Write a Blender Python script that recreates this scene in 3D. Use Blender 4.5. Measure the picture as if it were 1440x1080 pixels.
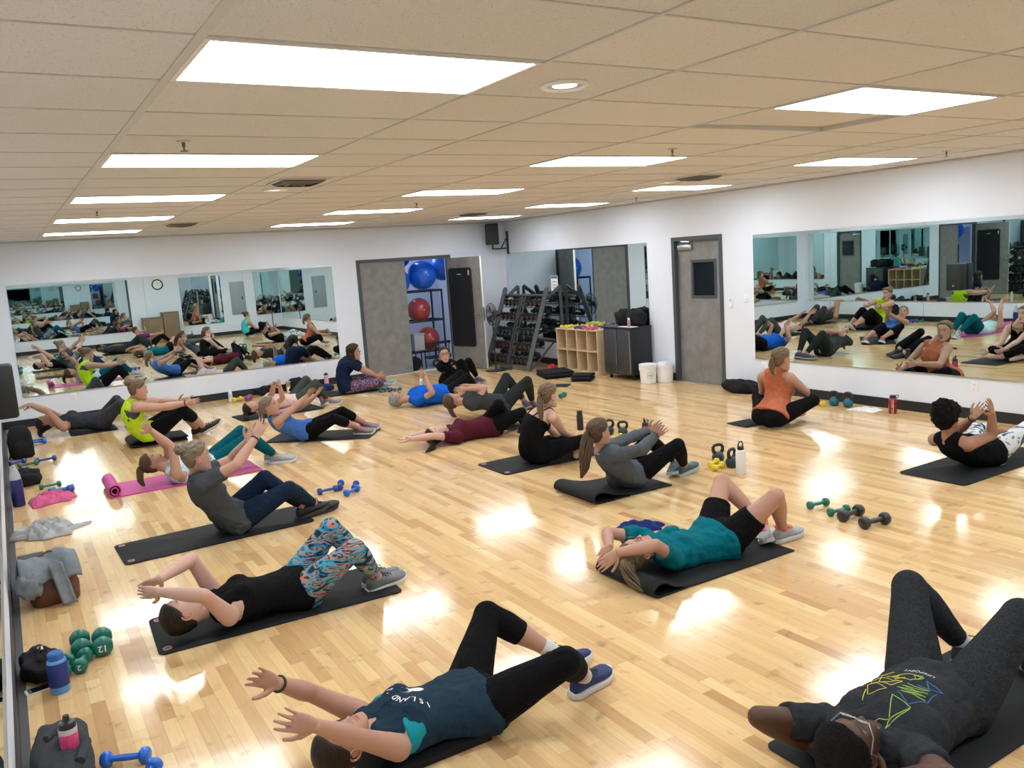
import bpy, bmesh, math, random
import numpy as np
from mathutils import Vector, Matrix
from mathutils.bvhtree import BVHTree

for o in list(bpy.data.objects):
    bpy.data.objects.remove(o)
SC = bpy.context.scene
COL = SC.collection
random.seed(7)
RNG = np.random.default_rng(7)

# ------------------------------------------------------------------ camera
F_PX, YAW, PITCH, ROLL = 1176.8, 0.54148, 0.15048, -0.06718
CAM = np.array([-0.609, -2.634, 2.028])
fw = np.array([math.sin(YAW)*math.cos(PITCH), math.cos(YAW)*math.cos(PITCH), -math.sin(PITCH)])
r0 = np.array([math.cos(YAW), -math.sin(YAW), 0.0]); u0 = np.cross(r0, fw)
rv = math.cos(ROLL)*r0 + math.sin(ROLL)*u0; uv = -math.sin(ROLL)*r0 + math.cos(ROLL)*u0
cd = bpy.data.cameras.new('camera'); cam = bpy.data.objects.new('camera', cd); COL.objects.link(cam)
cam.matrix_world = Matrix(((rv[0], uv[0], -fw[0], CAM[0]), (rv[1], uv[1], -fw[1], CAM[1]), (rv[2], uv[2], -fw[2], CAM[2]), (0, 0, 0, 1)))
cd.sensor_fit = 'HORIZONTAL'; cd.sensor_width = 36.0; cd.lens = F_PX/1440*36.0; cd.clip_start = 0.05; cd.clip_end = 100
SC.camera = cam

# ------------------------------------------------------------------ world, exposure
w = bpy.data.worlds.new('world'); SC.world = w; w.use_nodes = True
w.node_tree.nodes['Background'].inputs[0].default_value = (0.8, 0.85, 1, 1)
w.node_tree.nodes['Background'].inputs[1].default_value = 0.05
SC.view_settings.view_transform = 'Standard'; SC.view_settings.look = 'None'
SC.view_settings.gamma = 1.0; SC.view_settings.use_curve_mapping = False
SC.view_settings.exposure = 0.0
PANEL = 16.0            # radiance of the ceiling light panels
try:
    SC.cycles.max_bounces = 12; SC.cycles.glossy_bounces = 8; SC.cycles.diffuse_bounces = 5
    SC.cycles.sample_clamp_indirect = 8.0
except Exception:
    pass

# room: left wall, right wall, back wall, front wall (behind the camera), ceiling
XL, XR, YB, YF, ZC = -0.80, 8.05, 11.70, -4.10, 2.725

# ------------------------------------------------------------------ materials
MATS = {}
def _bsdf(m):
    return next(n for n in m.node_tree.nodes if n.type == 'BSDF_PRINCIPLED')
def setin(b, name, v):
    if name in b.inputs:
        b.inputs[name].default_value = v
def mk(name, col, rough=0.5, metal=0.0, spec=0.5, vary=0.0, vscale=8.0, bump=0.0, bscale=60.0, coat=0.0, stretch=(1, 1, 1), detail=4.0):
    """principled material with optional noise variation of the colour and noise bump"""
    if name in MATS:
        return MATS[name]
    m = bpy.data.materials.new(name); m.use_nodes = True
    nt = m.node_tree; b = _bsdf(m)
    c = (*col, 1) if len(col) == 3 else col
    b.inputs['Base Color'].default_value = c
    b.inputs['Roughness'].default_value = rough
    b.inputs['Metallic'].default_value = metal
    setin(b, 'Specular IOR Level', spec); setin(b, 'Coat Weight', coat); setin(b, 'Coat Roughness', 0.08)
    m.diffuse_color = c
    if vary or bump:
        tc = nt.nodes.new('ShaderNodeTexCoord'); mp = nt.nodes.new('ShaderNodeMapping')
        mp.inputs['Scale'].default_value = stretch
        nt.links.new(tc.outputs['Object'], mp.inputs['Vector'])
    if vary:
        n = nt.nodes.new('ShaderNodeTexNoise'); n.inputs['Scale'].default_value = vscale; n.inputs['Detail'].default_value = detail
        nt.links.new(mp.outputs[0], n.inputs['Vector'])
        mr = nt.nodes.new('ShaderNodeMapRange'); mr.inputs[1].default_value = 0.3; mr.inputs[2].default_value = 0.7
        mr.inputs[3].default_value = 1 - vary; mr.inputs[4].default_value = 1 + vary
        nt.links.new(n.outputs['Fac'], mr.inputs[0])
        mx = nt.nodes.new('ShaderNodeMix'); mx.data_type = 'RGBA'; mx.blend_type = 'MULTIPLY'; mx.inputs[0].default_value = 1.0
        mx.inputs[6].default_value = c
        nt.links.new(mr.outputs[0], mx.inputs[7])
        nt.links.new(mx.outputs[2], b.inputs['Base Color'])
    if bump:
        n2 = nt.nodes.new('ShaderNodeTexNoise'); n2.inputs['Scale'].default_value = bscale; n2.inputs['Detail'].default_value = 3
        nt.links.new(mp.outputs[0], n2.inputs['Vector'])
        bp = nt.nodes.new('ShaderNodeBump'); bp.inputs['Strength'].default_value = bump; bp.inputs['Distance'].default_value = 0.01
        nt.links.new(n2.outputs['Fac'], bp.inputs['Height']); nt.links.new(bp.outputs[0], b.inputs['Normal'])
    MATS[name] = m
    return m
def emit(name, col, strength):
    m = bpy.data.materials.new(name); m.use_nodes = True; nt = m.node_tree
    b = _bsdf(m); b.inputs['Base Color'].default_value = (0.8, 0.8, 0.8, 1)
    b.inputs['Emission Color'].default_value = (*col, 1); b.inputs['Emission Strength'].default_value = strength
    MATS[name] = m
    return m
def ramp(nt, stops, interp='LINEAR'):
    r = nt.nodes.new('ShaderNodeValToRGB'); e = r.color_ramp.elements; r.color_ramp.interpolation = interp
    while len(e) < len(stops): e.new(0.5)
    for el, (p, c) in zip(e, stops):
        el.position = p; el.color = (*c, 1)
    return r

# ------------------------------------------------------------------ geometry helpers
def nrm(v):
    v = np.asarray(v, float); l = np.linalg.norm(v)
    return v/l if l > 1e-9 else v
class G:
    """collects vertices and faces of one mesh"""
    def __init__(s): s.v = []; s.f = []; s.n = 0
    def add(s, v, f):
        v = np.asarray(v, float); s.v.append(v)
        s.f += [tuple(i + s.n for i in q) for q in f]; s.n += len(v)
        return s
    def box(s, x0, x1, y0, y1, z0, z1):
        v = [(x, y, z) for z in (z0, z1) for y in (y0, y1) for x in (x0, x1)]
        return s.add(v, [(0, 2, 3, 1), (4, 5, 7, 6), (0, 1, 5, 4), (2, 6, 7, 3), (0, 4, 6, 2), (1, 3, 7, 5)])
    def rbox(s, x0, x1, y0, y1, z0, z1, r=0.01, seg=3):
        """box with its vertical edges rounded and top and bottom edges chamfered"""
        r = min(r, (x1-x0)/2.01, (y1-y0)/2.01, (z1-z0)/2.01)
        def ring(ins, z):
            p = []
            rr = max(r - ins, 1e-4)
            for cx, cy, a0 in ((x1-r, y1-r, 0), (x0+r, y1-r, 90), (x0+r, y0+r, 180), (x1-r, y0+r, 270)):
                for k in range(seg+1):
                    a = math.radians(a0 + 90*k/seg); p.append((cx + rr*math.cos(a), cy + rr*math.sin(a), z))
            return p
        q = r*0.6
        rings = [ring(q, z0), ring(q*0.3, z0+q*0.3), ring(0, z0+q), ring(0, z1-q), ring(q*0.3, z1-q*0.3), ring(q, z1)]
        return s.loft(rings)
    def loft(s, rings, cap=True, close=False):
        R = [np.asarray(r, float) for r in rings]; k = len(R[0]); n = len(R)
        v = np.concatenate(R); f = []
        for i in range(n - (0 if close else 1)):
            a = i*k; b = ((i+1) % n)*k
            for j in range(k):
                j2 = (j+1) % k; f.append((a+j, a+j2, b+j2, b+j))
        if cap and not close:
            c0 = R[0].mean(0); c1 = R[-1].mean(0)
            v = np.concatenate([v, [c0, c1]]); i0 = n*k; i1 = i0+1
            for j in range(k):
                j2 = (j+1) % k
                f.append((i0, j2, j)); f.append((i1, (n-1)*k+j, (n-1)*k+j2))
        return s.add(v, f)
    def tube(s, pts, rad, k=10, cap=True, ref=None, round_ends=False, flat=1.0):
        """tube along points; rad a number or list"""
        P = [np.asarray(p, float) for p in pts]; n = len(P)
        rad = [rad]*n if np.isscalar(rad) else list(rad)
        T = [nrm(P[min(i+1, n-1)] - P[max(i-1, 0)]) for i in range(n)]
        if round_ends:
            a, b = rad[0], rad[-1]
            P = [P[0]-T[0]*a*0.95, P[0]-T[0]*a*0.7, P[0]-T[0]*a*0.3] + P + [P[-1]+T[-1]*b*0.3, P[-1]+T[-1]*b*0.7, P[-1]+T[-1]*b*0.95]
            rad = [a*0.3, a*0.72, a*0.95] + rad + [b*0.95, b*0.72, b*0.3]
            T = [T[0]]*3 + T + [T[-1]]*3
        x = np.array(ref, float) if ref is not None else np.array([0, 0, 1.0])
        if abs(x @ T[0]) > 0.95: x = np.array([1.0, 0, 0])
        rings = []
        for p, t, r in zip(P, T, rad):
            x = nrm(x - t*(x @ t)); y = np.cross(t, x)
            rings.append([p + r*(math.cos(2*math.pi*j/k)*x*flat + math.sin(2*math.pi*j/k)*y) for j in range(k)])
        return s.loft(rings, cap)
    def sphere(s, c, r, k=14, n=9, axes=None):
        c = np.asarray(c, float); r = np.array([r]*3 if np.isscalar(r) else r, float)
        A = np.eye(3) if axes is None else np.asarray(axes, float)
        rings = []
        for i in range(1, n):
            t = math.pi*i/n
            rings.append([c + (A.T @ (r*np.array([math.sin(t)*math.cos(2*math.pi*j/k), math.sin(t)*math.sin(2*math.pi*j/k), -math.cos(t)]))) for j in range(k)])
        k0 = len(s.v)
        R = rings
        # poles
        s.loft(R, cap=False)
        base = s.n
        v0 = c + A.T @ (r*np.array([0, 0, -1.0])); v1 = c + A.T @ (r*np.array([0, 0, 1.0]))
        s.v.append(np.array([v0, v1])); s.n += 2
        st = base - len(R)*k; en = base - k
        for j in range(k):
            j2 = (j+1) % k; s.f.append((base, st+j2, st+j)); s.f.append((base+1, en+j, en+j2))
        return s
    def lathe(s, prof, k=20, c=(0, 0, 0), axis='z'):
        rings = []
        for r, z in prof:
            ring = []
            for j in range(k):
                a = 2*math.pi*j/k; p = (r*math.cos(a), r*math.sin(a), z)
                if axis == 'x': p = (z, p[0], p[1])
                if axis == 'y': p = (p[0], z, p[1])
                ring.append((p[0]+c[0], p[1]+c[1], p[2]+c[2]))
            rings.append(ring)
        return s.loft(rings)
    def torus(s, c, R, r, k=24, m=8, ax=(0, 0, 1), scale2=1.0):
        ax = nrm(ax); x = nrm(np.cross(ax, (0, 0, 1) if abs(ax[2]) < 0.9 else (1, 0, 0))); y = np.cross(ax, x); c = np.asarray(c, float)
        rings = []
        for i in range(k):
            a = 2*math.pi*i/k; d = math.cos(a)*x + math.sin(a)*y; dd = math.cos(a)*x + math.sin(a)*y*scale2
            rings.append([c + dd*R + d*r*math.cos(2*math.pi*j/m) + ax*r*math.sin(2*math.pi*j/m) for j in range(m)])
        return s.loft(rings, cap=False, close=True)
    def prism(s, poly, z0, z1):
        n = len(poly)
        v = [(x, y, z0) for x, y in poly] + [(x, y, z1) for x, y in poly]
        f = [(i, (i+1) % n, n+(i+1) % n, n+i) for i in range(n)] + [tuple(range(n))[::-1], tuple(range(n, 2*n))]
        return s.add(v, f)
    def ribbon(s, path, width, thick, axis=(0, 1, 0), nw=1, centre=None):
        """sheet following a path (list of 3D points) extruded along axis, with thickness"""
        P = np.asarray(path, float); ax = nrm(axis); n = len(P)
        T = np.array([nrm(P[min(i+1, n-1)]-P[max(i-1, 0)]) for i in range(n)]); N = np.cross(T, ax)
        N = np.array([nrm(q) for q in N])
        rings = []
        for i in range(n):
            a = P[i]+N[i]*thick/2; b = P[i]-N[i]*thick/2
            e = thick*0.35
            rings.append([a+ax*(-width/2+e), a+ax*(width/2-e), P[i]+ax*width/2, b+ax*(width/2-e), b+ax*(-width/2+e), P[i]-ax*width/2])
        return s.loft(rings)
    def mesh(s, name):
        v = np.concatenate(s.v) if s.v else np.zeros((0, 3))
        me = bpy.data.meshes.new(name); me.from_pydata([tuple(p) for p in v], [], s.f); me.update()
        return me
    def xf(s, M):
        """apply a 4x4 matrix to everything collected so far"""
        M = np.array(M); s.v = [np.concatenate([a, np.ones((len(a), 1))], 1) @ M.T[:, :3] for a in s.v]
        return s
    def build(s, name, mat, parent=None, smooth=True, angle=40, loc=None):
        return put(name, fixn(s.mesh(name)), mat, parent, smooth, angle, loc)
def fixn(me):
    bm = bmesh.new(); bm.from_mesh(me); bmesh.ops.recalc_face_normals(bm, faces=bm.faces); bm.to_mesh(me); bm.free()
    return me
def put(name, me, mat, parent=None, smooth=True, angle=40, loc=None):
    o = bpy.data.objects.new(name, me); COL.objects.link(o)
    if mat is not None:
        ms = mat if isinstance(mat, (list, tuple)) else [mat]
        if len(me.materials) == 0:
            for m in ms: me.materials.append(m)
    if smooth:
        shade(me, angle)
    if parent is not None: o.parent = parent
    if loc is not None: o.location = loc
    return o
def shade(me, angle):
    me.shade_smooth()
    if angle < 180:
        me.set_sharp_from_angle(angle=math.radians(angle))
def tag(o, label=None, cat=None, group=None, kind=None):
    if label: o['label'] = label
    if cat: o['category'] = cat
    if group: o['group'] = group
    if kind: o['kind'] = kind
    return o
def thing(name, label, cat, loc=(0, 0, 0), rz=0.0, group=None):
    o = bpy.data.objects.new(name, None); COL.objects.link(o); o.empty_display_size = 0.05
    o.location = loc; o.rotation_euler = (0, 0, rz)
    return tag(o, label, cat, group)
def copy_tree(o, parent=None):
    c = o.copy(); COL.objects.link(c); c.parent = parent
    for ch in list(o.children): copy_tree(ch, c)
    return c
def struct(o, label=None):
    o['kind'] = 'structure'
    if label: o['label'] = label
    return o
def noise3(p, s):
    """cheap smooth pseudo noise of points p at scale s, about -1..1"""
    p = np.asarray(p, float)*s
    return (np.sin(p[:, 0]*1.7+p[:, 1]*2.3+0.5) + np.sin(p[:, 1]*1.9-p[:, 2]*2.1+1.7) + np.sin(p[:, 2]*2.2+p[:, 0]*1.3-0.9)
            + 0.5*np.sin(p[:, 0]*4.1-p[:, 2]*3.7+p[:, 1]*1.1) + 0.5*np.sin(p[:, 1]*4.7+p[:, 0]*2.9))/4.0
def text_mesh(txt, size, name='lettering', depth=0.0006, align='CENTER', bold=False):
    cu = bpy.data.curves.new(name, 'FONT'); cu.body = txt; cu.size = size; cu.extrude = depth
    cu.align_x = align; cu.align_y = 'CENTER'; cu.resolution_u = 2
    if bold: cu.offset = size*0.012
    o = bpy.data.objects.new(name, cu); COL.objects.link(o)
    dg = bpy.context.evaluated_depsgraph_get()
    me = bpy.data.meshes.new_from_object(o.evaluated_get(dg))
    bpy.data.objects.remove(o); bpy.data.curves.remove(cu)
    return me

# ================================================================== THE ROOM
wall_m = mk('white_wall_paint', (0.73, 0.775, 0.865), 0.7, vary=0.015, vscale=3, bump=0.08, bscale=220)
base_m = mk('black_rubber_baseboard', (0.012, 0.013, 0.016), 0.45)
frame_m = mk('slate_grey_frame_paint', (0.060, 0.072, 0.085), 0.45)
def door_material():
    m = mk('grey_door_laminate', (0.21, 0.205, 0.20), 0.5, vary=0.16, vscale=7, bump=0.05, bscale=40, detail=8)
    return m
door_m = door_material()
mirror_m = bpy.data.materials.new('mirror_glass'); mirror_m.use_nodes = True
b = _bsdf(mirror_m); b.inputs['Base Color'].default_value = (0.72, 0.83, 0.83, 1); b.inputs['Metallic'].default_value = 1.0; b.inputs['Roughness'].default_value = 0.006
mirror_edge_m = mk('mirror_edge_glass', (0.10, 0.16, 0.15), 0.2)
chrome_m = mk('brushed_metal', (0.62, 0.63, 0.65), 0.28, 1.0)
white_pl = mk('white_plastic', (0.82, 0.82, 0.82), 0.4)
black_pl = mk('black_plastic', (0.014, 0.015, 0.017), 0.42)
black_metal = mk('black_powder_coated_metal', (0.018, 0.020, 0.024), 0.4)

# ---- floor of maple strips
def plank_material(name, per_object):
    m = bpy.data.materials.new(name); m.use_nodes = True; nt = m.node_tree; b = _bsdf(m); N = nt.nodes.new; Lk = nt.links.new
    geo = N('ShaderNodeNewGeometry')
    if per_object:
        oi = N('ShaderNodeObjectInfo'); rnd = oi.outputs['Random']
    else:
        at = N('ShaderNodeAttribute'); at.attribute_name = 'rnd'; rnd = at.outputs['Fac']
    tone = ramp(nt, [(0.0, (0.50, 0.295, 0.135)), (0.09, (0.60, 0.375, 0.175)), (0.35, (0.68, 0.450, 0.222)), (0.65, (0.72, 0.490, 0.240)), (0.9, (0.75, 0.530, 0.268)), (1.0, (0.78, 0.575, 0.30))])
    Lk(rnd, tone.inputs[0])
    # grain stretched along the strip
    mul = N('ShaderNodeVectorMath'); mul.operation = 'MULTIPLY'; mul.inputs[1].default_value = (60, 3.0, 1)
    off = N('ShaderNodeVectorMath'); off.operation = 'ADD'
    sc = N('ShaderNodeMath'); sc.operation = 'MULTIPLY'; sc.inputs[1].default_value = 53.0; Lk(rnd, sc.inputs[0])
    Lk(geo.outputs['Position'], mul.inputs[0]); Lk(mul.outputs[0], off.inputs[0]); Lk(sc.outputs[0], off.inputs[1])
    n = N('ShaderNodeTexNoise'); n.inputs['Scale'].default_value = 1.0; n.inputs['Detail'].default_value = 6; n.inputs['Distortion'].default_value = 0.6
    Lk(off.outputs[0], n.inputs['Vector'])
    mr = N('ShaderNodeMapRange'); mr.inputs[1].default_value = 0.25; mr.inputs[2].default_value = 0.75; mr.inputs[3].default_value = 0.90; mr.inputs[4].default_value = 1.06
    Lk(n.outputs['Fac'], mr.inputs[0])
    # small dark mineral marks and scuffs
    v = N('ShaderNodeTexNoise'); v.inputs['Scale'].default_value = 9.0; v.inputs['Detail'].default_value = 8; Lk(geo.outputs['Position'], v.inputs['Vector'])
    mr2 = N('ShaderNodeMapRange'); mr2.inputs[1].default_value = 0.60; mr2.inputs[2].default_value = 0.74; mr2.inputs[3].default_value = 1.0; mr2.inputs[4].default_value = 0.66
    Lk(v.outputs['Fac'], mr2.inputs[0])
    mm = N('ShaderNodeMath'); mm.operation = 'MULTIPLY'; Lk(mr.outputs[0], mm.inputs[0]); Lk(mr2.outputs[0], mm.inputs[1])
    mx = N('ShaderNodeMix'); mx.data_type = 'RGBA'; mx.blend_type = 'MULTIPLY'; mx.inputs[0].default_value = 1
    Lk(tone.outputs[0], mx.inputs[6]); Lk(mm.outputs[0], mx.inputs[7]); Lk(mx.outputs[2], b.inputs['Base Color'])
    b.inputs['Roughness'].default_value = 0.125; setin(b, 'Specular IOR Level', 0.5)
    # gentle waviness of the varnish
    w1 = N('ShaderNodeTexNoise'); w1.inputs['Scale'].default_value = 5.0; w1.inputs['Detail'].default_value = 2; Lk(geo.outputs['Position'], w1.inputs['Vector'])
    bp = N('ShaderNodeBump'); bp.inputs['Strength'].default_value = 0.08; bp.inputs['Distance'].default_value = 0.012
    Lk(w1.outputs['Fac'], bp.inputs['Height']); Lk(bp.outputs[0], b.inputs['Normal'])
    m.diffuse_color = (0.62, 0.42, 0.23, 1)
    return m
plank_one = plank_material('maple_strip', True)
plank_many = plank_material('maple_strips', False)
sub_m = mk('dark_floor_joint', (0.20, 0.12, 0.06), 0.7)
floor = struct(G().box(XL-0.1, XR+0.1, YF-0.1, YB+0.16, -0.12, -0.004).build('floor', sub_m, smooth=False))
PW = 0.066
planks = []
rp = random.Random(11)
x = -0.75
while x < XR - 0.01:
    x1 = min(x + PW, XR)
    y = YF - rp.uniform(0, 0.8)
    while y < YB + 0.10:
        L = rp.choice((0.3, 0.42, 0.55, 0.7, 0.85, 1.05)) * rp.uniform(0.85, 1.15)
        a, bb = max(y, YF), min(y + L, YB + 0.10)
        if bb > a + 0.02: planks.append((x, x1, a, bb))
        y += L
    x = x1
def px_area(p):
    xc, yc = (p[0]+p[1])/2, (p[2]+p[3])/2
    d = np.array([xc, yc, 0]) - CAM; z = d @ fw
    if z < 0.5: return 0
    u = 720 + F_PX*(d @ rv)/z; v_ = 540 - F_PX*(d @ uv)/z
    if not (-20 < u < 1460 and 400 < v_ < 1100): return 0
    return (p[1]-p[0])*(p[3]-p[2])*(2.0/np.linalg.norm(d))*(F_PX/z)**2
ranked = sorted(range(len(planks)), key=lambda i: -px_area(planks[i]))
ind = set(ranked[:300])
gap = 0.0006
unit = G().add([(-.5, -.5, -.003), (.5, -.5, -.003), (.5, .5, -.003), (-.5, .5, -.003), (-.5, -.5, 0), (.5, -.5, 0), (.5, .5, 0), (-.5, .5, 0)],
               [(4, 5, 6, 7), (0, 1, 5, 4), (1, 2, 6, 5), (2, 3, 7, 6), (3, 0, 4, 7)]).mesh('plank')
unit.materials.append(plank_one)
rest = G(); rnd_vals = []
for i, (a0, a1, b0, b1) in enumerate(planks):
    if i in ind:
        o = bpy.data.objects.new('plank', unit); COL.objects.link(o); o.parent = floor
        o.location = ((a0+a1)/2, (b0+b1)/2, 0); o.scale = (a1-a0-gap, b1-b0-gap, 1)
    else:
        g2 = gap/2
        rest.add([(a0+g2, b0+g2, 0), (a1-g2, b0+g2, 0), (a1-g2, b1-g2, 0), (a0+g2, b1-g2, 0), (a0+g2, b0+g2, -.003), (a1-g2, b0+g2, -.003), (a1-g2, b1-g2, -.003), (a0+g2, b1-g2, -.003)],
                 [(0, 1, 2, 3), (4, 5, 1, 0), (5, 6, 2, 1), (6, 7, 3, 2), (7, 4, 0, 3)])
        rnd_vals += [rp.random()]*5
me = rest.mesh('planks_beyond'); at = me.attributes.new('rnd', 'FLOAT', 'FACE'); at.data.foreach_set('value', np.array(rnd_vals, dtype=np.float32))
tag(put('strip_flooring', me, plank_many, floor, smooth=False), kind='stuff')

G().box(XL, -0.7505, YF, YB, -0.004, 0.0015).build('border_strip', mk('slate_rubber_border', (0.075, 0.08, 0.092), 0.6, bump=0.1, bscale=300), floor, smooth=False)

# ---- walls
DX0, DX1, DZ = 4.985, 6.775, 2.10      # double door opening in the back wall
RY0, RY1 = 5.915, 6.835                # single door opening in the right wall
g = G(); T = 0.15
g.box(XL-T, DX0, YB, YB+T, 0, ZC); g.box(DX1, XR+T, YB, YB+T, 0, ZC); g.box(DX0, DX1, YB, YB+T, DZ, ZC)
struct(g.build('wall_back', wall_m, smooth=False))
g = G(); g.box(XR, XR+T, YF-T, RY0, 0, ZC); g.box(XR, XR+T, RY1, YB, 0, ZC); g.box(XR, XR+T, RY0, RY1, DZ, ZC)
struct(g.build('wall_right', wall_m, smooth=False))
struct(G().box(XL-T, XL, YF-T, YB, 0, ZC).build('wall_left', wall_m, smooth=False))
struct(G().box(XL, XR, YF-T, YF, 0, ZC).build('wall_front', wall_m, smooth=False))
# baseboards
BH = 0.115
def bboard(name, segs):
    g = G()
    for s_ in segs: g.box(*s_)
    struct(g.build(name, base_m, smooth=False))
bboard('baseboard_back', [(XL, 4.92, YB-0.012, YB, 0, BH), (6.84, XR, YB-0.012, YB, 0, BH)])
bboard('baseboard_right', [(XR-0.012, XR, YF, 5.855, 0, BH), (XR-0.012, XR, 6.895, YB-0.012, 0, BH)])
bboard('baseboard_left', [(XL, XL+0.012, YF, YB-0.012, 0, BH)])
bboard('baseboard_front', [(XL+0.012, XR-0.012, YF, YF+0.012, 0, BH)])

# ---- mirrors: each glass panel is a part of its wall's mirror
def mirror(name, label, axis, c, cuts, z0, z1, nsign):
    root = thing(name, label, 'mirror')
    for a, bq in zip(cuts[:-1], cuts[1:]):
        a, bq = min(a, bq)+0.001, max(a, bq)-0.001
        g = G(); t = 0.006
        if axis == 'y': g.box(a, bq, min(c, c+nsign*t), max(c, c+nsign*t), z0, z1)
        else: g.box(min(c, c+nsign*t), max(c, c+nsign*t), a, bq, z0, z1)
        me = g.mesh('mirror_panel'); me.materials.append(mirror_edge_m); me.materials.append(mirror_m)
        fixn(me)
        want = Vector((0, nsign, 0)) if axis == 'y' else Vector((nsign, 0, 0))
        for p in me.polygons:
            if p.normal.dot(want) > 0.9: p.material_index = 1
        put('mirror_panel', me, None, root, smooth=False)
    # thin metal channel below
    g = G()
    lo, hi = min(cuts), max(cuts)
    if axis == 'y': g.box(lo, hi, min(c, c+nsign*0.012), max(c, c+nsign*0.012), z0-0.012, z0-0.0005)
    else: g.box(min(c, c+nsign*0.012), max(c, c+nsign*0.012), lo, hi, z0-0.012, z0-0.0005)
    g.build('bottom_channel', chrome_m, root, smooth=False)
    return root
mirror('wall_mirror', 'long mirror on the back wall left of the double door', 'y', YB, [-0.48, 1.38, 2.92, 4.47], 0.452, 2.105, -1)
mirror('wall_mirror', 'long mirror on the right wall, from the grey windowed door towards the viewer', 'x', XR, [5.305, 4.09, 2.88, 1.67, 0.46, -0.75, -1.96, -3.17, -4.05], 0.452, 2.105, -1)
mirror('wall_mirror', 'mirror on the right wall behind the dumbbell rack and wooden cubby', 'x', XR, [7.45, 9.25, 10.66, 11.60], 0.452, 2.105, -1)
mirror('wall_mirror', 'long mirror on the left wall, seen only in reflection', 'x', XL, [11.62, 10.41, 9.2, 7.99, 6.78, 5.57, 4.36, 3.15, 1.94, 0.73, -0.48], 0.452, 2.105, 1)
mirror('wall_mirror', 'front wall mirror left of the clock, seen in reflection', 'y', YF, [-0.32, 1.38, 3.09], 0.43, 2.12, 1)
mirror('wall_mirror', 'small front wall mirror beside the grey electrical panel, seen in reflection', 'y', YF, [4.67, 5.35, 6.03], 0.45, 2.07, 1)
mirror('wall_mirror', 'narrow front wall mirror in the corner behind the fan, seen in reflection', 'y', YF, [7.16, 8.03], 0.6, 2.10, 1)

# ---- ceiling: tiles, grid, light panels
def tile_material():
    m = bpy.data.materials.new('mineral_fibre_tile'); m.use_nodes = True; nt = m.node_tree; b = _bsdf(m); N = nt.nodes.new; Lk = nt.links.new
    geo = N('ShaderNodeNewGeometry')
    n = N('ShaderNodeTexNoise'); n.inputs['Scale'].default_value = 140; n.inputs['Detail'].default_value = 3; Lk(geo.outputs['Position'], n.inputs['Vector'])
    mr = N('ShaderNodeMapRange'); mr.inputs[1].default_value = 0.60; mr.inputs[2].default_value = 0.72; mr.inputs[3].default_value = 1.0; mr.inputs[4].default_value = 0.60
    Lk(n.outputs['Fac'], mr.inputs[0])
    oi = N('ShaderNodeObjectInfo'); mr3 = N('ShaderNodeMapRange'); mr3.inputs[3].default_value = 0.96; mr3.inputs[4].default_value = 1.02; Lk(oi.outputs['Random'], mr3.inputs[0])
    mm = N('ShaderNodeMath'); mm.operation = 'MULTIPLY'; Lk(mr.outputs[0], mm.inputs[0]); Lk(mr3.outputs[0], mm.inputs[1])
    mx = N('ShaderNodeMix'); mx.data_type = 'RGBA'; mx.blend_type = 'MULTIPLY'; mx.inputs[0].default_value = 1
    mx.inputs[6].default_value = (0.705, 0.70, 0.71, 1); Lk(mm.outputs[0], mx.inputs[7]); Lk(mx.outputs[2], b.inputs['Base Color'])
    b.inputs['Roughness'].default_value = 0.95
    bp = N('ShaderNodeBump'); bp.inputs['Strength'].default_value = 0.5; bp.inputs['Distance'].default_value = 0.003; bp.invert = True
    Lk(n.outputs['Fac'], bp.inputs['Height']); Lk(bp.outputs[0], b.inputs['Normal'])
    return m
tile_m = tile_material()
tbar_m = mk('ceiling_grid_metal', (0.60, 0.60, 0.60), 0.55)
ceil = struct(G().box(XL-T, XR+T, YF-T, YB+T, ZC+0.06, ZC+0.16).build('ceiling', mk('ceiling_void', (0.10, 0.095, 0.09), 0.9), smooth=False))
CX = [XL, 0.0, 1.22, 1.845, 3.05, 4.27, 5.49, 6.10, 7.32, XR]
CY = [YF] + [0.61*k for k in range(-6, 20)] + [YB]
LIGHTCOLS = (1, 4, 7)
panel_m = emit('light_panel_glow', (0.90, 0.955, 1.0), PANEL)
trim_m = mk('light_panel_trim', (0.8, 0.8, 0.8), 0.4)
tile_cache = {}
n_light = 0
col_word = {1: 'left column', 4: 'middle column', 7: 'right column'}
row_word = {-1: 'above and behind the viewer', 0: 'nearest the viewer', 1: 'second from the viewer', 2: 'third from the viewer', 3: 'fourth from the viewer', 4: 'nearest the back wall'}
def ceiling_light(xa, xb, ya, yb, label):
    root = thing('ceiling_light', label, 'ceiling light', ((xa+xb)/2, (ya+yb)/2, ZC), 0, 'ceiling light panels')
    hx, hy = (xb-xa)/2-0.012, (yb-ya)/2-0.012
    g = G(); fwid = 0.02
    for q in ((-hx, hx, -hy, -hy+fwid), (-hx, hx, hy-fwid, hy), (-hx, -hx+fwid, -hy+fwid, hy-fwid), (hx-fwid, hx, -hy+fwid, hy-fwid)):
        g.box(q[0], q[1], q[2], q[3], -0.006, 0.03)
    g.build('frame', trim_m, root, smooth=False)
    G().box(-hx+fwid, hx-fwid, -hy+fwid, hy-fwid, -0.003, 0.012).build('diffuser', panel_m, root, smooth=False)
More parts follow.
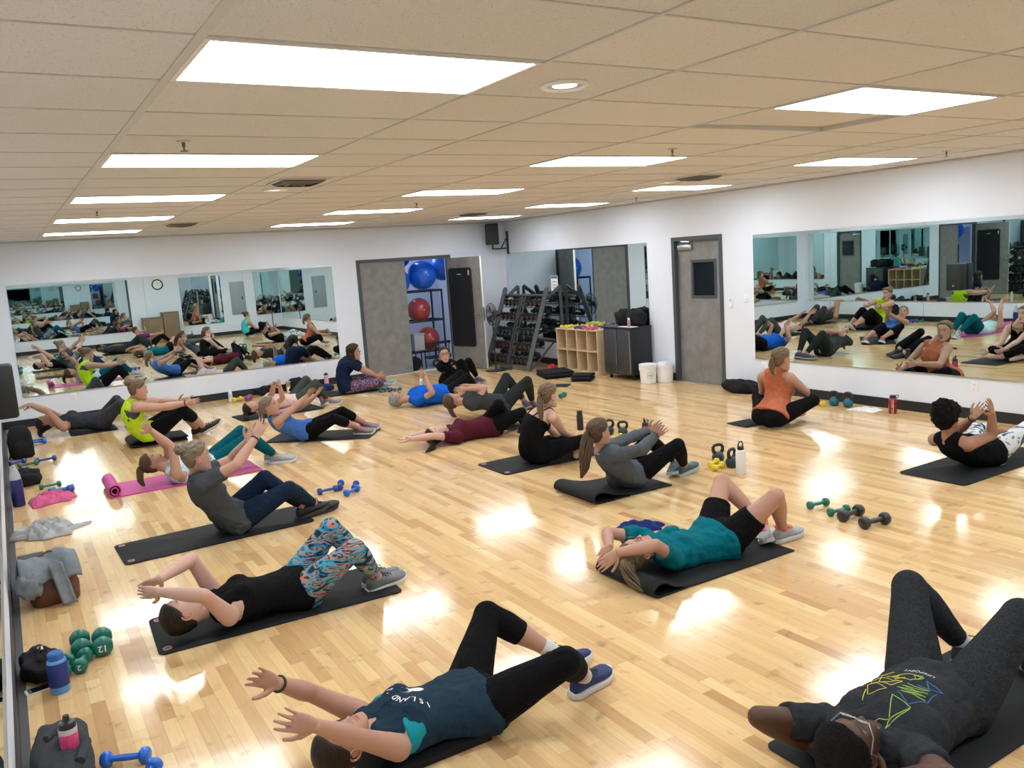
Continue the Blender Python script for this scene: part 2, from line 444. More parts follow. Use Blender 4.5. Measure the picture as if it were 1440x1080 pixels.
for i in range(len(CX)-1):
    for j in range(len(CY)-1):
        xa, xb, ya, yb = CX[i], CX[i+1], CY[j], CY[j+1]
        if xb-xa < 0.05 or yb-ya < 0.05: continue
        row = ya/2.44
        if i in LIGHTCOLS and abs(row-round(row)) < 1e-6 and -1 <= round(row) <= 4:
            ceiling_light(xa, xb, ya, yb, 'recessed fluorescent light panel, %s, %s' % (col_word[i], row_word[round(row)]))
            continue
        key = (round(xb-xa, 3), round(yb-ya, 3))
        if key not in tile_cache:
            hx, hy = key[0]/2-0.005, key[1]/2-0.004
            me = G().loft([[(-hx, -hy, 0.02), (hx, -hy, 0.02), (hx, hy, 0.02), (-hx, hy, 0.02)], [(-hx, -hy, 0.003), (hx, -hy, 0.003), (hx, hy, 0.003), (-hx, hy, 0.003)],
                           [(-hx+.005, -hy+.005, 0), (hx-.005, -hy+.005, 0), (hx-.005, hy-.005, 0), (-hx+.005, hy-.005, 0)]]).mesh('ceiling_tile')
            fixn(me); me.materials.append(tile_m); tile_cache[key] = me
        o = bpy.data.objects.new('ceiling_tile', tile_cache[key]); COL.objects.link(o); o.parent = ceil
        o.location = ((xa+xb)/2, (ya+yb)/2, ZC+0.001)
        if i == 4 and abs(ya-0.61) < 1e-6:          # one tile sits pushed up and askew in its grid
            o.location = ((xa+xb)/2, (ya+yb)/2, ZC+0.018); o.rotation_euler = (math.radians(1.1), math.radians(-0.5), 0)
for xg in CX[1:-1]:
    wd = 0.034 if xg == 0.0 else 0.013
    G().box(xg-wd/2, xg+wd/2, YF, YB, ZC-0.004, ZC+0.03).build('grid_runner', tbar_m, ceil, smooth=False)
for yg in CY[1:-1]:
    G().box(XL, XR, yg-0.0045, yg+0.0045, ZC-0.0025, ZC+0.028).build('grid_cross_tee', tbar_m, ceil, smooth=False)
struct(G().box(XL, XR, YB-0.02, YB, ZC-0.02, ZC-0.004).box(XL, XL+0.02, YF, YB-.02, ZC-0.02, ZC-0.004).box(XR-0.02, XR, YF, YB-.02, ZC-0.02, ZC-0.004).build('trim_1', tbar_m, smooth=False))

# downlights, air vents and sprinklers
dl_glow = emit('downlight_glow', (1.0, 0.97, 0.9), 3.0)
def downlight(x, y, label):
    t = thing('recessed_downlight', label, 'downlight', (x, y, ZC), 0, 'recessed downlights')
    G().torus((0, 0, -0.003), 0.092, 0.012, 32, 8).build('trim_ring', white_pl, t)
    G().lathe([(0.092, -0.004), (0.07, 0.018), (0.06, 0.02)], 28).build('reflector_cone', chrome_m, t)
    G().lathe([(0.058, -0.001), (0.05, -0.006), (0.02, -0.009)], 24).build('lens', dl_glow, t)
downlight(1.535, 0.34, 'round recessed downlight near the viewer beside the biggest light panel')
downlight(1.52, 4.58, 'small round downlight just beyond the square air vent at left')
downlight(5.80, 4.45, 'small round downlight just beyond the air vent at right')
downlight(5.80, 9.45, 'small round downlight near the back right corner')
vent_m = mk('grey_vent_metal', (0.10, 0.095, 0.09), 0.5)
dark_m = mk('dark_duct', (0.02, 0.02, 0.02), 0.8)
def vent(x, y, label):
    t = thing('air_vent', label, 'vent', (x, y, ZC-0.006), 0, 'square ceiling air vents')
    G().box(-0.20, 0.20, -0.20, 0.20, -0.001, 0.004).build('face_plate', tbar_m, t, smooth=False)
    G().box(-0.17, 0.17, -0.17, 0.17, -0.003, -0.0012).build('duct_opening', dark_m, t, smooth=False)
    for k, h in enumerate((0.165, 0.115, 0.065)):
        q = 0.032; rings = []
        for hh, z in ((h, -0.005), (h-q*0.5, -0.016), (h-q, -0.024-0.006*k)):
            rings.append([(-hh, -hh, z), (hh, -hh, z), (hh, hh, z), (-hh, hh, z)])
        o = G().loft(rings, cap=False).build('louvre', vent_m, t, smooth=False)
        md = o.modifiers.new('s', 'SOLIDIFY'); md.thickness = 0.003
for x_, y_, l in ((1.53, 3.96, 'square ceiling air vent beside the second light panel of the left column'), (5.80, 3.96, 'square ceiling air vent between the middle and right light columns'),
                  (1.53, 8.84, 'square ceiling air vent beside the far end of the left light column'), (5.80, 8.84, 'square ceiling air vent near the back right corner')):
    vent(x_, y_, l)
spr_m = mk('dull_brass', (0.20, 0.17, 0.13), 0.45, 0.8)
for x_, y_, l in ((0.31, 1.99, 'sprinkler head before the second light panel of the left column'), (0.31, 6.32, 'sprinkler head between the third and fourth left light panels'),
                  (3.70, 2.06, 'sprinkler head before the second light panel of the middle column'), (7.0, 2.0, 'sprinkler head above the right wall mirror'),
                  (3.70, 6.41, 'sprinkler head between the third and fourth middle light panels'), (7.05, 6.46, 'sprinkler head above the grey windowed door')):
    t = thing('sprinkler', l, 'sprinkler', (x_, y_, ZC), 0, 'ceiling sprinklers')
    G().lathe([(0.034, -0.001), (0.034, -0.006), (0.012, -0.008)], 16).build('escutcheon', tbar_m, t)
    G().lathe([(0.009, -0.006), (0.008, -0.03), (0.004, -0.034), (0.004, -0.05)], 10).build('body', spr_m, t)
    G().lathe([(0.02, -0.050), (0.02, -0.053), (0.003, -0.054)], 14).build('deflector', spr_m, t)

# ---- single door in the right wall
d = struct(thing('door_1', 'grey single door with a square window in the right wall', 'door', (XR, 0, 0)))
g = G()
g.box(-0.012, 0.13, 5.862, RY0+0.01, 0, 2.15); g.box(-0.012, 0.13, RY1-0.01, 6.888, 0, 2.15); g.box(-0.012, 0.13, RY0+0.01, RY1-0.01, 2.09, 2.15)
g.build('door_frame', frame_m, d, smooth=False)
LX = 0.055
g = G(); wy0, wy1, wz0, wz1 = 6.06, 6.53, 1.27, 1.79
y0_, y1_ = RY0+0.012, RY1-0.012
g.box(LX, LX+0.045, y0_, wy0, 0.008, 2.088); g.box(LX, LX+0.045, wy1, y1_, 0.008, 2.088); g.box(LX, LX+0.045, wy0, wy1, 0.008, wz0); g.box(LX, LX+0.045, wy0, wy1, wz1, 2.088)
leaf = g.build('door_leaf', door_m, d, smooth=False)
g = G()
for q in ((wy0-.02, wy1+.02, wz0-.02, wz0+.02), (wy0-.02, wy1+.02, wz1-.02, wz1+.02), (wy0-.02, wy0+.02, wz0+.02, wz1-.02), (wy1-.02, wy1+.02, wz0+.02, wz1-.02)):
    g.box(LX-0.008, LX+0.053, q[0], q[1], q[2], q[3])
g.build('window_bead', frame_m, leaf, smooth=False)
G().box(LX+0.02, LX+0.026, wy0, wy1, wz0, wz1).build('window_glass', mk('glass_dark_beyond', (0.012, 0.016, 0.022), 0.06, spec=0.6), leaf, smooth=False)  # opaque pane; the darkness of the space behind is put into its colour
cl = G().rbox(0.005, LX, 6.50, 6.79, 1.955, 2.03, 0.02).build('door_closer', mk('aluminium', (0.45, 0.46, 0.47), 0.35, 0.9), d)
G().tube([(0.03, 6.60, 2.03), (0.0, 6.52, 2.075), (-0.005, 6.68, 2.085)], 0.008, 8).build('closer_arm', chrome_m, cl)
G().rbox(-0.006, 0.0, 5.868, 5.90, 0.82, 1.06, 0.004).build('strike_plate', frame_m, d)
G().box(0.0, 0.14, RY0+0.01, RY1-0.01, 0.0, 0.007).build('threshold', mk('grey_threshold', (0.35, 0.34, 0.33), 0.4, 0.6), d, smooth=False)

# ---- double door in the back wall, right leaf swung open into the room
d = struct(thing('door_2', 'grey double door in the back wall with its right leaf open', 'door', (0, YB, 0)))
g = G()
g.box(4.93, DX0+0.01, -0.012, 0.10, 0, 2.15); g.box(DX1-0.01, 6.83, -0.012, 0.10, 0, 2.15); g.box(DX0+0.01, DX1-0.01, -0.012, 0.10, 2.085, 2.15)
g.build('door_frame', frame_m, d, smooth=False)
G().box(DX0+0.012, 5.872, 0.0, 0.045, 0.008, 2.083).build('closed_leaf', door_m, d, smooth=False)
ang = math.atan2(10.86-11.70, 6.985-6.765)     # the open leaf runs from its hinge into the room
ol = G().box(0.0, 0.885, -0.0225, 0.0225, 0.012, 2.083).build('open_leaf', [door_m], d, smooth=False)
ol.location = (6.765, -0.012, 0); ol.rotation_euler = (0, 0, ang)
G().box(0.886, 0.888, -0.021, 0.021, 0.012, 2.083).build('leaf_edge', mk('white_edge', (0.7, 0.7, 0.68), 0.5), ol, smooth=False)
G().box(0.875, 0.892, -0.015, 0.015, 0.90, 1.15).build('lock_case', frame_m, ol, smooth=False)
h = G(); h.tube([(0.82, -0.0225, 1.02), (0.82, -0.07, 1.02), (0.72, -0.075, 1.02)], 0.009, 8, round_ends=True); h.lathe([(0.028, 0), (0.028, 0.008), (0.012, 0.01)], 18, (0.82, -0.0305, 1.02), 'y')
h.build('lever_handle', chrome_m, ol)
for zz in (0.25, 1.05, 1.85):
    G().lathe([(0.009, -0.05), (0.009, 0.05)], 10, (0.0, 0.0, zz)).build('hinge', chrome_m, ol)
G().box(DX0, DX1, -0.02, 0.12, 0.0, 0.008).build('threshold', mk('white_threshold', (0.72, 0.70, 0.66), 0.4), d, smooth=False)
# store room behind it
cw = mk('store_wall_paint', (0.66, 0.71, 0.80), 0.8)
g = G(); cx0, cx1, cy1 = 4.75, 7.55, 13.75
g.box(cx0-0.1, cx0, YB+T, cy1, 0, ZC); g.box(cx1, cx1+0.1, YB+T, cy1, 0, ZC); g.box(cx0-.1, cx1+.1, cy1, cy1+0.1, 0, ZC)
struct(g.build('wall_store', cw, smooth=False))
struct(G().box(cx0-.1, cx1+.1, YB+0.10, cy1+.1, -0.1, 0.0).build('floor_store', mk('store_floor_vinyl', (0.33, 0.35, 0.38), 0.5), smooth=False))
struct(G().box(cx0-.1, cx1+.1, YB+T, cy1+.1, ZC, ZC+0.1).build('ceiling_store', cw, smooth=False))
t = thing('ceiling_light', 'light panel on the ceiling of the store room behind the double door', 'ceiling light', (6.1, 12.9, ZC), 0)
G().box(-0.3, 0.3, -0.3, 0.3, -0.03, -0.001).build('diffuser', emit('store_light_glow', (0.78, 0.88, 1.0), 16.0), t, smooth=False)
G().box(-0.32, 0.32, -0.32, -0.301, -0.034, -0.001).box(-0.32, 0.32, 0.301, 0.32, -0.034, -0.001).box(-0.32, -0.301, -0.301, 0.301, -0.034, -0.001).box(0.301, 0.32, -0.301, 0.301, -0.034, -0.001).build('frame', trim_m, t, smooth=False)

# ---- sockets, switch, intercom
def plate(label, loc, face, kind='outlet'):
    t = thing('wall_socket' if kind == 'outlet' else 'light_switch', label, 'socket' if kind == 'outlet' else 'switch', loc, {'r': -math.pi/2, 'b': 0.0}[face])
    # local: plate in xz facing -y
    G().rbox(-0.036, 0.036, -0.007, -0.0005, -0.058, 0.058, 0.003).build('cover_plate', white_pl, t)
    if kind == 'outlet':
        for dz in (-0.024, 0.024):
            s_ = G().rbox(-0.017, 0.017, -0.009, -0.0065, dz-0.014, dz+0.014, 0.002).build('receptacle', white_pl, t)
            G().box(-0.008, -0.005, -0.0095, -0.0088, dz-0.005, dz+0.006).box(0.005, 0.008, -0.0095, -0.0088, dz-0.005, dz+0.006).build('slot', dark_m, s_, smooth=False)
    else:
        for dx in (-0.023, 0.023):
            G().rbox(dx-0.006, dx+0.006, -0.018, -0.006, -0.012, 0.012, 0.002).build('toggle', white_pl, t)
plate('white wall socket low under the big right mirror', (XR, 2.30, 0.35), 'r')
plate('white wall socket behind the woman in orange', (XR, 5.16, 0.35), 'r')
plate('white wall socket above the far left mat', (0.19, YB, 0.36), 'b')
plate('white wall socket under the mirror near the pink bottle', (3.80, YB, 0.35), 'b')
plate('white double light switch between the grey door and the mirror', (XR, 5.45, 1.26), 'r', 'switch')
t = thing('thermostat', 'small white control with a hook right of the grey windowed door', 'thermostat', (XR, 5.72, 1.18), -math.pi/2)
G().rbox(-0.025, 0.025, -0.03, -0.0005, -0.04, 0.03, 0.006).build('case', white_pl, t)
G().tube([(0.0, -0.02, 0.03), (0.0, -0.025, 0.07), (0.02, -0.03, 0.065)], 0.006, 8, round_ends=True).build('hook', mk('grey_plastic', (0.4, 0.4, 0.4), 0.4), t)

# ---- front wall things, seen in the mirrors
t = thing('wall_clock', 'round wall clock with a black rim, seen in the back mirror', 'clock', (4.0, YF, 1.90))
G().torus((0, 0.02, 0), 0.158, 0.019, 40, 10, (0, 1, 0)).build('rim', black_pl, t)
G().lathe([(0.147, 0.012), (0.147, 0.02)], 36, axis='y').build('dial', white_pl, t)
G().box(-0.006, 0.006, 0.022, 0.025, 0, 0.08).build('hour_hand', black_pl, t, smooth=False)
G().add([(-.004, .026, 0), (.004, .026, 0), (.09, .026, .07), (.083, .026, .075), (-.004, .028, 0), (.004, .028, 0), (.09, .028, .07), (.083, .028, .075)], [(0, 1, 2, 3), (4, 7, 6, 5), (0, 4, 5, 1), (1, 5, 6, 2), (2, 6, 7, 3), (3, 7, 4, 0)]).build('minute_hand', black_pl, t, smooth=False)
t = thing('electrical_panel', 'grey electrical panel on the front wall, seen in the back mirror', 'electrical panel', (6.57, YF, 1.24))
pm = mk('panel_grey', (0.30, 0.34, 0.39), 0.45)
G().rbox(-0.25, 0.25, 0.001, 0.02, -0.57, 0.57, 0.008).build('cover', pm, t)
G().rbox(-0.20, 0.20, 0.02, 0.028, -0.5, 0.5, 0.006).build('panel_door', pm, t)
G().rbox(0.12, 0.16, 0.028, 0.036, -0.05, 0.05, 0.004).build('latch', black_pl, t)
bx_m = mk('brown_plywood', (0.20, 0.135, 0.08), 0.6, vary=0.12, vscale=10)
for (xa, xb, zt, l) in ((3.36, 3.95, 0.84, 'lower brown wooden box under the clock, seen in the back mirror'), (3.97, 4.47, 0.98, 'taller brown wooden box under the clock, seen in the back mirror')):
    t = thing('wooden_box', l, 'box', ((xa+xb)/2, YF+0.30, 0)); hx = (xb-xa)/2
    G().rbox(-hx, hx, -0.24, 0.24, 0, zt-0.03, 0.012).build('carcass', bx_m, t)
    G().rbox(-hx-0.01, hx+0.01, -0.25, 0.25, zt-0.03, zt, 0.01).build('lid', bx_m, t)

# ================================================================== EQUIPMENT
ORD = ['first', 'second', 'third', 'fourth', 'fifth', 'sixth', 'seventh', 'eighth', 'ninth', 'tenth']
# ---- exercise mats
mat_black = mk('black_foam_mat', (0.0075, 0.0085, 0.0105), 0.72, spec=0.3, bump=0.25, bscale=350)
mat_dark = mk('charcoal_foam_mat', (0.011, 0.0135, 0.015), 0.72, spec=0.3, bump=0.25, bscale=350)
mat_pink = mk('pink_foam_mat', (0.52, 0.055, 0.27), 0.55, bump=0.2, bscale=350)
eyelet_m = mk('eyelet_ring', (0.42, 0.20, 0.20), 0.4)
def rounded_rect(hx, hy, r, seg=5):
    p = []
    for cx, cy, a0 in ((hx-r, hy-r, 0), (-hx+r, hy-r, 90), (-hx+r, -hy+r, 180), (hx-r, -hy+r, 270)):
        for k in range(seg+1):
            a = math.radians(a0+90*k/seg); p.append((cx+r*math.cos(a), cy+r*math.sin(a)))
    return p
def flat_mat(label, cx, cy, L, W, ang=0.0, m=None, t=0.011, eyelets=(), r=0.04, z=0.0, name='exercise_mat', wavy=0.0):
    root = thing(name, label, 'mat', (cx, cy, z), ang)
    o = rounded_rect(L/2, W/2, r); i1 = rounded_rect(L/2-0.004, W/2-0.004, r)
    rings = [[(x, y, 0.0005) for x, y in i1], [(x, y, 0.004) for x, y in o], [(x, y, t-0.003) for x, y in o], [(x, y, t) for x, y in i1]]
    G().loft(rings).build('foam_sheet', m or mat_black, root, angle=50)
    for ex, ey in eyelets:
        G().torus((ex, ey, t), 0.021, 0.0045, 20, 6).build('eyelet', eyelet_m, root)
        G().lathe([(0.018, t-0.001), (0.018, t+0.001)], 16, (ex, ey, 0)).build('eyelet_hole', mk('eyelet_shadow', (0.20, 0.09, 0.09), 0.7), root)
    return root
def profile_mat(label, path, cy, W, m=None, t=0.011, x0=0.0, ang=0.0, name='exercise_mat', z=0.0):
    """mat whose side profile follows a path of (x, z) points"""
    root = thing(name, label, 'mat', (x0, cy, z), ang)
    # smooth the path
    P = np.array([(a, 0, b_) for a, b_ in path], float)
    for _ in range(2):
        Q = [P[0]]
        for a, b_ in zip(P[:-1], P[1:]): Q += [a*0.75+b_*0.25, a*0.25+b_*0.75]
        Q.append(P[-1]); P = np.array(Q)
    G().ribbon(P, W, t, (0, 1, 0)).build('foam_sheet', m or mat_black, root, angle=50)
    return root
E_ = lambda L, W, side: [(side*(L/2-0.05), W/2-0.06), (side*(L/2-0.05), -W/2+0.06)]
flat_mat('black mat under the woman in grey tee and navy leggings', 0.635, 4.155, 1.44, 0.56, 0.03, eyelets=E_(1.44, 0.56, -1))
flat_mat('black mat under the woman in black tank and patterned leggings', 0.61, 2.36, 1.43, 0.57, -0.045, eyelets=E_(1.43, 0.57, -1))
flat_mat('black mat under the man with glasses, bottom right', 2.50, -0.73, 1.42, 0.60, 0.0, eyelets=E_(1.42, 0.6, 1))
flat_mat('black mat under the woman with curly hair at right edge', 6.42, 1.31, 1.46, 0.58, 0.0)
flat_mat('black mat under the seated woman in strappy black tank', 3.87, 4.27, 1.26, 0.57, 0.0, eyelets=E_(1.26, 0.57, -1))
flat_mat('dark mat under the woman in blue tank, set at an angle', 2.60, 7.28, 1.30, 0.58, -0.66, mat_dark)
flat_mat('dark mat under the woman in pale pink top', 2.68, 9.52, 1.22, 0.58, 0.05, mat_dark)
flat_mat('dark mat under the woman in navy tee and floral leggings', 4.20, 10.50, 1.15, 0.58, -0.06, mat_dark)
flat_mat('short black mat under the woman lying by the back wall', 0.30, 10.41, 0.60, 0.52, 0.0)
flat_mat('small square black mat behind the woman in orange', 6.385, 3.92, 0.34, 0.31, -0.05, r=0.01)
flat_mat('small square dark mat lying before the folded mats', 6.68, 7.98, 0.26, 0.24, 0.75, mat_dark, r=0.01)
flat_mat('grey folded pad under the back of the woman in navy tank', 0.66, 0.55, 0.56, 0.52, 0.0, mat_black, t=0.035, r=0.02)
# mat folded at its head end under the woman in teal
profile_mat('black mat with its end rolled as a pillow under the woman in teal', [(1.08, 0.006), (0.5, 0.006), (0.15, 0.008), (0.02, 0.05), (-0.03, 0.085), (-0.09, 0.082), (-0.13, 0.045), (-0.10, 0.007), (0.0, 0.004), (0.14, 0.012)], 1.22, 0.56, x0=2.53)
profile_mat('black mat with a folded-over end under the woman in grey long sleeves', [(0.80, 0.006), (0.45, 0.012), (0.30, 0.022), (0.16, 0.055), (0.07, 0.092), (0.0, 0.092), (-0.035, 0.055), (-0.02, 0.012), (0.06, 0.006), (0.34, 0.006)], 2.94, 0.58, x0=3.30)
# the pink mat with its rolled end
pk = [(1.45, 0.007), (0.9, 0.007), (0.35, 0.007), (0.12, 0.007)]
for k in range(30):
    a = -math.pi/2 - k*0.42; rr = 0.066 - 0.0016*k
    pk.append((0.05 + rr*math.cos(a), 0.068 + rr*math.sin(a)))
profile_mat('bright pink mat with a rolled end', pk, 6.34, 0.60, mat_pink, t=0.010, x0=0.06)
profile_mat('thick folded black mat under the woman in lime tank', [(0.66, 0.012), (0.3, 0.01), (0.03, 0.012), (-0.02, 0.045), (0.03, 0.085), (0.10, 0.085), (0.3, 0.065), (0.60, 0.05), (0.67, 0.05)], 8.74, 0.50, x0=0.56, t=0.022)
for (cx_, cy_, w_, l_, an, n_, lab) in ((7.20, 8.92, 0.50, 0.60, 1.25, 4, 'stack of large folded black mats before the wooden cubby'), (7.22, 8.16, 0.32, 0.34, 0.7, 4, 'smaller folded black mat beside the wooden cubby')):
    path = []
    for k in range(n_):
        zz = 0.012 + 0.026*k; a_, b_ = (-l_/2, l_/2) if k % 2 == 0 else (l_/2, -l_/2)
        sg = 1 if b_ > a_ else -1
        path += [(a_, zz), (0, zz+0.004), (b_-sg*0.02, zz), (b_+sg*0.006, zz+0.006), (b_+sg*0.006, zz+0.02)]
    profile_mat(lab, path[:-2], cy_, w_, mat_black, t=0.018, x0=cx_, ang=an)

# ---- dumbbells
DB = {}
def dumbbell(label, x, y, ang, L=0.19, r=0.034, col=(0.0, 0.17, 0.13), z=0.0, group=None, mark=None, sides=6, rough=0.32):
    key = (round(L, 3), round(r, 3), col, sides)
    if key not in DB:
        m = mk('vinyl_%d_%d_%d' % tuple(int(c*1000) for c in col), col, rough, coat=0.25)
        hl = r*1.15
        def head(x0, x1):
            g = G(); rings = []
            k = sides*4
            for xx, q in ((x0, 0.72), (x0+0.15*hl, 0.93), (x0+0.35*hl, 1.0), (x1-0.35*hl, 1.0), (x1-0.15*hl, 0.93), (x1, 0.72)):
                ring = []
                for j in range(k):
                    a = 2*math.pi*(j+0.5)/k
                    s6 = math.cos(math.pi/sides)/math.cos(((a) % (2*math.pi/sides))-math.pi/sides)
                    rad = r*q*(0.45+0.55*s6)
                    ring.append((xx, rad*math.cos(a+math.pi/2+math.pi/sides), rad*math.sin(a+math.pi/2+math.pi/sides)))
                rings.append(ring)
            return g.loft(rings)
        me1 = fixn(head(-L/2, -L/2+hl).mesh('head')); me2 = fixn(head(L/2-hl, L/2).mesh('head'))
        g = G(); hr = r*0.40
        g.tube([(-L/2+hl*0.8, 0, 0), (-L/4, 0, 0), (0, 0, 0), (L/4, 0, 0), (L/2-hl*0.8, 0, 0)], [hr*1.15, hr*0.95, hr*1.08, hr*0.95, hr*1.15], 12)
        me3 = fixn(g.mesh('handle'))
        for q in (me1, me2, me3): q.materials.append(m); shade(q, 50)
        DB[key] = (me1, me2, me3)
    t = thing('dumbbell', label, 'dumbbell', (x, y, z+r*0.93), ang, group)
    for nm, me in zip(('weight_head', 'weight_head', 'handle'), DB[key]):
        o = bpy.data.objects.new(nm, me); COL.objects.link(o); o.parent = t
    return t
GREEN = (0.0, 0.145, 0.105); BLUE = (0.012, 0.045, 0.30); BBLUE = (0.005, 0.12, 0.60); BLACKV = (0.012, 0.013, 0.015); YEL = (0.72, 0.58, 0.03)
PURP = (0.085, 0.025, 0.16); PINK = (0.62, 0.05, 0.20); REDV = (0.55, 0.02, 0.03); TEAL = (0.0, 0.22, 0.28)
gA = 'green dumbbells by the blue bottle'
n1 = dumbbell('larger green dumbbell marked 12, nearest the patterned-leggings woman', -0.365, 2.41, 1.50, 0.21, 0.056, GREEN, group=gA, sides=8)
n2 = dumbbell('larger green dumbbell, left one of the big pair', -0.470, 2.46, 1.55, 0.21, 0.056, GREEN, group=gA, sides=8)
n3 = dumbbell('smaller green dumbbell in front of the big green pair', -0.478, 2.25, 1.30, 0.18, 0.042, GREEN, group=gA, sides=8)
n4 = dumbbell('smaller green dumbbell half hidden behind the blue bottle', -0.562, 2.24, 1.38, 0.18, 0.042, GREEN, group=gA, sides=8)
NEARDB = (n1, n3)
dumbbell('bright blue dumbbell at the bottom left of the floor', -0.405, 1.10, -0.45, 0.20, 0.036, BBLUE)
dumbbell('bright blue dumbbell cut off at the bottom edge', -0.355, 0.90, 0.9, 0.18, 0.036, BBLUE)
dumbbell('right black dumbbell of the pair on the open floor', 4.395, 0.905, -0.18, 0.235, 0.046, BLACKV, group='black dumbbells on the open floor', sides=8)
dumbbell('left black dumbbell of the pair on the open floor', 4.42, 1.115, 0.05, 0.235, 0.046, BLACKV, group='black dumbbells on the open floor', sides=8)
dumbbell('small green dumbbell lying furthest from the black pair', 4.47, 1.44, -0.15, 0.19, 0.033, GREEN)
dumbbell('small green dumbbell touching the black pair', 4.44, 1.235, -0.15, 0.19, 0.033, GREEN)
gB = 'blue dumbbells by the navy leggings woman'
dumbbell('blue dumbbell at left of the cluster beyond the black shoes', 1.735, 4.665, 0.0, 0.19, 0.034, BLUE, group=gB)
dumbbell('blue dumbbell at back of the cluster beyond the black shoes', 1.885, 4.74, 1.15, 0.19, 0.034, BLUE, group=gB)
dumbbell('blue dumbbell at front of the cluster beyond the black shoes', 1.895, 4.47, 0.55, 0.19, 0.034, BBLUE, group=gB)
dumbbell('blue dumbbell at right of the cluster beyond the black shoes', 1.99, 4.63, 1.1, 0.17, 0.032, BLUE, group=gB)
dumbbell('front yellow dumbbell beside the white bottle', 4.75, 2.75, 0.25, 0.17, 0.032, YEL)
dumbbell('rear yellow dumbbell beside the kettlebell', 4.81, 2.87, 0.35, 0.17, 0.032, YEL)
dumbbell('yellow dumbbell under the pair of kettlebells by the pink bottle', 4.90, 4.40, 0.3, 0.17, 0.030, YEL)
dumbbell('yellow dumbbell beyond the knee of the woman in orange', 7.70, 3.98, 1.2, 0.17, 0.036, YEL)
dumbbell('blue dumbbell beside the black backpack at left', -0.40, 9.93, 0.05, 0.20, 0.040, BBLUE)
dumbbell('black dumbbell behind the bright blue one at left', -0.40, 10.06, 0.05, 0.20, 0.038, BLACKV)
dumbbell('green dumbbell of the row by the left wall', -0.56, 8.44, 0.08, 0.21, 0.034, GREEN)
dumbbell('long dark blue dumbbell of the row by the left wall', -0.37, 8.55, 0.10, 0.22, 0.036, BLUE)
dumbbell('dark blue dumbbell nearest the left wall', -0.66, 8.66, 0.35, 0.18, 0.034, BLUE)
dumbbell('thick blue dumbbell on the pink towel', -0.33, 6.55, 0.12, 0.22, 0.046, BLUE, z=0.012)
dumbbell('teal dumbbell behind the thick blue one', -0.30, 6.72, 0.10, 0.20, 0.036, TEAL)
dumbbell('green dumbbell behind the pink towel', -0.40, 7.03, 0.12, 0.20, 0.032, GREEN)
dumbbell('left green dumbbell beside the floral leggings', 4.51, 9.95, 0.4, 0.15, 0.032, GREEN)
dumbbell('purple dumbbell between two green ones', 4.62, 9.90, 0.9, 0.15, 0.032, PURP)
dumbbell('right green dumbbell beside the floral leggings', 4.73, 9.86, 0.3, 0.15, 0.032, GREEN)
dumbbell('green dumbbell beyond the seated woman in strappy tank', 6.06, 7.08, 0.6, 0.18, 0.040, GREEN)
dumbbell('yellow dumbbell by the back wall baseboard', 2.50, 11.22, 0.3, 0.17, 0.042, YEL)
dumbbell('magenta dumbbell by the back wall baseboard', 2.66, 11.14, 1.0, 0.18, 0.05, (0.26, 0.03, 0.16))
dumbbell('front red dumbbell beside the rack', 7.60, 9.63, 0.3, 0.16, 0.045, REDV)
dumbbell('rear red dumbbell beside the rack', 7.72, 9.76, 1.2, 0.16, 0.045, REDV, z=0.0)

# ---- kettlebells
def kettlebell(label, x, y, r=0.075, col=(0.012, 0.013, 0.015), ang=0.0, group=None, base=None):
    t = thing('kettlebell', label, 'kettlebell', (x, y, 0), ang, group)
    m = mk('kb_%d_%d' % (int(col[0]*1000), int(col[2]*1000)), col, 0.35)
    G().lathe([(r*0.6, 0.0), (r*0.82, r*0.16), (r*1.0, r*0.75), (r*0.98, r*1.05), (r*0.78, r*1.5), (r*0.55, r*1.72), (r*0.2, r*1.82)], 24).build('bell', m, t)
    hm = mk('kb_handle', (0.012, 0.013, 0.015), 0.4)
    pts = [(-r*0.5, 0, r*1.5), (-r*0.82, 0, r*2.0), (-r*0.85, 0, r*2.5), (-r*0.6, 0, r*2.85), (0, 0, r*2.95), (r*0.6, 0, r*2.85), (r*0.85, 0, r*2.5), (r*0.82, 0, r*2.0), (r*0.5, 0, r*1.5)]
    G().tube(pts, [0.019, 0.017, 0.015, 0.015, 0.016, 0.015, 0.015, 0.017, 0.019], 10, ref=(0, 1, 0)).build('handle', hm, t)
    return t
DKT = (0.012, 0.030, 0.034)
kettlebell('black kettlebell beside the white bottle', 4.885, 2.715, 0.058, DKT, 0.2)
kettlebell('black kettlebell behind the yellow dumbbells', 4.93, 2.93, 0.058, DKT, -0.3)
kettlebell('dark kettlebell, left one by the pink spout bottle', 5.00, 4.66, 0.055, DKT, -0.5)
kettlebell('dark kettlebell, right one by the pink spout bottle', 5.05, 4.48, 0.055, DKT, -0.7)
kettlebell('teal kettlebell by the right wall, left of the pair', 7.80, 3.86, 0.058, (0.0, 0.12, 0.15), -1.4)
kettlebell('teal kettlebell by the right wall, nearest the open book', 7.82, 3.68, 0.058, (0.0, 0.12, 0.15), -1.4)

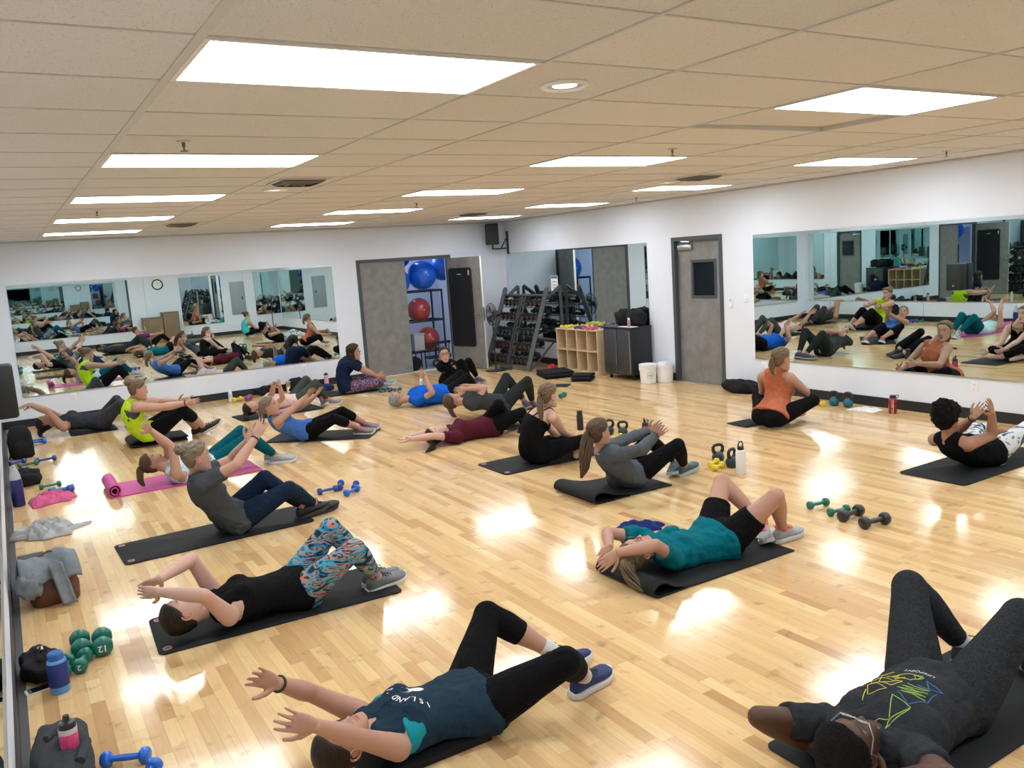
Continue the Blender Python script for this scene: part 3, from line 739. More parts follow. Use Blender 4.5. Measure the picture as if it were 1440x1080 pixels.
# ---- bottles
def bottle(label, x, y, prof, m, lid=None, lid_m=None, bands=(), extra=None, z=0.0, name='water_bottle'):
    t = thing(name, label, 'bottle', (x, y, z))
    G().lathe(prof, 24).build('body', m, t)
    if lid: G().lathe(lid, 24).build('lid', lid_m or black_pl, t)
    for bn, bp, bm_ in bands: G().lathe(bp, 24).build(bn, bm_, t)
    if extra: extra(t)
    return t
def steel(h, r): return [(r*0.92, 0), (r, 0.006), (r, h*0.80), (r*0.9, h*0.86), (r*0.62, h*0.89)]
def cap(h, r): return [(r*0.66, h*0.885), (r*0.66, h*0.99), (r*0.58, h)]
def loop(h, r, m=black_pl):
    def f(t): G().tube([(-r*0.6, 0, h*0.93), (-r*0.62, 0, h*1.08), (-r*0.3, 0, h*1.17), (r*0.3, 0, h*1.17), (r*0.62, 0, h*1.08), (r*0.6, 0, h*0.93)], 0.006, 8, ref=(0, 1, 0)).build('carry_loop', m, t)
    return f
bottle('white steel bottle with a black loop lid beside the kettlebell', 4.775, 2.50, steel(0.25, 0.044), mk('white_powder_coat', (0.78, 0.79, 0.80), 0.4), cap(0.25, 0.044), extra=loop(0.25, 0.044))
bottle('black steel bottle standing beyond the seated woman', 4.93, 5.11, steel(0.21, 0.038), mk('black_powder_coat', (0.015, 0.015, 0.017), 0.5), [(0.032, 0.186), (0.032, 0.225), (0.026, 0.23)])
red_b = bottle('red plastic bottle with white lettering by the right wall', 7.81, 3.09, [(0.040, 0), (0.045, 0.006), (0.045, 0.15), (0.042, 0.168), (0.033, 0.178)], mk('translucent_red_plastic', (0.26, 0.006, 0.012), 0.2, spec=0.6),
       [(0.034, 0.176), (0.034, 0.205), (0.03, 0.209)], extra=lambda t: G().torus((0.05, -0.02, 0.19), 0.018, 0.004, 18, 6, (0.4, 1, 0)).build('lid_tether', black_pl, t))
def spout(t):
    G().tube([(0.0, 0.0, 0.165), (-0.012, 0.0, 0.19), (-0.014, 0, 0.215)], [0.014, 0.011, 0.008], 8).build('spout', black_pl, t)
    G().tube([(0.03, 0, 0.165), (0.045, 0, 0.18), (0.035, 0, 0.195), (0.015, 0, 0.19)], 0.006, 8, ref=(0, 1, 0)).build('carry_loop', black_pl, t)
bottle('magenta bottle with a black spout lid beyond the reaching hands', 5.16, 4.23, [(0.036, 0), (0.039, 0.005), (0.039, 0.12), (0.034, 0.135)], mk('magenta_plastic', (0.42, 0.02, 0.16), 0.25), [(0.036, 0.134), (0.036, 0.165), (0.028, 0.17)], extra=spout)
bottle('two-tone blue bottle on the floor near the green dumbbells', -0.60, 2.03, [(0.043, 0), (0.046, 0.006), (0.046, 0.04)], mk('light_blue_plastic', (0.10, 0.30, 0.62), 0.3),
       [(0.037, 0.172), (0.037, 0.205), (0.03, 0.212)], mk('mid_blue_plastic', (0.03, 0.12, 0.42), 0.3), bands=[('grip_sleeve', [(0.0475, 0.038), (0.0475, 0.155), (0.044, 0.160)], mk('navy_silicone', (0.012, 0.025, 0.16), 0.5)), ('shoulder', [(0.045, 0.16), (0.043, 0.17), (0.037, 0.175)], MATS['light_blue_plastic'])])
bottle('tall navy bottle with a clear pointed top by the pink towel', -0.69, 6.46, [(0.050, 0), (0.054, 0.008), (0.054, 0.24), (0.050, 0.26)], mk('navy_plastic', (0.018, 0.022, 0.13), 0.35),
       [(0.018, 0.37), (0.017, 0.395), (0.012, 0.40)], mk('grey_cap', (0.45, 0.46, 0.48), 0.4), bands=[('clear_top', [(0.050, 0.258), (0.045, 0.30), (0.032, 0.345), (0.019, 0.372)], mk('frosted_plastic', (0.42, 0.43, 0.46), 0.25))])
bottle('pale pink bottle with a black lid by the back wall', 4.11, 11.50, [(0.036, 0), (0.038, 0.005), (0.038, 0.19), (0.034, 0.205)], mk('pale_pink_coat', (0.70, 0.36, 0.45), 0.4), [(0.036, 0.204), (0.036, 0.225), (0.02, 0.23), (0.018, 0.245)])
bottle('tan and white tumbler by the black bag at the back wall', 3.42, 11.45, [(0.030, 0), (0.034, 0.004), (0.038, 0.17), (0.038, 0.18)], mk('white_enamel', (0.8, 0.79, 0.76), 0.35), [(0.040, 0.18), (0.040, 0.19), (0.02, 0.192)], mk('clear_lid', (0.5, 0.5, 0.5), 0.2),
       bands=[('tan_band', [(0.0368, 0.10), (0.0392, 0.178)], mk('tan_enamel', (0.42, 0.20, 0.09), 0.5))])
clear_m = mk('clear_plastic', (0.75, 0.78, 0.82), 0.12, spec=0.7)
for x_, y_, l in ((2.42, 11.33, 'clear plastic bottle beside the yellow dumbbell at the back wall'), (5.10, 9.72, 'clear plastic bottle standing beyond the man in blue')):
    bottle(l, x_, y_, [(0.030, 0), (0.032, 0.006), (0.032, 0.05), (0.030, 0.06), (0.032, 0.07), (0.032, 0.13), (0.026, 0.16), (0.013, 0.185)], clear_m, [(0.015, 0.186), (0.015, 0.20), (0.012, 0.203)], white_pl,
           bands=[('label_wrap', [(0.0325, 0.072), (0.0325, 0.125)], mk('pale_label', (0.45, 0.62, 0.80), 0.5))])

# ---- soft things: bags, clothes, towels
def blob(c, r, seed, amp=0.12, k=30, n=18, flat=True, power=2.6):
    """rounded lump with folds, resting on z=0 of its own frame"""
    rg = np.random.default_rng(seed); ph = rg.uniform(0, 6, 9)
    rings = []
    r = np.array(r, float)
    for i in range(n+1):
        t_ = math.pi*i/n
        ring = []
        for j in range(k):
            a = 2*math.pi*j/k
            s_, c_ = math.sin(a), math.cos(a); e = 2/power
            d = np.array([math.copysign(abs(c_)**e, c_)*math.sin(t_)**e, math.copysign(abs(s_)**e, s_)*math.sin(t_)**e, -math.copysign(abs(math.cos(t_))**e, math.cos(t_))])
            q = 1 + amp*(0.5*math.sin(3*a+4*t_+ph[0]) + 0.4*math.sin(5*a-3*t_+ph[1]) + 0.35*math.sin(7*t_+2*a+ph[2]) + 0.25*math.sin(9*a+ph[3]+5*t_))
            p = d*r*q
            if flat: p[2] = max(p[2], -r[2]*0.86)
            ring.append(np.array(c)+p)
        rings.append(ring)
    g = G(); g.loft(rings)
    return g
def cloth_pile(label, x, y, sx, sy, h, m, seed, name='towel', cat='towel', ang=0.0, z=0.0, n=46, tail=None):
    """crumpled cloth: a thick sheet with ridged folds, highest in the middle, thinning to its edge"""
    t = thing(name, label, cat, (x, y, z), ang)
    rg = np.random.default_rng(seed); ph = rg.uniform(0, 6, 12); fr = rg.uniform(0.7, 1.3, 12)
    top = np.zeros((n, n, 3)); bot = np.zeros((n, n, 3))
    for i in range(n):
        for j in range(n):
            u, v = 2*i/(n-1)-1, 2*j/(n-1)-1
            d = max(abs(u), abs(v)); a = math.atan2(v, u)
            rad = 1 + 0.16*math.sin(3*a+ph[0]) + 0.10*math.sin(5*a+ph[1]) + 0.06*math.sin(9*a+ph[2])
            # square to disc
            rr = d*rad; px_, py_ = sx*rr*math.cos(a), sy*rr*math.sin(a)
            f = (abs(math.sin(5*u*fr[0]+3*v*fr[1]+ph[3])) + abs(math.sin(4*v*fr[2]-5*u*fr[3]+ph[4])) + 0.6*abs(math.sin(9*u*fr[4]+7*v*fr[5]+ph[5])))/2.6
            zz = h*(0.25+0.75*f)*max(0.0, 1-d**3.0) + 0.007
            top[i, j] = (px_, py_, zz); bot[i, j] = (px_*0.985, py_*0.985, 0.0015)
    v = np.concatenate([top.reshape(-1, 3), bot.reshape(-1, 3)]); f = []
    N_ = n*n; id_ = lambda i, j: i*n+j
    for i in range(n-1):
        for j in range(n-1):
            f.append((id_(i, j), id_(i+1, j), id_(i+1, j+1), id_(i, j+1))); f.append((N_+id_(i, j), N_+id_(i, j+1), N_+id_(i+1, j+1), N_+id_(i+1, j)))
    edge = [(i, 0) for i in range(n)] + [(n-1, j) for j in range(1, n)] + [(i, n-1) for i in range(n-2, -1, -1)] + [(0, j) for j in range(n-2, 0, -1)]
    for (a, b_), (c, d_) in zip(edge, edge[1:]+edge[:1]): f.append((id_(a, b_), id_(c, d_), N_+id_(c, d_), N_+id_(a, b_)))
    g = G().add(v, f); g.build('crumpled_cloth', m, t, angle=80)
    if tail:
        P = [np.array(q) for q in tail]; g = G()
        g.loft([[p+np.array((0, -wd, 0.001)), p+np.array((0, wd, 0.001)), p+np.array((0, wd*.9, 0.012)), p+np.array((0, -wd*.9, 0.012))] for p, wd in zip(P, (0.09, 0.07, 0.05, 0.02))]).build('trailing_end', m, t, angle=80)
    return t
def fabric(name, col, vary=0.1, vs=20, rough=0.9):
    return mk(name, col, rough, spec=0.25, vary=vary, vscale=vs, bump=0.35, bscale=240)
blackf = fabric('black_fabric', (0.012, 0.012, 0.014)); 
# black bag near the phone
t = thing('gym_bag', 'black cloth bag against the left wall behind the phone', 'bag', (-0.675, 2.30, 0)); t.rotation_euler = (0, 0, 0.1)
blob((0, 0, 0.062), (0.088, 0.15, 0.072), 3, 0.16, 40, 22).build('bag_body', blackf, t, angle=180)
G().tube([(-0.02, -0.06, 0.12), (0.0, -0.03, 0.145), (0.02, 0.03, 0.14), (0.03, 0.07, 0.115)], 0.009, 8).build('carry_strap', blackf, t)
G().rbox(0.0, 0.025, -0.02, 0.035, 0.138, 0.148, 0.004).build('buckle', chrome_m, t)
t = thing('phone', 'white smartphone lying face up by the black bag', 'phone', (-0.690, 2.115, 0), 0.15)
G().rbox(-0.068, 0.068, -0.034, 0.034, 0.0005, 0.0085, 0.006).build('case', mk('white_phone_case', (0.72, 0.70, 0.68), 0.3), t)
G().rbox(-0.054, 0.054, -0.030, 0.030, 0.0085, 0.0092, 0.001).build('screen', mk('phone_screen', (0.01, 0.01, 0.012), 0.08), t)
# brown leather bag with a grey hoodie thrown over it
t = thing('leather_bag', 'brown leather bag standing by the left wall', 'bag', (-0.545, 3.48, 0), 0.12)
brown_m = mk('brown_leather', (0.115, 0.042, 0.020), 0.5, vary=0.2, vscale=9, bump=0.25, bscale=70)
g = G(); rings = []
for z_, hx, hy in ((0.0, 0.125, 0.10), (0.012, 0.14, 0.115), (0.10, 0.145, 0.12), (0.20, 0.13, 0.085), (0.25, 0.11, 0.04), (0.262, 0.10, 0.015)):
    rings.append([(x, y, z_) for x, y in rounded_rect(hx, hy, min(hx, hy)*0.55, 6)])
g.loft(rings).build('bag_body', brown_m, t, angle=60)
G().tube([(-0.07, 0.0, 0.25), (-0.06, 0, 0.31), (0.0, 0, 0.335), (0.06, 0, 0.31), (0.07, 0, 0.25)], 0.008, 8, ref=(0, 1, 0)).build('handle', brown_m, t)
greyf = fabric('grey_fleece', (0.20, 0.225, 0.255), 0.12, 30)
t = thing('hoodie', 'grey hoodie draped over the brown leather bag', 'clothing', (-0.56, 3.47, 0), 0.12)
def drape(path_fn, nu, nv, thick, m, parent, name):
    top = np.array([[path_fn(i/(nu-1), j/(nv-1)) for j in range(nv)] for i in range(nu)])
    v = top.reshape(-1, 3); f = [(i*nv+j, (i+1)*nv+j, (i+1)*nv+j+1, i*nv+j+1) for i in range(nu-1) for j in range(nv-1)]
    o = G().add(v, f).build(name, m, parent, angle=180)
    md = o.modifiers.new('thickness', 'SOLIDIFY'); md.thickness = thick; md.offset = 1
    return o
def hood_body(u, v):
    # over the top of the bag, from the front side over to the back, v along x
    a = math.pi*(0.12+0.76*u); x_ = -0.17+0.33*v
    yy = -math.cos(a)*(0.145+0.02*math.sin(9*v)); zz = 0.10+math.sin(a)*(0.205+0.018*math.sin(7*v+4*u)) + 0.010*math.sin(16*v+5*u) - 0.08*max(0, abs(v-0.5)-0.35)
    return (x_, yy, max(zz, 0.02))
drape(hood_body, 26, 26, 0.016, greyf, t, 'body_panel')
def sleeve(u, v):
    x_ = -0.02+0.085*v+0.05*u; a = (v-0.5)
    return (x_, -0.135-0.06*u+0.02*math.cos(a*3), max(0.29-0.29*u**1.1+0.012*math.cos(a*5), 0.012))
drape(sleeve, 18, 10, 0.016, greyf, t, 'sleeve')
blob((-0.13, -0.10, 0.17), (0.07, 0.07, 0.085), 9, 0.16, 26, 16, flat=False).build('bunched_hood', greyf, t, angle=180)
t = thing('folded_pad', 'slate grey folded pad between the wall and the brown bag', 'pad', (-0.655, 3.83, 0))
G().rbox(-0.075, 0.085, -0.14, 0.14, 0, 0.19, 0.02).build('pad_body', fabric('slate_fabric', (0.075, 0.085, 0.10)), t)
G().rbox(-0.077, 0.087, -0.142, 0.142, 0.19, 0.205, 0.008).build('top_flap', MATS['slate_fabric'], t)
# dark grey coat at the bottom left with a pink bottle
t = thing('coat', 'dark grey fleece coat heaped at the bottom left corner', 'clothing', (-0.63, 1.13, 0))
dkf = fabric('dark_grey_fleece', (0.045, 0.050, 0.056), 0.12, 30)
blob((0, 0.02, 0.085), (0.115, 0.26, 0.105), 21, 0.09, 40, 24).build('heaped_body', dkf, t, angle=180)
G().tube([(0.055, -0.17, 0.155), (0.085, -0.06, 0.172), (0.06, 0.04, 0.183), (0.0, 0.08, 0.19), (-0.05, 0.03, 0.19)], [0.02, 0.024, 0.024, 0.02, 0.016], 10).build('collar', dkf, t)
bottle('pink bottle with a black cap sticking out of the dark grey coat', -0.60, 1.06, [(0.032, 0), (0.035, 0.005), (0.035, 0.09), (0.033, 0.10)], mk('hot_pink_plastic', (0.66, 0.06, 0.22), 0.3), [(0.034, 0.099), (0.030, 0.122), (0.014, 0.128), (0.012, 0.15)], black_pl, z=0.165,
       bands=[('clear_collar', [(0.0355, 0.078), (0.0355, 0.10)], mk('clear_band', (0.55, 0.5, 0.48), 0.2))])
cloth_pile('crumpled pale grey and white towel by the left wall', -0.53, 5.22, 0.22, 0.20, 0.13, fabric('pale_grey_terry', (0.40, 0.41, 0.42), 0.25, 12), 5, tail=[(0.12, 0.0, 0.0), (0.20, 0.03, 0.0), (0.28, 0.06, 0), (0.36, 0.09, 0)])
cloth_pile('pink towel crumpled under the blue dumbbell', -0.43, 6.42, 0.20, 0.19, 0.10, fabric('pink_terry', (0.62, 0.12, 0.26), 0.2, 14), 8)
cloth_pile('navy blue towel spread beside the woman in teal', 3.17, 1.98, 0.17, 0.13, 0.05, fabric('navy_terry', (0.008, 0.022, 0.13), 0.2, 14), 12, ang=-0.4)
t = thing('gym_bag', 'black soft bag by the left wall behind the tall navy bottle', 'bag', (-0.60, 7.42, 0), 0.1)
blob((0, 0, 0.075), (0.14, 0.16, 0.088), 31, 0.12).build('bag_body', blackf, t, angle=180)
G().tube([(-0.06, -0.08, 0.14), (-0.08, -0.02, 0.175), (-0.05, 0.06, 0.15)], 0.009, 8).build('strap', blackf, t)
t = thing('backpack', 'black backpack standing by the left wall before the lying woman', 'bag', (-0.60, 9.12, 0), 0.2)
g = G(); rings = []
for z_, hx, hy in ((0.0, 0.10, 0.10), (0.02, 0.125, 0.12), (0.18, 0.13, 0.13), (0.30, 0.12, 0.11), (0.37, 0.085, 0.07), (0.395, 0.04, 0.03)):
    rings.append([(x*(1+0.05*math.sin(z_*20)), y, z_) for x, y in rounded_rect(hx, hy, min(hx, hy)*0.6, 6)])
g.loft(rings).build('bag_body', blackf, t, angle=180)
blob((-0.02, -0.115, 0.13), (0.085, 0.045, 0.09), 4, 0.08, 24, 14, flat=False).build('front_pocket', blackf, t, angle=180)
G().tube([(-0.1, 0.0, 0.33), (-0.14, -0.02, 0.22), (-0.13, -0.05, 0.08), (-0.16, -0.1, 0.012)], 0.010, 8).build('strap', blackf, t)
t = thing('jacket', 'black jacket heaped against the right wall beside the grey door', 'clothing', (7.86, 5.38, 0), 0.0)
blob((0, 0.02, 0.075), (0.15, 0.27, 0.09), 44, 0.16, 40, 20).build('heaped_body', blackf, t, angle=180)
t = thing('gym_bag', 'black bag by the back wall behind the tan tumbler', 'bag', (3.60, 11.50, 0))
blob((0, 0, 0.10), (0.20, 0.13, 0.115), 13, 0.14, 34, 18).build('bag_body', blackf, t, angle=180)
t = thing('jacket', 'black jacket by the back wall left of the tan tumbler', 'clothing', (3.10, 11.52, 0))
blob((0, 0, 0.07), (0.20, 0.12, 0.08), 15, 0.14, 34, 18).build('heaped_body', blackf, t, angle=180)
t = thing('gym_bag', 'dark blue bag behind the woman in navy tee', 'bag', (3.93, 10.99, 0))
blob((0, 0, 0.055), (0.12, 0.10, 0.062), 16, 0.12, 26, 16).build('bag_body', fabric('dark_blue_nylon', (0.02, 0.03, 0.10)), t, angle=180)

# ---- open book by the right wall
t = thing('open_book', 'open white book lying by the red bottle', 'book', (7.79, 3.43, 0), math.pi/2+0.05)
paper = mk('paper', (0.78, 0.78, 0.78), 0.7)
for s_ in (-1, 1):
    rings = []
    for q in np.linspace(0, 1, 8):
        z_ = 0.004+0.020*math.sin(math.pi*min(1, q*1.25+0.05))**0.8*(1-q*0.55); x_ = s_*0.165*q
        rings.append([(x_, -0.115, 0.001), (x_, 0.115, 0.001), (x_, 0.115, z_), (x_, -0.115, z_)])
    G().loft(rings).build('page_block', paper, t, angle=60)
g = G().box(-0.17, 0.17, -0.12, 0.12, 0.0002, 0.0012); g.build('cover', mk('grey_card', (0.5, 0.5, 0.52), 0.6), t, smooth=False)

# ---- wooden cubby with small dumbbells on top
birch = mk('birch_veneer', (0.62, 0.47, 0.30), 0.5, vary=0.06, vscale=5, stretch=(1, 1, 6))
t = thing('cubby_shelf', 'pale wooden cubby shelf with eight square openings', 'shelf', (7.60, 8.24, 0))
W_, D_, H_ = 1.17, 0.385, 0.735
def cubp(nm, *bx): G().box(*bx).build(nm, birch, t, smooth=False)
cubp('side_panel', 0, D_, 0, 0.018, 0.03, H_); cubp('side_panel', 0, D_, W_-0.018, W_, 0.03, H_)
cubp('top_panel', -0.004, D_, -0.004, W_+0.004, H_, H_+0.018); cubp('bottom_panel', 0, D_, 0.018, W_-0.018, 0.03, 0.05); cubp('shelf_board', 0.003, D_-0.01, 0.018, W_-0.018, 0.385, 0.403)
for k in (1, 2, 3):
    yk = W_*k/4
    cubp('divider', 0.003, D_-0.01, yk-0.009, yk+0.009, 0.05, 0.385); cubp('divider', 0.003, D_-0.01, yk-0.009, yk+0.009, 0.403, H_)
cubp('back_panel', D_-0.008, D_, 0.018, W_-0.018, 0.05, H_); cubp('plinth', 0.01, D_, 0.0, W_, 0.0, 0.03)
ZT = H_+0.018
rc = random.Random(3)
spec = [('yellow', YEL, [(0.07, 1.10), (0.12, 1.04), (0.19, 0.98), (0.09, 0.92), (0.22, 1.10), (0.30, 1.02), (0.29, 0.72), (0.32, 0.62), (0.27, 0.55)]),
        ('purple', PURP, [(0.07, 0.66), (0.13, 0.60), (0.08, 0.53), (0.18, 0.68), (0.20, 0.50), (0.31, 0.45), (0.33, 0.36)]),
        ('pink', PINK, [(0.06, 0.32), (0.10, 0.25), (0.05, 0.18), (0.15, 0.33), (0.17, 0.22), (0.09, 0.40)])]
for cname, cc, pts in spec:
    for k, (dx, dy) in enumerate(sorted(pts, key=lambda q: q[1])):
        dumbbell('small %s dumbbell on the wooden cubby, %s of its colour from the cabinet end' % (cname, ORD[k]), 7.60+dx, 8.24+dy, rc.uniform(-0.5, 1.2), 0.135, 0.025, cc, z=ZT, group='small %s dumbbells on the cubby' % cname)
for k, (dx, dy) in enumerate(((0.33, 0.24), (0.33, 0.16), (0.34, 0.08))):
    dumbbell('small purple dumbbell at the back of the cubby, %s from the black cabinet' % ('third', 'second', 'nearest')[k], 7.60+dx, 8.24+dy, rc.uniform(-0.4, 0.6), 0.135, 0.025, PURP, z=ZT, group='purple dumbbells by the cabinet')

# ---- black cabinet on castors
cab_m = mk('black_cabinet_laminate', (0.013, 0.014, 0.017), 0.4); cdoor_m = mk('graphite_cabinet_door', (0.040, 0.043, 0.048), 0.35)
t = thing('media_cabinet', 'black cabinet on castors with grey doors', 'cabinet', (7.61, 7.38, 0))
G().rbox(0.0, 0.40, 0.0, 0.68, 0.08, 0.80, 0.006).build('carcass', cab_m, t); G().rbox(-0.01, 0.405, -0.008, 0.69, 0.80, 0.83, 0.006).build('top_board', cab_m, t)
for (ya, yb, an) in ((0.345, 0.67, 0.0), (0.01, 0.335, 0.0)):
    dd = G().rbox(-0.024, -0.003, ya, yb, 0.10, 0.79, 0.004).build('cabinet_door', cdoor_m, t)
    G().box(-0.030, -0.024, ya+0.004, ya+0.02, 0.12, 0.77).build('door_pull', mk('aluminium_strip', (0.5, 0.51, 0.53), 0.3, 1.0), dd, smooth=False)
for cx_ in (0.05, 0.35):
    for cy_ in (0.06, 0.62):
        c_ = G().tube([(cx_, cy_, 0.08), (cx_+0.01, cy_, 0.05)], 0.01, 8).build('castor', black_metal, t)
        G().lathe([(0.02, -0.014), (0.028, -0.010), (0.028, 0.010), (0.02, 0.014)], 16, (cx_+0.012, cy_, 0.028), 'y').build('wheel', black_pl, c_)
for (cy_, w_, h_, sd, lab) in ((7.84, 0.15, 0.135, 51, 'left black bag on top of the cabinet'), (7.56, 0.17, 0.14, 52, 'right black bag on top of the cabinet')):
    bg = thing('gym_bag', lab, 'bag', (7.86, cy_, 0.832)); blob((0, 0, h_*0.86), (0.13, w_, h_), sd, 0.10, 30, 18).build('bag_body', blackf, bg, angle=180)
    G().tube([(-0.05, -0.07, h_*1.7), (-0.06, 0, h_*1.95), (-0.05, 0.07, h_*1.7)], 0.009, 8).build('handle', blackf, bg)
t = thing('paper_sheet', 'white sheets of paper on the black cabinet', 'paper', (7.685, 7.585, 0.8305), 0.1); G().box(-0.06, 0.06, -0.20, 0.14, 0, 0.006).build('sheet_stack', paper, t, smooth=False)
bottle('small pale pink bottle on the black cabinet', 7.67, 7.50, [(0.020, 0), (0.023, 0.004), (0.023, 0.09), (0.018, 0.105)], mk('rose_plastic', (0.50, 0.25, 0.28), 0.35), [(0.019, 0.105), (0.019, 0.135), (0.012, 0.14)], white_pl, z=0.837)
# ---- buckets
def bucket(label, x, y, logo):
    t = thing('bucket', label, 'bucket', (x, y, 0))
    G().lathe([(0.110, 0), (0.115, 0.005), (0.132, 0.25), (0.138, 0.252), (0.138, 0.275), (0.128, 0.278)], 30).build('pail', white_pl, t)
    G().torus((0, 0, 0.235), 0.136, 0.005, 30, 6).build('rim_rib', white_pl, t)
    if logo:
        G().lathe([(0.138, 0.279), (0.138, 0.292), (0.06, 0.296), (0.05, 0.305), (0.01, 0.306)], 30).build('lid', white_pl, t)
        for s_ in (-1, 1): G().sphere((s_*0.137, -0.03*s_, 0.22), 0.014, 10, 6).build('handle_lug', white_pl, t)
        a0 = math.atan2(CAM[1]-y, CAM[0]-x)+0.25; zc_ = 0.13; Rr = 0.1245
        rings = []
        for k in range(29):
            q = 2*math.pi*k/28; ring = []
            for rr in (0.046, 0.050):
                aa = a0 + rr*math.cos(q)/Rr; z_ = zc_+rr*math.sin(q); ring.append((1.012*(0.115+0.017*z_/0.25)*math.cos(aa), 1.012*(0.115+0.017*z_/0.25)*math.sin(aa), z_))
            rings.append(ring)
        v = np.concatenate([np.array(r_) for r_ in rings]); f = [(2*k, 2*k+1, 2*k+3, 2*k+2) for k in range(28)]
        G().add(v, f).build('printed_ring', mk('logo_teal', (0.10, 0.28, 0.33), 0.5), t)
        for z_, wd in ((0.140, 0.028), (0.128, 0.034), (0.116, 0.024)):
            r_ = 1.012*(0.115+0.017*z_/0.25); pts = [(r_*math.cos(a0+q), r_*math.sin(a0+q)) for q in np.linspace(-wd/Rr, wd/Rr, 9)]
            G().add([(px_, py_, z_-0.0025) for px_, py_ in pts]+[(px_, py_, z_+0.0025) for px_, py_ in pts], [(k, k+1, k+10, k+9) for k in range(8)]).build('printed_line', MATS['logo_teal'], t)
    else:
        blob((0, 0, 0.27), (0.118, 0.118, 0.045), 61, 0.10, 26, 12, flat=False).build('bin_liner', mk('clear_liner', (0.66, 0.72, 0.80), 0.25), t, angle=180)
bucket('white lidded bucket with a round blue logo beside the cabinet', 7.64, 7.06, True)
bucket('white bucket with a clear liner nearest the grey door', 7.86, 6.99-0.06, False)

# ---- dumbbell rack along the right wall
rack_m = mk('gunmetal_rack', (0.060, 0.068, 0.078), 0.4, 0.3)
t = thing('dumbbell_rack', 'tall gunmetal A-frame rack filled with dumbbells', 'rack', (0, 0, 0))
def bar(nm, a, b_, w_=0.035, k=4, m=rack_m): G().tube([a, b_], w_, k, ref=(0, 1, 0.01)).build(nm, m, t, angle=30)
for yk in (9.76, 11.18):
    bar('upright', (7.19, yk, 0.02), (7.69, yk, 1.42), 0.052)
    G().sphere((7.69, yk, 1.425), 0.04, 12, 8).build('end_cap', rack_m, t)
    bar('back_leg', (7.69, yk, 1.25), (7.98, yk, 1.46), 0.036); bar('rear_post', (7.98, yk, 1.46), (8.0, yk, 0.03), 0.036); bar('foot_brace', (7.42, yk, 0.58), (7.97, yk, 0.45), 0.036); bar('thin_brace', (7.26, yk, 0.02), (7.80, yk, 0.49), 0.015, 6, black_metal)
for q in (10.40, 10.50, 10.57):
    bar('centre_bar', (7.22, q-0.05, 0.10), (7.66, q, 1.32), 0.020, 6, black_metal)
bar('foot_plate', (7.17, 10.30, 0.035), (7.17, 10.62, 0.035), 0.05)
bar('top_rail', (7.66, 9.76, 1.31), (7.66, 11.18, 1.31), 0.03)
tiers = [(0.16, 7.29), (0.40, 7.38), (0.66, 7.47), (0.92, 7.56), (1.16, 7.65)]
ring_cols = {0: (0.30, 0.10, 0.10), 1: (0.30, 0.12, 0.10), 2: (0.16, 0.24, 0.24), 3: (0.28, 0.12, 0.10), 4: (0.30, 0.17, 0.08)}
for k, (z_, x_) in enumerate(tiers):
    G().box(x_-0.02, x_+0.02, 9.77, 11.17, z_-0.075, z_-0.06).build('shelf_rail', rack_m, t, smooth=False)
    G().box(x_+0.16, x_+0.20, 9.77, 11.17, z_-0.02, z_-0.005).build('shelf_rail', rack_m, t, smooth=False)
head_m = mk('rubber_dumbbell_head', (0.009, 0.009, 0.010), 0.6, spec=0.3)
RD = {}
def rack_dumbbell(x, y, z, tier, label):
    if tier not in RD:
        r = 0.062 + 0.004*(4-tier)
        a = G().lathe([(r*0.8, -0.15), (r, -0.145), (r, -0.08), (r*0.85, -0.075)], 18, axis='x').mesh('weight_head'); b2 = G().lathe([(r*0.85, 0.075), (r, 0.08), (r, 0.145), (r*0.8, 0.15)], 18, axis='x').mesh('weight_head')
        c = G().lathe([(0.016, -0.09), (0.016, 0.09)], 10, axis='x').mesh('handle')
        rg = G().torus((-0.151, 0, 0), r*0.40, 0.004, 18, 6, (1, 0, 0)).mesh('coloured_ring')
        for me_, mm_ in ((a, head_m), (b2, head_m), (c, chrome_m), (rg, mk('ring_%d' % tier, ring_cols[tier], 0.5))): fixn(me_); me_.materials.append(mm_); shade(me_, 40)
        RD[tier] = [('weight_head', a), ('weight_head', b2), ('handle', c), ('coloured_ring', rg)]
    tt = thing('rack_dumbbell', label, 'dumbbell', (x, y, z), 0, 'rubber dumbbells on the rack'); tt.rotation_euler = (0, math.radians(-14), 0)
    for nm, me_ in RD[tier]:
        o = bpy.data.objects.new(nm, me_); COL.objects.link(o); o.parent = tt
tn = ['bottom', 'second', 'middle', 'fourth', 'top']
for k, (z_, x_) in enumerate(tiers):
    for q in range(4):
        rack_dumbbell(x_+0.10, 9.90+0.145*q, z_+0.045, k, 'black dumbbell, %s tier of the rack, %s from the cubby end' % (tn[k], ORD[q]))
    for q in range(4):
        rack_dumbbell(x_+0.10, 10.66+0.138*q, z_+0.045, k, 'black dumbbell, %s tier of the rack, %s from the cubby end' % (tn[k], ORD[q+4]))

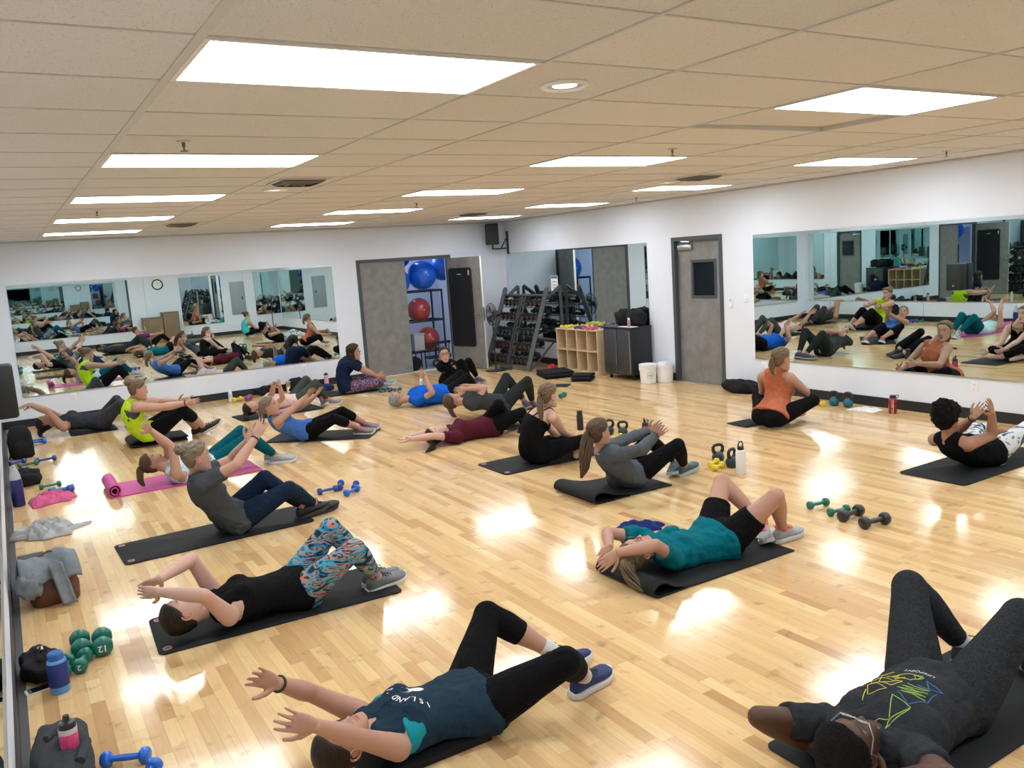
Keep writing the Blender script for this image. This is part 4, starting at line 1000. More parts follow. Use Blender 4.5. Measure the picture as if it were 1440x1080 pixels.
# ---- pedestal fans
def fan(label, x, y, rz, z=1.03, R_=0.20):
    t = thing('pedestal_fan', label, 'fan', (x, y, 0), rz)
    G().lathe([(0.0, 0), (0.19, 0.002), (0.19, 0.014), (0.05, 0.03), (0.02, 0.04)], 30).build('base', black_pl, t)
    G().tube([(0, 0, 0.03), (0, 0, z-0.12)], 0.014, 10).build('pole', black_metal, t)
    G().lathe([(0.05, 0.02), (0.06, 0.05), (0.055, 0.13), (0.03, 0.15)], 18, (0, 0, z), 'y').build('motor_housing', black_pl, t)
    G().tube([(0, 0.05, z-0.04), (0, 0.02, z-0.12)], 0.02, 8).build('tilt_joint', black_pl, t)
    g = G(); g.torus((0, -0.02, z), R_, 0.007, 36, 6, (0, 1, 0))
    for k in range(36):
        a = 2*math.pi*k/36; c_, s_ = math.cos(a), math.sin(a)
        g.tube([(0.04*c_, -0.075, z+0.04*s_), (R_*0.7*c_, -0.065, z+R_*0.7*s_), (R_*c_, -0.02, z+R_*s_), (R_*0.7*c_, 0.025, z+R_*0.7*s_), (0.05*c_, 0.035, z+0.05*s_)], 0.0022, 4, cap=False)
    g.torus((0, -0.07, z), R_*0.5, 0.003, 28, 5, (0, 1, 0)); g.build('wire_guard', black_metal, t)
    G().lathe([(0.04, -0.078), (0.035, -0.084)], 18, (0, 0, z), 'y').build('badge', chrome_m, t)
    bm_ = mk('fan_blade_plastic', (0.03, 0.032, 0.036), 0.4)
    for k in range(3):
        a0 = 2*math.pi*k/3; pts = []
        for (rr, da, dy) in ((0.03, -0.2, -0.03), (0.16, -0.55, -0.045), (0.175, 0.0, -0.02), (0.15, 0.45, 0.0), (0.03, 0.3, 0.005)):
            pts.append((rr*math.cos(a0+da), dy, z+rr*math.sin(a0+da)))
        o = G().add(pts, [(0, 1, 2, 3, 4)]).build('blade', bm_, t); md = o.modifiers.new('t', 'SOLIDIFY'); md.thickness = 0.004
    return t
fan('black pedestal fan beside the open door leaf', 6.95, 10.46, -1.62)
fan('black pedestal fan in the front corner, seen in the back mirror', 7.55, -3.55, 2.5, 1.08)

# ---- loudspeakers
spk_m = mk('speaker_cabinet', (0.012, 0.013, 0.015), 0.5); grille_m = mk('speaker_grille', (0.02, 0.021, 0.023), 0.6, bump=0.5, bscale=500)
t = thing('wall_speaker', 'black loudspeaker on a wall bracket high in the back corner', 'loudspeaker', (7.62, 11.42, 2.28), -0.5)
G().rbox(-0.125, 0.125, -0.10, 0.12, 0.0, 0.40, 0.035).build('cabinet', spk_m, t); G().rbox(-0.105, 0.105, -0.115, -0.098, 0.03, 0.38, 0.03).build('grille', grille_m, t)
G().sphere((0.0, -0.118, 0.05), 0.008, 8, 6).build('power_light', mk('red_led', (0.4, 0.05, 0.05), 0.3), t)
br = thing('speaker_bracket', 'black steel wall bracket holding the corner loudspeaker', 'bracket', (0, 0, 0))
G().box(XR-0.03, XR-0.001, 11.53, 11.57, 2.09, 2.53).build('wall_plate', black_metal, br, smooth=False)
G().tube([(XR-0.02, 11.55, 2.20), (7.62, 11.42, 2.20)], 0.014, 8).build('arm', black_metal, br); G().tube([(XR-0.02, 11.55, 2.42), (7.85, 11.49, 2.21)], 0.011, 8).build('strut', black_metal, br); G().tube([(7.62, 11.42, 2.19), (7.62, 11.42, 2.279)], 0.018, 10).build('pole_mount', black_metal, br)
t = thing('wall_speaker', 'black box loudspeaker on the left wall at the photo edge', 'loudspeaker', (XL, 7.70, 0.70))
G().rbox(0.012, 0.225, -0.17, 0.17, 0.0, 0.56, 0.03).build('cabinet', spk_m, t); G().rbox(0.22, 0.232, -0.15, 0.15, 0.02, 0.54, 0.02).build('grille', grille_m, t)
G().rbox(0.0, 0.014, -0.06, 0.06, 0.1, 0.4, 0.004).build('mount_plate', black_metal, t); G().sphere((0.233, 0.0, 0.1), (0.004, 0.02, 0.02), 12, 8).build('badge', chrome_m, t)

# ---- mat hanging on the open door leaf
hx_, hy_ = math.cos(ang), math.sin(ang); nx_, ny_ = hy_, -hx_      # normal of the leaf face towards the room's left
if nx_ > 0: nx_, ny_ = -nx_, -ny_
t = thing('hanging_mat', 'long black mat hanging on the open door leaf', 'mat', (6.765+hx_*0.36+nx_*0.05, YB-0.012+hy_*0.36+ny_*0.05, 0.42), ang)
pr = rounded_rect(0.30, 0.735, 0.045, 5)
sg = 1 if (-math.sin(ang)*nx_+math.cos(ang)*ny_) > 0 else -1
rings = [[(x, sg*d_, y+0.735) for x, y in (rounded_rect(0.30-q, 0.735-q, 0.045, 5))] for d_, q in ((-0.022, 0.006), (-0.012, 0.0), (0.012, 0.0), (0.022, 0.006))]
G().loft(rings).build('foam_sheet', mat_black, t, angle=50)
G().rbox(-0.05, 0.06, min(sg*0.0225, sg*0.025), max(sg*0.0225, sg*0.025), 1.345, 1.36, 0.002).build('printed_label', mk('pale_print', (0.5, 0.5, 0.5), 0.6), t)
G().rbox(0.245, 0.28, min(sg*0.0225, sg*0.027), max(sg*0.0225, sg*0.027), 1.33, 1.42, 0.003).build('hanger_tab', mk('cream_tab', (0.62, 0.52, 0.32), 0.6), t)

# ---- store room: ball rack, balls, cart
t = thing('ball_rack', 'dark steel rack for exercise balls in the store room', 'rack', (0, 0, 0))
for x_ in (5.55, 6.88):
    for y_ in (12.28, 12.75):
        G().tube([(x_, y_, 0.0), (x_, y_, 1.50)], 0.022, 4).build('post', black_metal, t, angle=30)
for z_ in (0.30, 0.90, 1.48):
    for y_ in (12.28, 12.75): G().tube([(5.55, y_, z_), (6.88, y_, z_)], 0.02, 8).build('rail', black_metal, t)
    for x_ in (5.55, 6.88): G().tube([(x_, 12.28, z_), (x_, 12.75, z_)], 0.02, 8).build('cross_rail', black_metal, t)
def ball(label, c, r, col):
    t = thing('exercise_ball', label, 'ball', c); m = mk('ball_%d_%d' % (int(col[0]*100), int(col[2]*100)), col, 0.28, coat=0.2)
    G().sphere((0, 0, 0), r, 36, 24).build('shell', m, t)
    for k in (-2, -1, 0, 1, 2): G().torus((0, 0, 0.16*r*k*1.4), r*math.sqrt(max(0.05, 1-(0.224*k)**2))*1.001, 0.002, 40, 5).build('ridge', m, t)
    G().lathe([(0.012, 0), (0.012, 0.004), (0.004, 0.006)], 12, (0, -r, 0), 'y').build('plug', white_pl, t)
BB = (0.012, 0.15, 0.75); RB = (0.42, 0.06, 0.055)
ball('big blue exercise ball in the middle of the store doorway', (6.55, 12.42, 1.79), 0.285, BB)
ball('blue exercise ball at the upper right of the store doorway', (7.08, 12.55, 1.93), 0.28, BB)
ball('blue exercise ball at the upper left of the store doorway', (6.12, 12.55, 2.20), 0.26, BB)
ball('blue exercise ball half hidden behind the closed door leaf', (5.99, 12.40, 1.70), 0.26, BB)
ball('red exercise ball on the middle level of the rack', (6.44, 12.45, 1.12), 0.235, RB)
ball('red exercise ball on the lowest level of the rack', (6.60, 12.48, 0.53), 0.235, RB)
t = thing('utility_cart', 'black wire cart with small wheels in the store room', 'cart', (6.72, 12.12, 0))
for z_ in (0.20, 0.46): 
    for q in (((-0.34, -0.1, z_), (0.3, -0.1, z_)), ((-0.34, 0.12, z_), (0.3, 0.12, z_))): G().tube(list(q), 0.012, 8).build('frame_bar', black_metal, t)
for x_ in (-0.34, -0.12, 0.1, 0.3): G().tube([(x_, -0.1, 0.2), (x_, -0.1, 0.46)], 0.009, 6).build('upright', black_metal, t)
for x_ in (-0.2, 0.22): 
    wh = G().torus((x_, -0.1, 0.085), 0.062, 0.022, 24, 8, (0, 1, 0)).build('wheel', black_pl, t); G().lathe([(0.03, -0.02), (0.03, 0.02)], 14, (x_, -0.1, 0.085), 'y').build('hub', chrome_m, wh)
G().box(-0.34, 0.3, -0.1, 0.12, 0.17, 0.19).build('deck', black_metal, t, smooth=False)
t = thing('plastic_bin', 'grey plastic bin inside the store doorway', 'bin', (6.18, 12.10, 0.36)); G().rbox(-0.10, 0.12, -0.1, 0.1, 0, 0.30, 0.02).build('tub', mk('grey_bin_plastic', (0.36, 0.41, 0.46), 0.45), t); G().rbox(-0.11, 0.13, -0.11, 0.11, 0.30, 0.33, 0.012).build('rim', MATS['grey_bin_plastic'], t)
t = thing('storage_stool', 'black low stand carrying the grey bin', 'stand', (6.18, 12.10, 0)); G().rbox(-0.11, 0.13, -0.11, 0.11, 0.33, 0.359, 0.01).build('top', black_pl, t)
for x_ in (-0.09, 0.11):
    for y_ in (-0.09, 0.09): G().tube([(x_, y_, 0.0), (x_, y_, 0.33)], 0.014, 8).build('leg', black_metal, t)
t = thing('duffel', 'black bag on the store floor behind the closed leaf', 'bag', (6.02, 11.97, 0)); blob((0, 0, 0.12), (0.14, 0.10, 0.14), 71, 0.08, 26, 16).build('bag_body', blackf, t, angle=180)

# ---- notice taped beside the rack
t = thing('paper_notice', 'white paper notice taped on the mirror above the rack', 'notice', (XR-0.0065, 10.02, 1.50))
G().box(-0.002, -0.0005, -0.11, 0.11, -0.14, 0.14).build('sheet', paper, t, smooth=False)
G().box(-0.0026, -0.0021, -0.10, 0.10, 0.09, 0.13).build('header_band', mk('header_blue', (0.06, 0.12, 0.25), 0.7), t, smooth=False)
for z_ in (0.03, -0.03, -0.08): G().box(-0.0026, -0.0021, -0.07, 0.06, z_-0.008, z_+0.008).build('printed_line', mk('grey_ink', (0.25, 0.26, 0.28), 0.7), t, smooth=False)

# ================================================================== PEOPLE
POSES = {
 'P1': {'s': 0.943, 'j': {'pel': [0.954, 0.445, 0.117], 'mid': [0.751, 0.438, 0.13], 'neck': [0.459, 0.419, 0.156], 'head': [0.307, 0.363, 0.183], 'hL': [0.944, 0.525, 0.114], 'hR': [0.957, 0.356, 0.118], 'kL': [1.2, 0.753, 0.33], 'kR': [1.225, 0.129, 0.328], 'aL': [1.484, 0.618, 0.098], 'aR': [1.46, 0.346, 0.097], 'tL': [1.669, 0.6, 0.06], 'tR': [1.639, 0.398, 0.061], 'sL': [0.466, 0.597, 0.153], 'sR': [0.5, 0.269, 0.144], 'eL': [0.261, 0.564, 0.332], 'eR': [0.306, 0.166, 0.31], 'wL': [0.105, 0.442, 0.477], 'wR': [0.135, 0.081, 0.463], 'fL': [-0.018, 0.405, 0.579], 'fR': [-0.008, 0.074, 0.545]}},
 'P2': {'s': 1.044, 'j': {'pel': [2.491, -0.736, 0.12], 'mid': [2.271, -0.763, 0.116], 'neck': [1.955, -0.814, 0.151], 'head': [1.782, -0.842, 0.202], 'hL': [2.481, -0.644, 0.119], 'hR': [2.504, -0.831, 0.122], 'kL': [2.738, -0.441, 0.43], 'kR': [2.863, -0.865, 0.399], 'aL': [3.011, -0.534, 0.102], 'aR': [3.173, -0.777, 0.102], 'tL': [3.212, -0.513, 0.049], 'tR': [3.376, -0.757, 0.05], 'sL': [1.954, -0.596, 0.118], 'sR': [1.995, -0.956, 0.147], 'eL': [1.675, -0.513, 0.211], 'eR': [1.819, -1.18, 0.253], 'wL': [1.881, -0.571, 0.046], 'wR': [1.834, -0.948, 0.115], 'fL': [1.817, -0.733, 0.076], 'fR': [1.922, -0.805, 0.05]}},
 'P3': {'s': 0.984, 'j': {'pel': [0.739, 2.296, 0.117], 'mid': [0.53, 2.272, 0.127], 'neck': [0.227, 2.265, 0.138], 'head': [0.056, 2.252, 0.144], 'hL': [0.723, 2.385, 0.109], 'hR': [0.748, 2.209, 0.12], 'kL': [0.963, 2.287, 0.442], 'kR': [1.001, 1.977, 0.376], 'aL': [1.2, 2.271, 0.102], 'aR': [1.198, 2.189, 0.085], 'tL': [1.387, 2.324, 0.061], 'tR': [1.391, 2.227, 0.06], 'sL': [0.264, 2.444, 0.152], 'sR': [0.268, 2.101, 0.123], 'eL': [0.152, 2.391, 0.411], 'eR': [0.128, 1.963, 0.331], 'wL': [-0.049, 2.235, 0.389], 'wR': [-0.077, 2.113, 0.361], 'fL': [-0.153, 2.355, 0.322], 'fR': [-0.181, 2.249, 0.34]}},
 'P4': {'s': 0.949, 'j': {'pel': [3.258, 1.242, 0.12], 'mid': [3.041, 1.261, 0.082], 'neck': [2.741, 1.308, 0.129], 'head': [2.578, 1.285, 0.152], 'hL': [3.257, 1.328, 0.119], 'hR': [3.248, 1.158, 0.114], 'kL': [3.526, 1.492, 0.381], 'kR': [3.473, 0.967, 0.398], 'aL': [3.666, 1.256, 0.097], 'aR': [3.691, 1.109, 0.098], 'tL': [3.535, 1.123, 0.062], 'tR': [3.879, 1.118, 0.061], 'sL': [2.801, 1.465, 0.143], 'sR': [2.745, 1.14, 0.111], 'eL': [2.55, 1.549, 0.225], 'eR': [2.536, 1.061, 0.274], 'wL': [2.407, 1.348, 0.213], 'wR': [2.299, 1.131, 0.265], 'fL': [2.261, 1.291, 0.159], 'fR': [2.151, 1.15, 0.19]}},
 'P5': {'s': 0.995, 'j': {'pel': [0.796, 4.115, 0.118], 'mid': [0.648, 4.052, 0.254], 'neck': [0.513, 4.02, 0.526], 'head': [0.516, 3.946, 0.684], 'hL': [0.767, 4.204, 0.114], 'hR': [0.823, 4.031, 0.12], 'kL': [1.025, 4.03, 0.407], 'kR': [1.162, 3.851, 0.326], 'aL': [1.315, 4.049, 0.103], 'aR': [1.42, 4.08, 0.094], 'tL': [1.514, 4.073, 0.092], 'tR': [1.617, 4.107, 0.071], 'sL': [0.566, 4.194, 0.49], 'sR': [0.526, 3.849, 0.497], 'eL': [0.837, 4.264, 0.559], 'eR': [0.762, 3.739, 0.624], 'wL': [0.943, 4.093, 0.721], 'wR': [0.945, 3.822, 0.786], 'fL': [1.042, 4.086, 0.865], 'fR': [1.046, 3.85, 0.925]}},
 'P6': {'s': 0.973, 'j': {'pel': [1.075, 6.289, 0.123], 'mid': [0.89, 6.251, 0.046], 'neck': [0.628, 6.177, 0.165], 'head': [0.504, 6.274, 0.228], 'hL': [1.071, 6.376, 0.127], 'hR': [1.086, 6.201, 0.125], 'kL': [1.401, 6.351, 0.394], 'kR': [1.422, 6.104, 0.363], 'aL': [1.682, 6.344, 0.1], 'aR': [1.708, 6.224, 0.099], 'tL': [1.872, 6.313, 0.06], 'tR': [1.895, 6.178, 0.059], 'sL': [0.672, 6.357, 0.187], 'sR': [0.672, 6.023, 0.125], 'eL': [0.635, 6.166, 0.394], 'eR': [0.661, 6.041, 0.407], 'wL': [0.516, 6.31, 0.563], 'wR': [0.499, 6.105, 0.591], 'fL': [0.469, 6.462, 0.621], 'fR': [0.418, 5.987, 0.682]}},
 'P7': {'s': 1.043, 'j': {'pel': [0.809, 8.599, 0.159], 'mid': [0.638, 8.56, 0.292], 'neck': [0.653, 8.481, 0.601], 'head': [0.701, 8.366, 0.734], 'hL': [0.82, 8.689, 0.171], 'hR': [0.823, 8.502, 0.156], 'kL': [1.196, 8.612, 0.424], 'kR': [1.192, 8.397, 0.401], 'aL': [1.385, 8.808, 0.084], 'aR': [1.447, 8.623, 0.13], 'tL': [1.588, 8.764, 0.11], 'tR': [1.644, 8.581, 0.185], 'sL': [0.681, 8.672, 0.557], 'sR': [0.654, 8.309, 0.537], 'eL': [0.981, 8.69, 0.515], 'eR': [0.955, 8.302, 0.489], 'wL': [1.168, 8.494, 0.51], 'wR': [1.208, 8.21, 0.513], 'fL': [1.31, 8.38, 0.521], 'fR': [1.39, 8.21, 0.519]}},
 'P8': {'s': 1.033, 'j': {'pel': [0.436, 10.394, 0.125], 'mid': [0.212, 10.407, 0.15], 'neck': [-0.111, 10.41, 0.177], 'head': [-0.259, 10.512, 0.192], 'hL': [0.437, 10.488, 0.119], 'hR': [0.434, 10.301, 0.13], 'kL': [0.631, 10.219, 0.418], 'kR': [0.656, 10.006, 0.386], 'aL': [0.788, 10.45, 0.088], 'aR': [0.783, 10.28, 0.08], 'tL': [0.95, 10.326, 0.06], 'tR': [0.973, 10.355, 0.058], 'sL': [-0.089, 10.594, 0.22], 'sR': [-0.065, 10.246, 0.123], 'eL': [-0.202, 10.353, 0.358], 'eR': [-0.228, 10.307, 0.367], 'wL': [-0.399, 10.497, 0.471], 'wR': [-0.438, 10.431, 0.479], 'fL': [-0.518, 10.363, 0.484], 'fR': [-0.557, 10.296, 0.464]}},
 'P9': {'s': 0.967, 'j': {'pel': [2.404, 7.186, 0.122], 'mid': [2.224, 7.269, 0.163], 'neck': [1.995, 7.276, 0.352], 'head': [1.944, 7.171, 0.475], 'hL': [2.457, 7.254, 0.128], 'hR': [2.362, 7.109, 0.118], 'kL': [2.777, 7.041, 0.31], 'kR': [2.589, 6.795, 0.285], 'aL': [3.093, 7.172, 0.097], 'aR': [2.918, 6.94, 0.1], 'tL': [3.227, 7.034, 0.07], 'tR': [3.067, 6.819, 0.069], 'sL': [2.095, 7.407, 0.328], 'sR': [1.995, 7.084, 0.301], 'eL': [2.326, 7.259, 0.399], 'eR': [2.233, 7.171, 0.418], 'wL': [2.488, 7.123, 0.536], 'wR': [2.439, 7.236, 0.54], 'fL': [2.569, 7.013, 0.635], 'fR': [2.507, 7.127, 0.651]}},
 'P10': {'s': 0.945, 'j': {'pel': [2.905, 9.473, 0.118], 'mid': [2.717, 9.427, 0.169], 'neck': [2.435, 9.361, 0.167], 'head': [2.271, 9.389, 0.146], 'hL': [2.889, 9.557, 0.114], 'hR': [2.916, 9.389, 0.116], 'kL': [3.156, 9.575, 0.423], 'kR': [3.204, 9.289, 0.39], 'aL': [3.38, 9.622, 0.101], 'aR': [3.416, 9.458, 0.102], 'tL': [3.379, 9.438, 0.06], 'tR': [3.592, 9.397, 0.058], 'sL': [2.534, 9.551, 0.211], 'sR': [2.574, 9.226, 0.166], 'eL': [2.563, 9.306, 0.331], 'eR': [2.614, 8.984, 0.287], 'wL': [2.532, 9.1, 0.459], 'wR': [2.555, 8.85, 0.482], 'fL': [2.565, 8.964, 0.545], 'fR': [2.506, 8.723, 0.575]}},
 'P11': {'s': 1.017, 'j': {'pel': [4.075, 10.348, 0.117], 'mid': [3.999, 10.335, 0.317], 'neck': [4.129, 10.236, 0.583], 'head': [4.13, 10.093, 0.687], 'hL': [4.103, 10.429, 0.124], 'hR': [4.076, 10.248, 0.115], 'kL': [4.478, 10.197, 0.202], 'kR': [4.436, 9.991, 0.172], 'aL': [4.782, 10.468, 0.088], 'aR': [4.671, 10.334, 0.09], 'tL': [4.974, 10.538, 0.098], 'tR': [4.854, 10.418, 0.058], 'sL': [4.211, 10.4, 0.524], 'sR': [4.073, 10.072, 0.512], 'eL': [4.381, 10.235, 0.347], 'eR': [4.312, 10.107, 0.341], 'wL': [4.588, 10.346, 0.228], 'wR': [4.543, 10.172, 0.232], 'fL': [4.762, 10.345, 0.189], 'fR': [4.712, 10.207, 0.19]}},
 'P12': {'s': 0.979, 'j': {'pel': [5.502, 9.498, 0.122], 'mid': [5.547, 9.308, 0.191], 'neck': [5.397, 9.419, 0.427], 'head': [5.354, 9.312, 0.554], 'hL': [5.582, 9.535, 0.133], 'hR': [5.424, 9.461, 0.112], 'kL': [5.752, 9.255, 0.404], 'kR': [5.586, 9.204, 0.409], 'aL': [5.974, 9.422, 0.103], 'aR': [5.81, 9.366, 0.107], 'tL': [5.984, 9.231, 0.06], 'tR': [5.862, 9.183, 0.059], 'sL': [5.541, 9.482, 0.382], 'sR': [5.254, 9.296, 0.374], 'eL': [5.746, 9.65, 0.276], 'eR': [5.41, 9.511, 0.271], 'wL': [5.561, 9.481, 0.323], 'wR': [5.439, 9.267, 0.335], 'fL': [5.457, 9.347, 0.298], 'fR': [5.44, 9.099, 0.367]}},
 'P13': {'s': 1.013, 'j': {'pel': [4.744, 8.212, 0.126], 'mid': [4.529, 8.216, 0.136], 'neck': [4.221, 8.255, 0.119], 'head': [4.09, 8.374, 0.12], 'hL': [4.748, 8.302, 0.134], 'hR': [4.732, 8.121, 0.113], 'kL': [5.122, 8.383, 0.352], 'kR': [5.108, 8.141, 0.336], 'aL': [5.428, 8.549, 0.108], 'aR': [5.37, 8.373, 0.099], 'tL': [5.619, 8.607, 0.062], 'tR': [5.563, 8.425, 0.06], 'sL': [4.346, 8.418, 0.159], 'sR': [4.268, 8.077, 0.106], 'eL': [4.555, 8.217, 0.209], 'eR': [4.387, 7.838, 0.228], 'wL': [4.452, 8.16, 0.444], 'wR': [4.343, 7.96, 0.459], 'fL': [4.444, 8.33, 0.492], 'fR': [4.216, 7.895, 0.564]}},
 'P14': {'s': 0.992, 'j': {'pel': [4.813, 6.735, 0.123], 'mid': [4.618, 6.708, 0.194], 'neck': [4.325, 6.778, 0.233], 'head': [4.226, 6.92, 0.237], 'hL': [4.8, 6.82, 0.111], 'hR': [4.828, 6.645, 0.135], 'kL': [5.054, 6.923, 0.441], 'kR': [5.131, 6.518, 0.419], 'aL': [5.282, 6.872, 0.098], 'aR': [5.309, 6.712, 0.098], 'tL': [5.243, 6.681, 0.06], 'tR': [5.292, 6.518, 0.06], 'sL': [4.436, 6.925, 0.271], 'sR': [4.338, 6.6, 0.195], 'eL': [4.587, 6.708, 0.387], 'eR': [4.554, 6.636, 0.384], 'wL': [4.513, 6.953, 0.396], 'wR': [4.299, 6.665, 0.412], 'fL': [4.349, 7.014, 0.383], 'fR': [4.139, 6.742, 0.413]}},
 'P15': {'s': 0.997, 'j': {'pel': [4.071, 5.682, 0.114], 'mid': [3.858, 5.69, 0.099], 'neck': [3.555, 5.748, 0.093], 'head': [3.384, 5.723, 0.115], 'hL': [4.075, 5.783, 0.106], 'hR': [4.07, 5.6, 0.117], 'kL': [4.064, 5.463, 0.387], 'kR': [4.216, 5.232, 0.294], 'aL': [4.307, 5.686, 0.121], 'aR': [4.423, 5.525, 0.084], 'tL': [4.487, 5.756, 0.064], 'tR': [4.605, 5.602, 0.058], 'sL': [3.637, 5.902, 0.092], 'sR': [3.559, 5.562, 0.076], 'eL': [3.357, 5.832, 0.123], 'eR': [3.275, 5.584, 0.136], 'wL': [3.098, 5.828, 0.123], 'wR': [3.019, 5.625, 0.138], 'fL': [2.934, 5.774, 0.104], 'fR': [2.917, 5.756, 0.085]}},
 'P16': {'s': 0.959, 'j': {'pel': [3.721, 4.167, 0.117], 'mid': [3.631, 4.122, 0.292], 'neck': [3.789, 4.088, 0.538], 'head': [3.781, 4.003, 0.683], 'hL': [3.711, 4.249, 0.122], 'hR': [3.74, 4.077, 0.116], 'kL': [4.124, 4.275, 0.178], 'kR': [4.012, 3.782, 0.239], 'aL': [4.006, 3.899, 0.101], 'aR': [4.139, 4.134, 0.097], 'tL': [4.165, 4.001, 0.059], 'tR': [4.196, 4.318, 0.08], 'sL': [3.782, 4.233, 0.466], 'sR': [3.749, 3.9, 0.492], 'eL': [3.968, 4.232, 0.259], 'eR': [3.927, 4.0, 0.302], 'wL': [4.17, 4.324, 0.147], 'wR': [4.131, 4.093, 0.194], 'fL': [4.309, 4.401, 0.096], 'fR': [4.269, 4.169, 0.138]}},
 'P17': {'s': 0.948, 'j': {'pel': [3.81, 2.878, 0.118], 'mid': [3.656, 2.778, 0.202], 'neck': [3.463, 2.784, 0.42], 'head': [3.409, 2.728, 0.567], 'hL': [3.774, 2.951, 0.113], 'hR': [3.85, 2.795, 0.125], 'kL': [4.09, 2.913, 0.366], 'kR': [4.154, 2.619, 0.351], 'aL': [4.392, 2.94, 0.114], 'aR': [4.391, 2.812, 0.098], 'tL': [4.245, 2.826, 0.07], 'tR': [4.577, 2.854, 0.081], 'sL': [3.615, 2.896, 0.388], 'sR': [3.489, 2.592, 0.39], 'eL': [3.887, 2.934, 0.41], 'eR': [3.517, 2.333, 0.476], 'wL': [4.131, 2.948, 0.437], 'wR': [3.741, 2.412, 0.541], 'fL': [4.202, 2.82, 0.516], 'fR': [3.724, 2.273, 0.629]}},
 'P18': {'s': 1.026, 'j': {'pel': [6.396, 3.6, 0.12], 'mid': [6.535, 3.627, 0.283], 'neck': [6.577, 3.655, 0.593], 'head': [6.532, 3.554, 0.735], 'hL': [6.386, 3.69, 0.118], 'hR': [6.41, 3.506, 0.122], 'kL': [6.66, 4.015, 0.251], 'kR': [6.808, 3.359, 0.264], 'aL': [6.849, 3.656, 0.099], 'aR': [6.843, 3.756, 0.102], 'tL': [7.05, 3.676, 0.059], 'tR': [6.911, 3.947, 0.061], 'sL': [6.536, 3.83, 0.52], 'sR': [6.576, 3.474, 0.536], 'eL': [6.691, 3.966, 0.305], 'eR': [6.803, 3.449, 0.343], 'wL': [6.942, 3.886, 0.268], 'wR': [6.991, 3.636, 0.365], 'fL': [7.12, 3.866, 0.265], 'fR': [7.102, 3.776, 0.346]}},
 'P19': {'s': 1.0, 'j': {'pel': [6.434, 1.288, 0.118], 'mid': [6.222, 1.29, 0.13], 'neck': [5.976, 1.327, 0.309], 'head': [5.927, 1.312, 0.476], 'hL': [6.441, 1.378, 0.12], 'hR': [6.431, 1.199, 0.117], 'kL': [6.819, 1.579, 0.203], 'kR': [6.837, 1.144, 0.264], 'aL': [7.226, 1.538, 0.105], 'aR': [7.221, 1.168, 0.099], 'tL': [7.424, 1.537, 0.062], 'tR': [7.419, 1.182, 0.061], 'sL': [6.054, 1.499, 0.244], 'sR': [5.978, 1.161, 0.272], 'eL': [6.336, 1.446, 0.295], 'eR': [6.267, 1.129, 0.3], 'wL': [6.218, 1.268, 0.442], 'wR': [6.144, 1.069, 0.52], 'fL': [6.354, 1.243, 0.55], 'fR': [6.035, 1.039, 0.653]}}}

def col_attr(me, cols):
    a = me.color_attributes.new('Col', 'FLOAT_COLOR', 'POINT')
    a.data.foreach_set('color', np.concatenate([cols, np.ones((len(cols), 1))], 1).astype(np.float32).ravel())
skin_m = bpy.data.materials.new('skin'); skin_m.use_nodes = True
_b = _bsdf(skin_m); _a = skin_m.node_tree.nodes.new('ShaderNodeAttribute'); _a.attribute_name = 'Col'
skin_m.node_tree.links.new(_a.outputs['Color'], _b.inputs['Base Color']); _b.inputs['Roughness'].default_value = 0.5
setin(_b, 'Specular IOR Level', 0.35)
_n = skin_m.node_tree.nodes.new('ShaderNodeTexNoise'); _n.inputs['Scale'].default_value = 180
_bp = skin_m.node_tree.nodes.new('ShaderNodeBump'); _bp.inputs['Strength'].default_value = 0.08; _bp.inputs['Distance'].default_value = 0.004
skin_m.node_tree.links.new(_n.outputs['Fac'], _bp.inputs['Height']); skin_m.node_tree.links.new(_bp.outputs[0], _b.inputs['Normal'])

def hair_mat(name, c1, c2):
    m = bpy.data.materials.new(name); m.use_nodes = True; nt = m.node_tree; b = _bsdf(m); N = nt.nodes.new; Lk = nt.links.new
    tc = N('ShaderNodeTexCoord'); mp = N('ShaderNodeMapping'); mp.inputs['Scale'].default_value = (14, 14, 160); Lk(tc.outputs['UV'], mp.inputs[0])
    n = N('ShaderNodeTexNoise'); n.inputs['Scale'].default_value = 1.0; n.inputs['Detail'].default_value = 4
    at = N('ShaderNodeAttribute'); at.attribute_name = 'strand'; Lk(at.outputs['Vector'], n.inputs['Vector'])
    r = ramp(nt, [(0.36, c1), (0.64, c2)]); Lk(n.outputs['Fac'], r.inputs[0]); Lk(r.outputs[0], b.inputs['Base Color'])
    b.inputs['Roughness'].default_value = 0.5; setin(b, 'Specular IOR Level', 0.25)
    bp = N('ShaderNodeBump'); bp.inputs['Strength'].default_value = 0.7; bp.inputs['Distance'].default_value = 0.006; Lk(n.outputs['Fac'], bp.inputs['Height']); Lk(bp.outputs[0], b.inputs['Normal'])
    return m
HAIR = dict(dark=hair_mat('dark_brown_hair', (0.010, 0.006, 0.004), (0.035, 0.020, 0.013)), black=hair_mat('black_hair', (0.006, 0.005, 0.005), (0.020, 0.016, 0.015)),
            brown=hair_mat('brown_hair', (0.040, 0.022, 0.012), (0.115, 0.068, 0.038)), light=hair_mat('dark_blonde_hair', (0.065, 0.040, 0.022), (0.21, 0.14, 0.08)),
            blonde=hair_mat('streaked_blonde_hair', (0.075, 0.055, 0.038), (0.30, 0.23, 0.16)), grey=hair_mat('grey_hair', (0.11, 0.105, 0.10), (0.36, 0.35, 0.34)))
HAIRCOL = dict(dark=(0.02, 0.012, 0.008), black=(0.012, 0.01, 0.01), brown=(0.07, 0.04, 0.025), light=(0.14, 0.09, 0.05), blonde=(0.2, 0.14, 0.09), grey=(0.2, 0.19, 0.18))

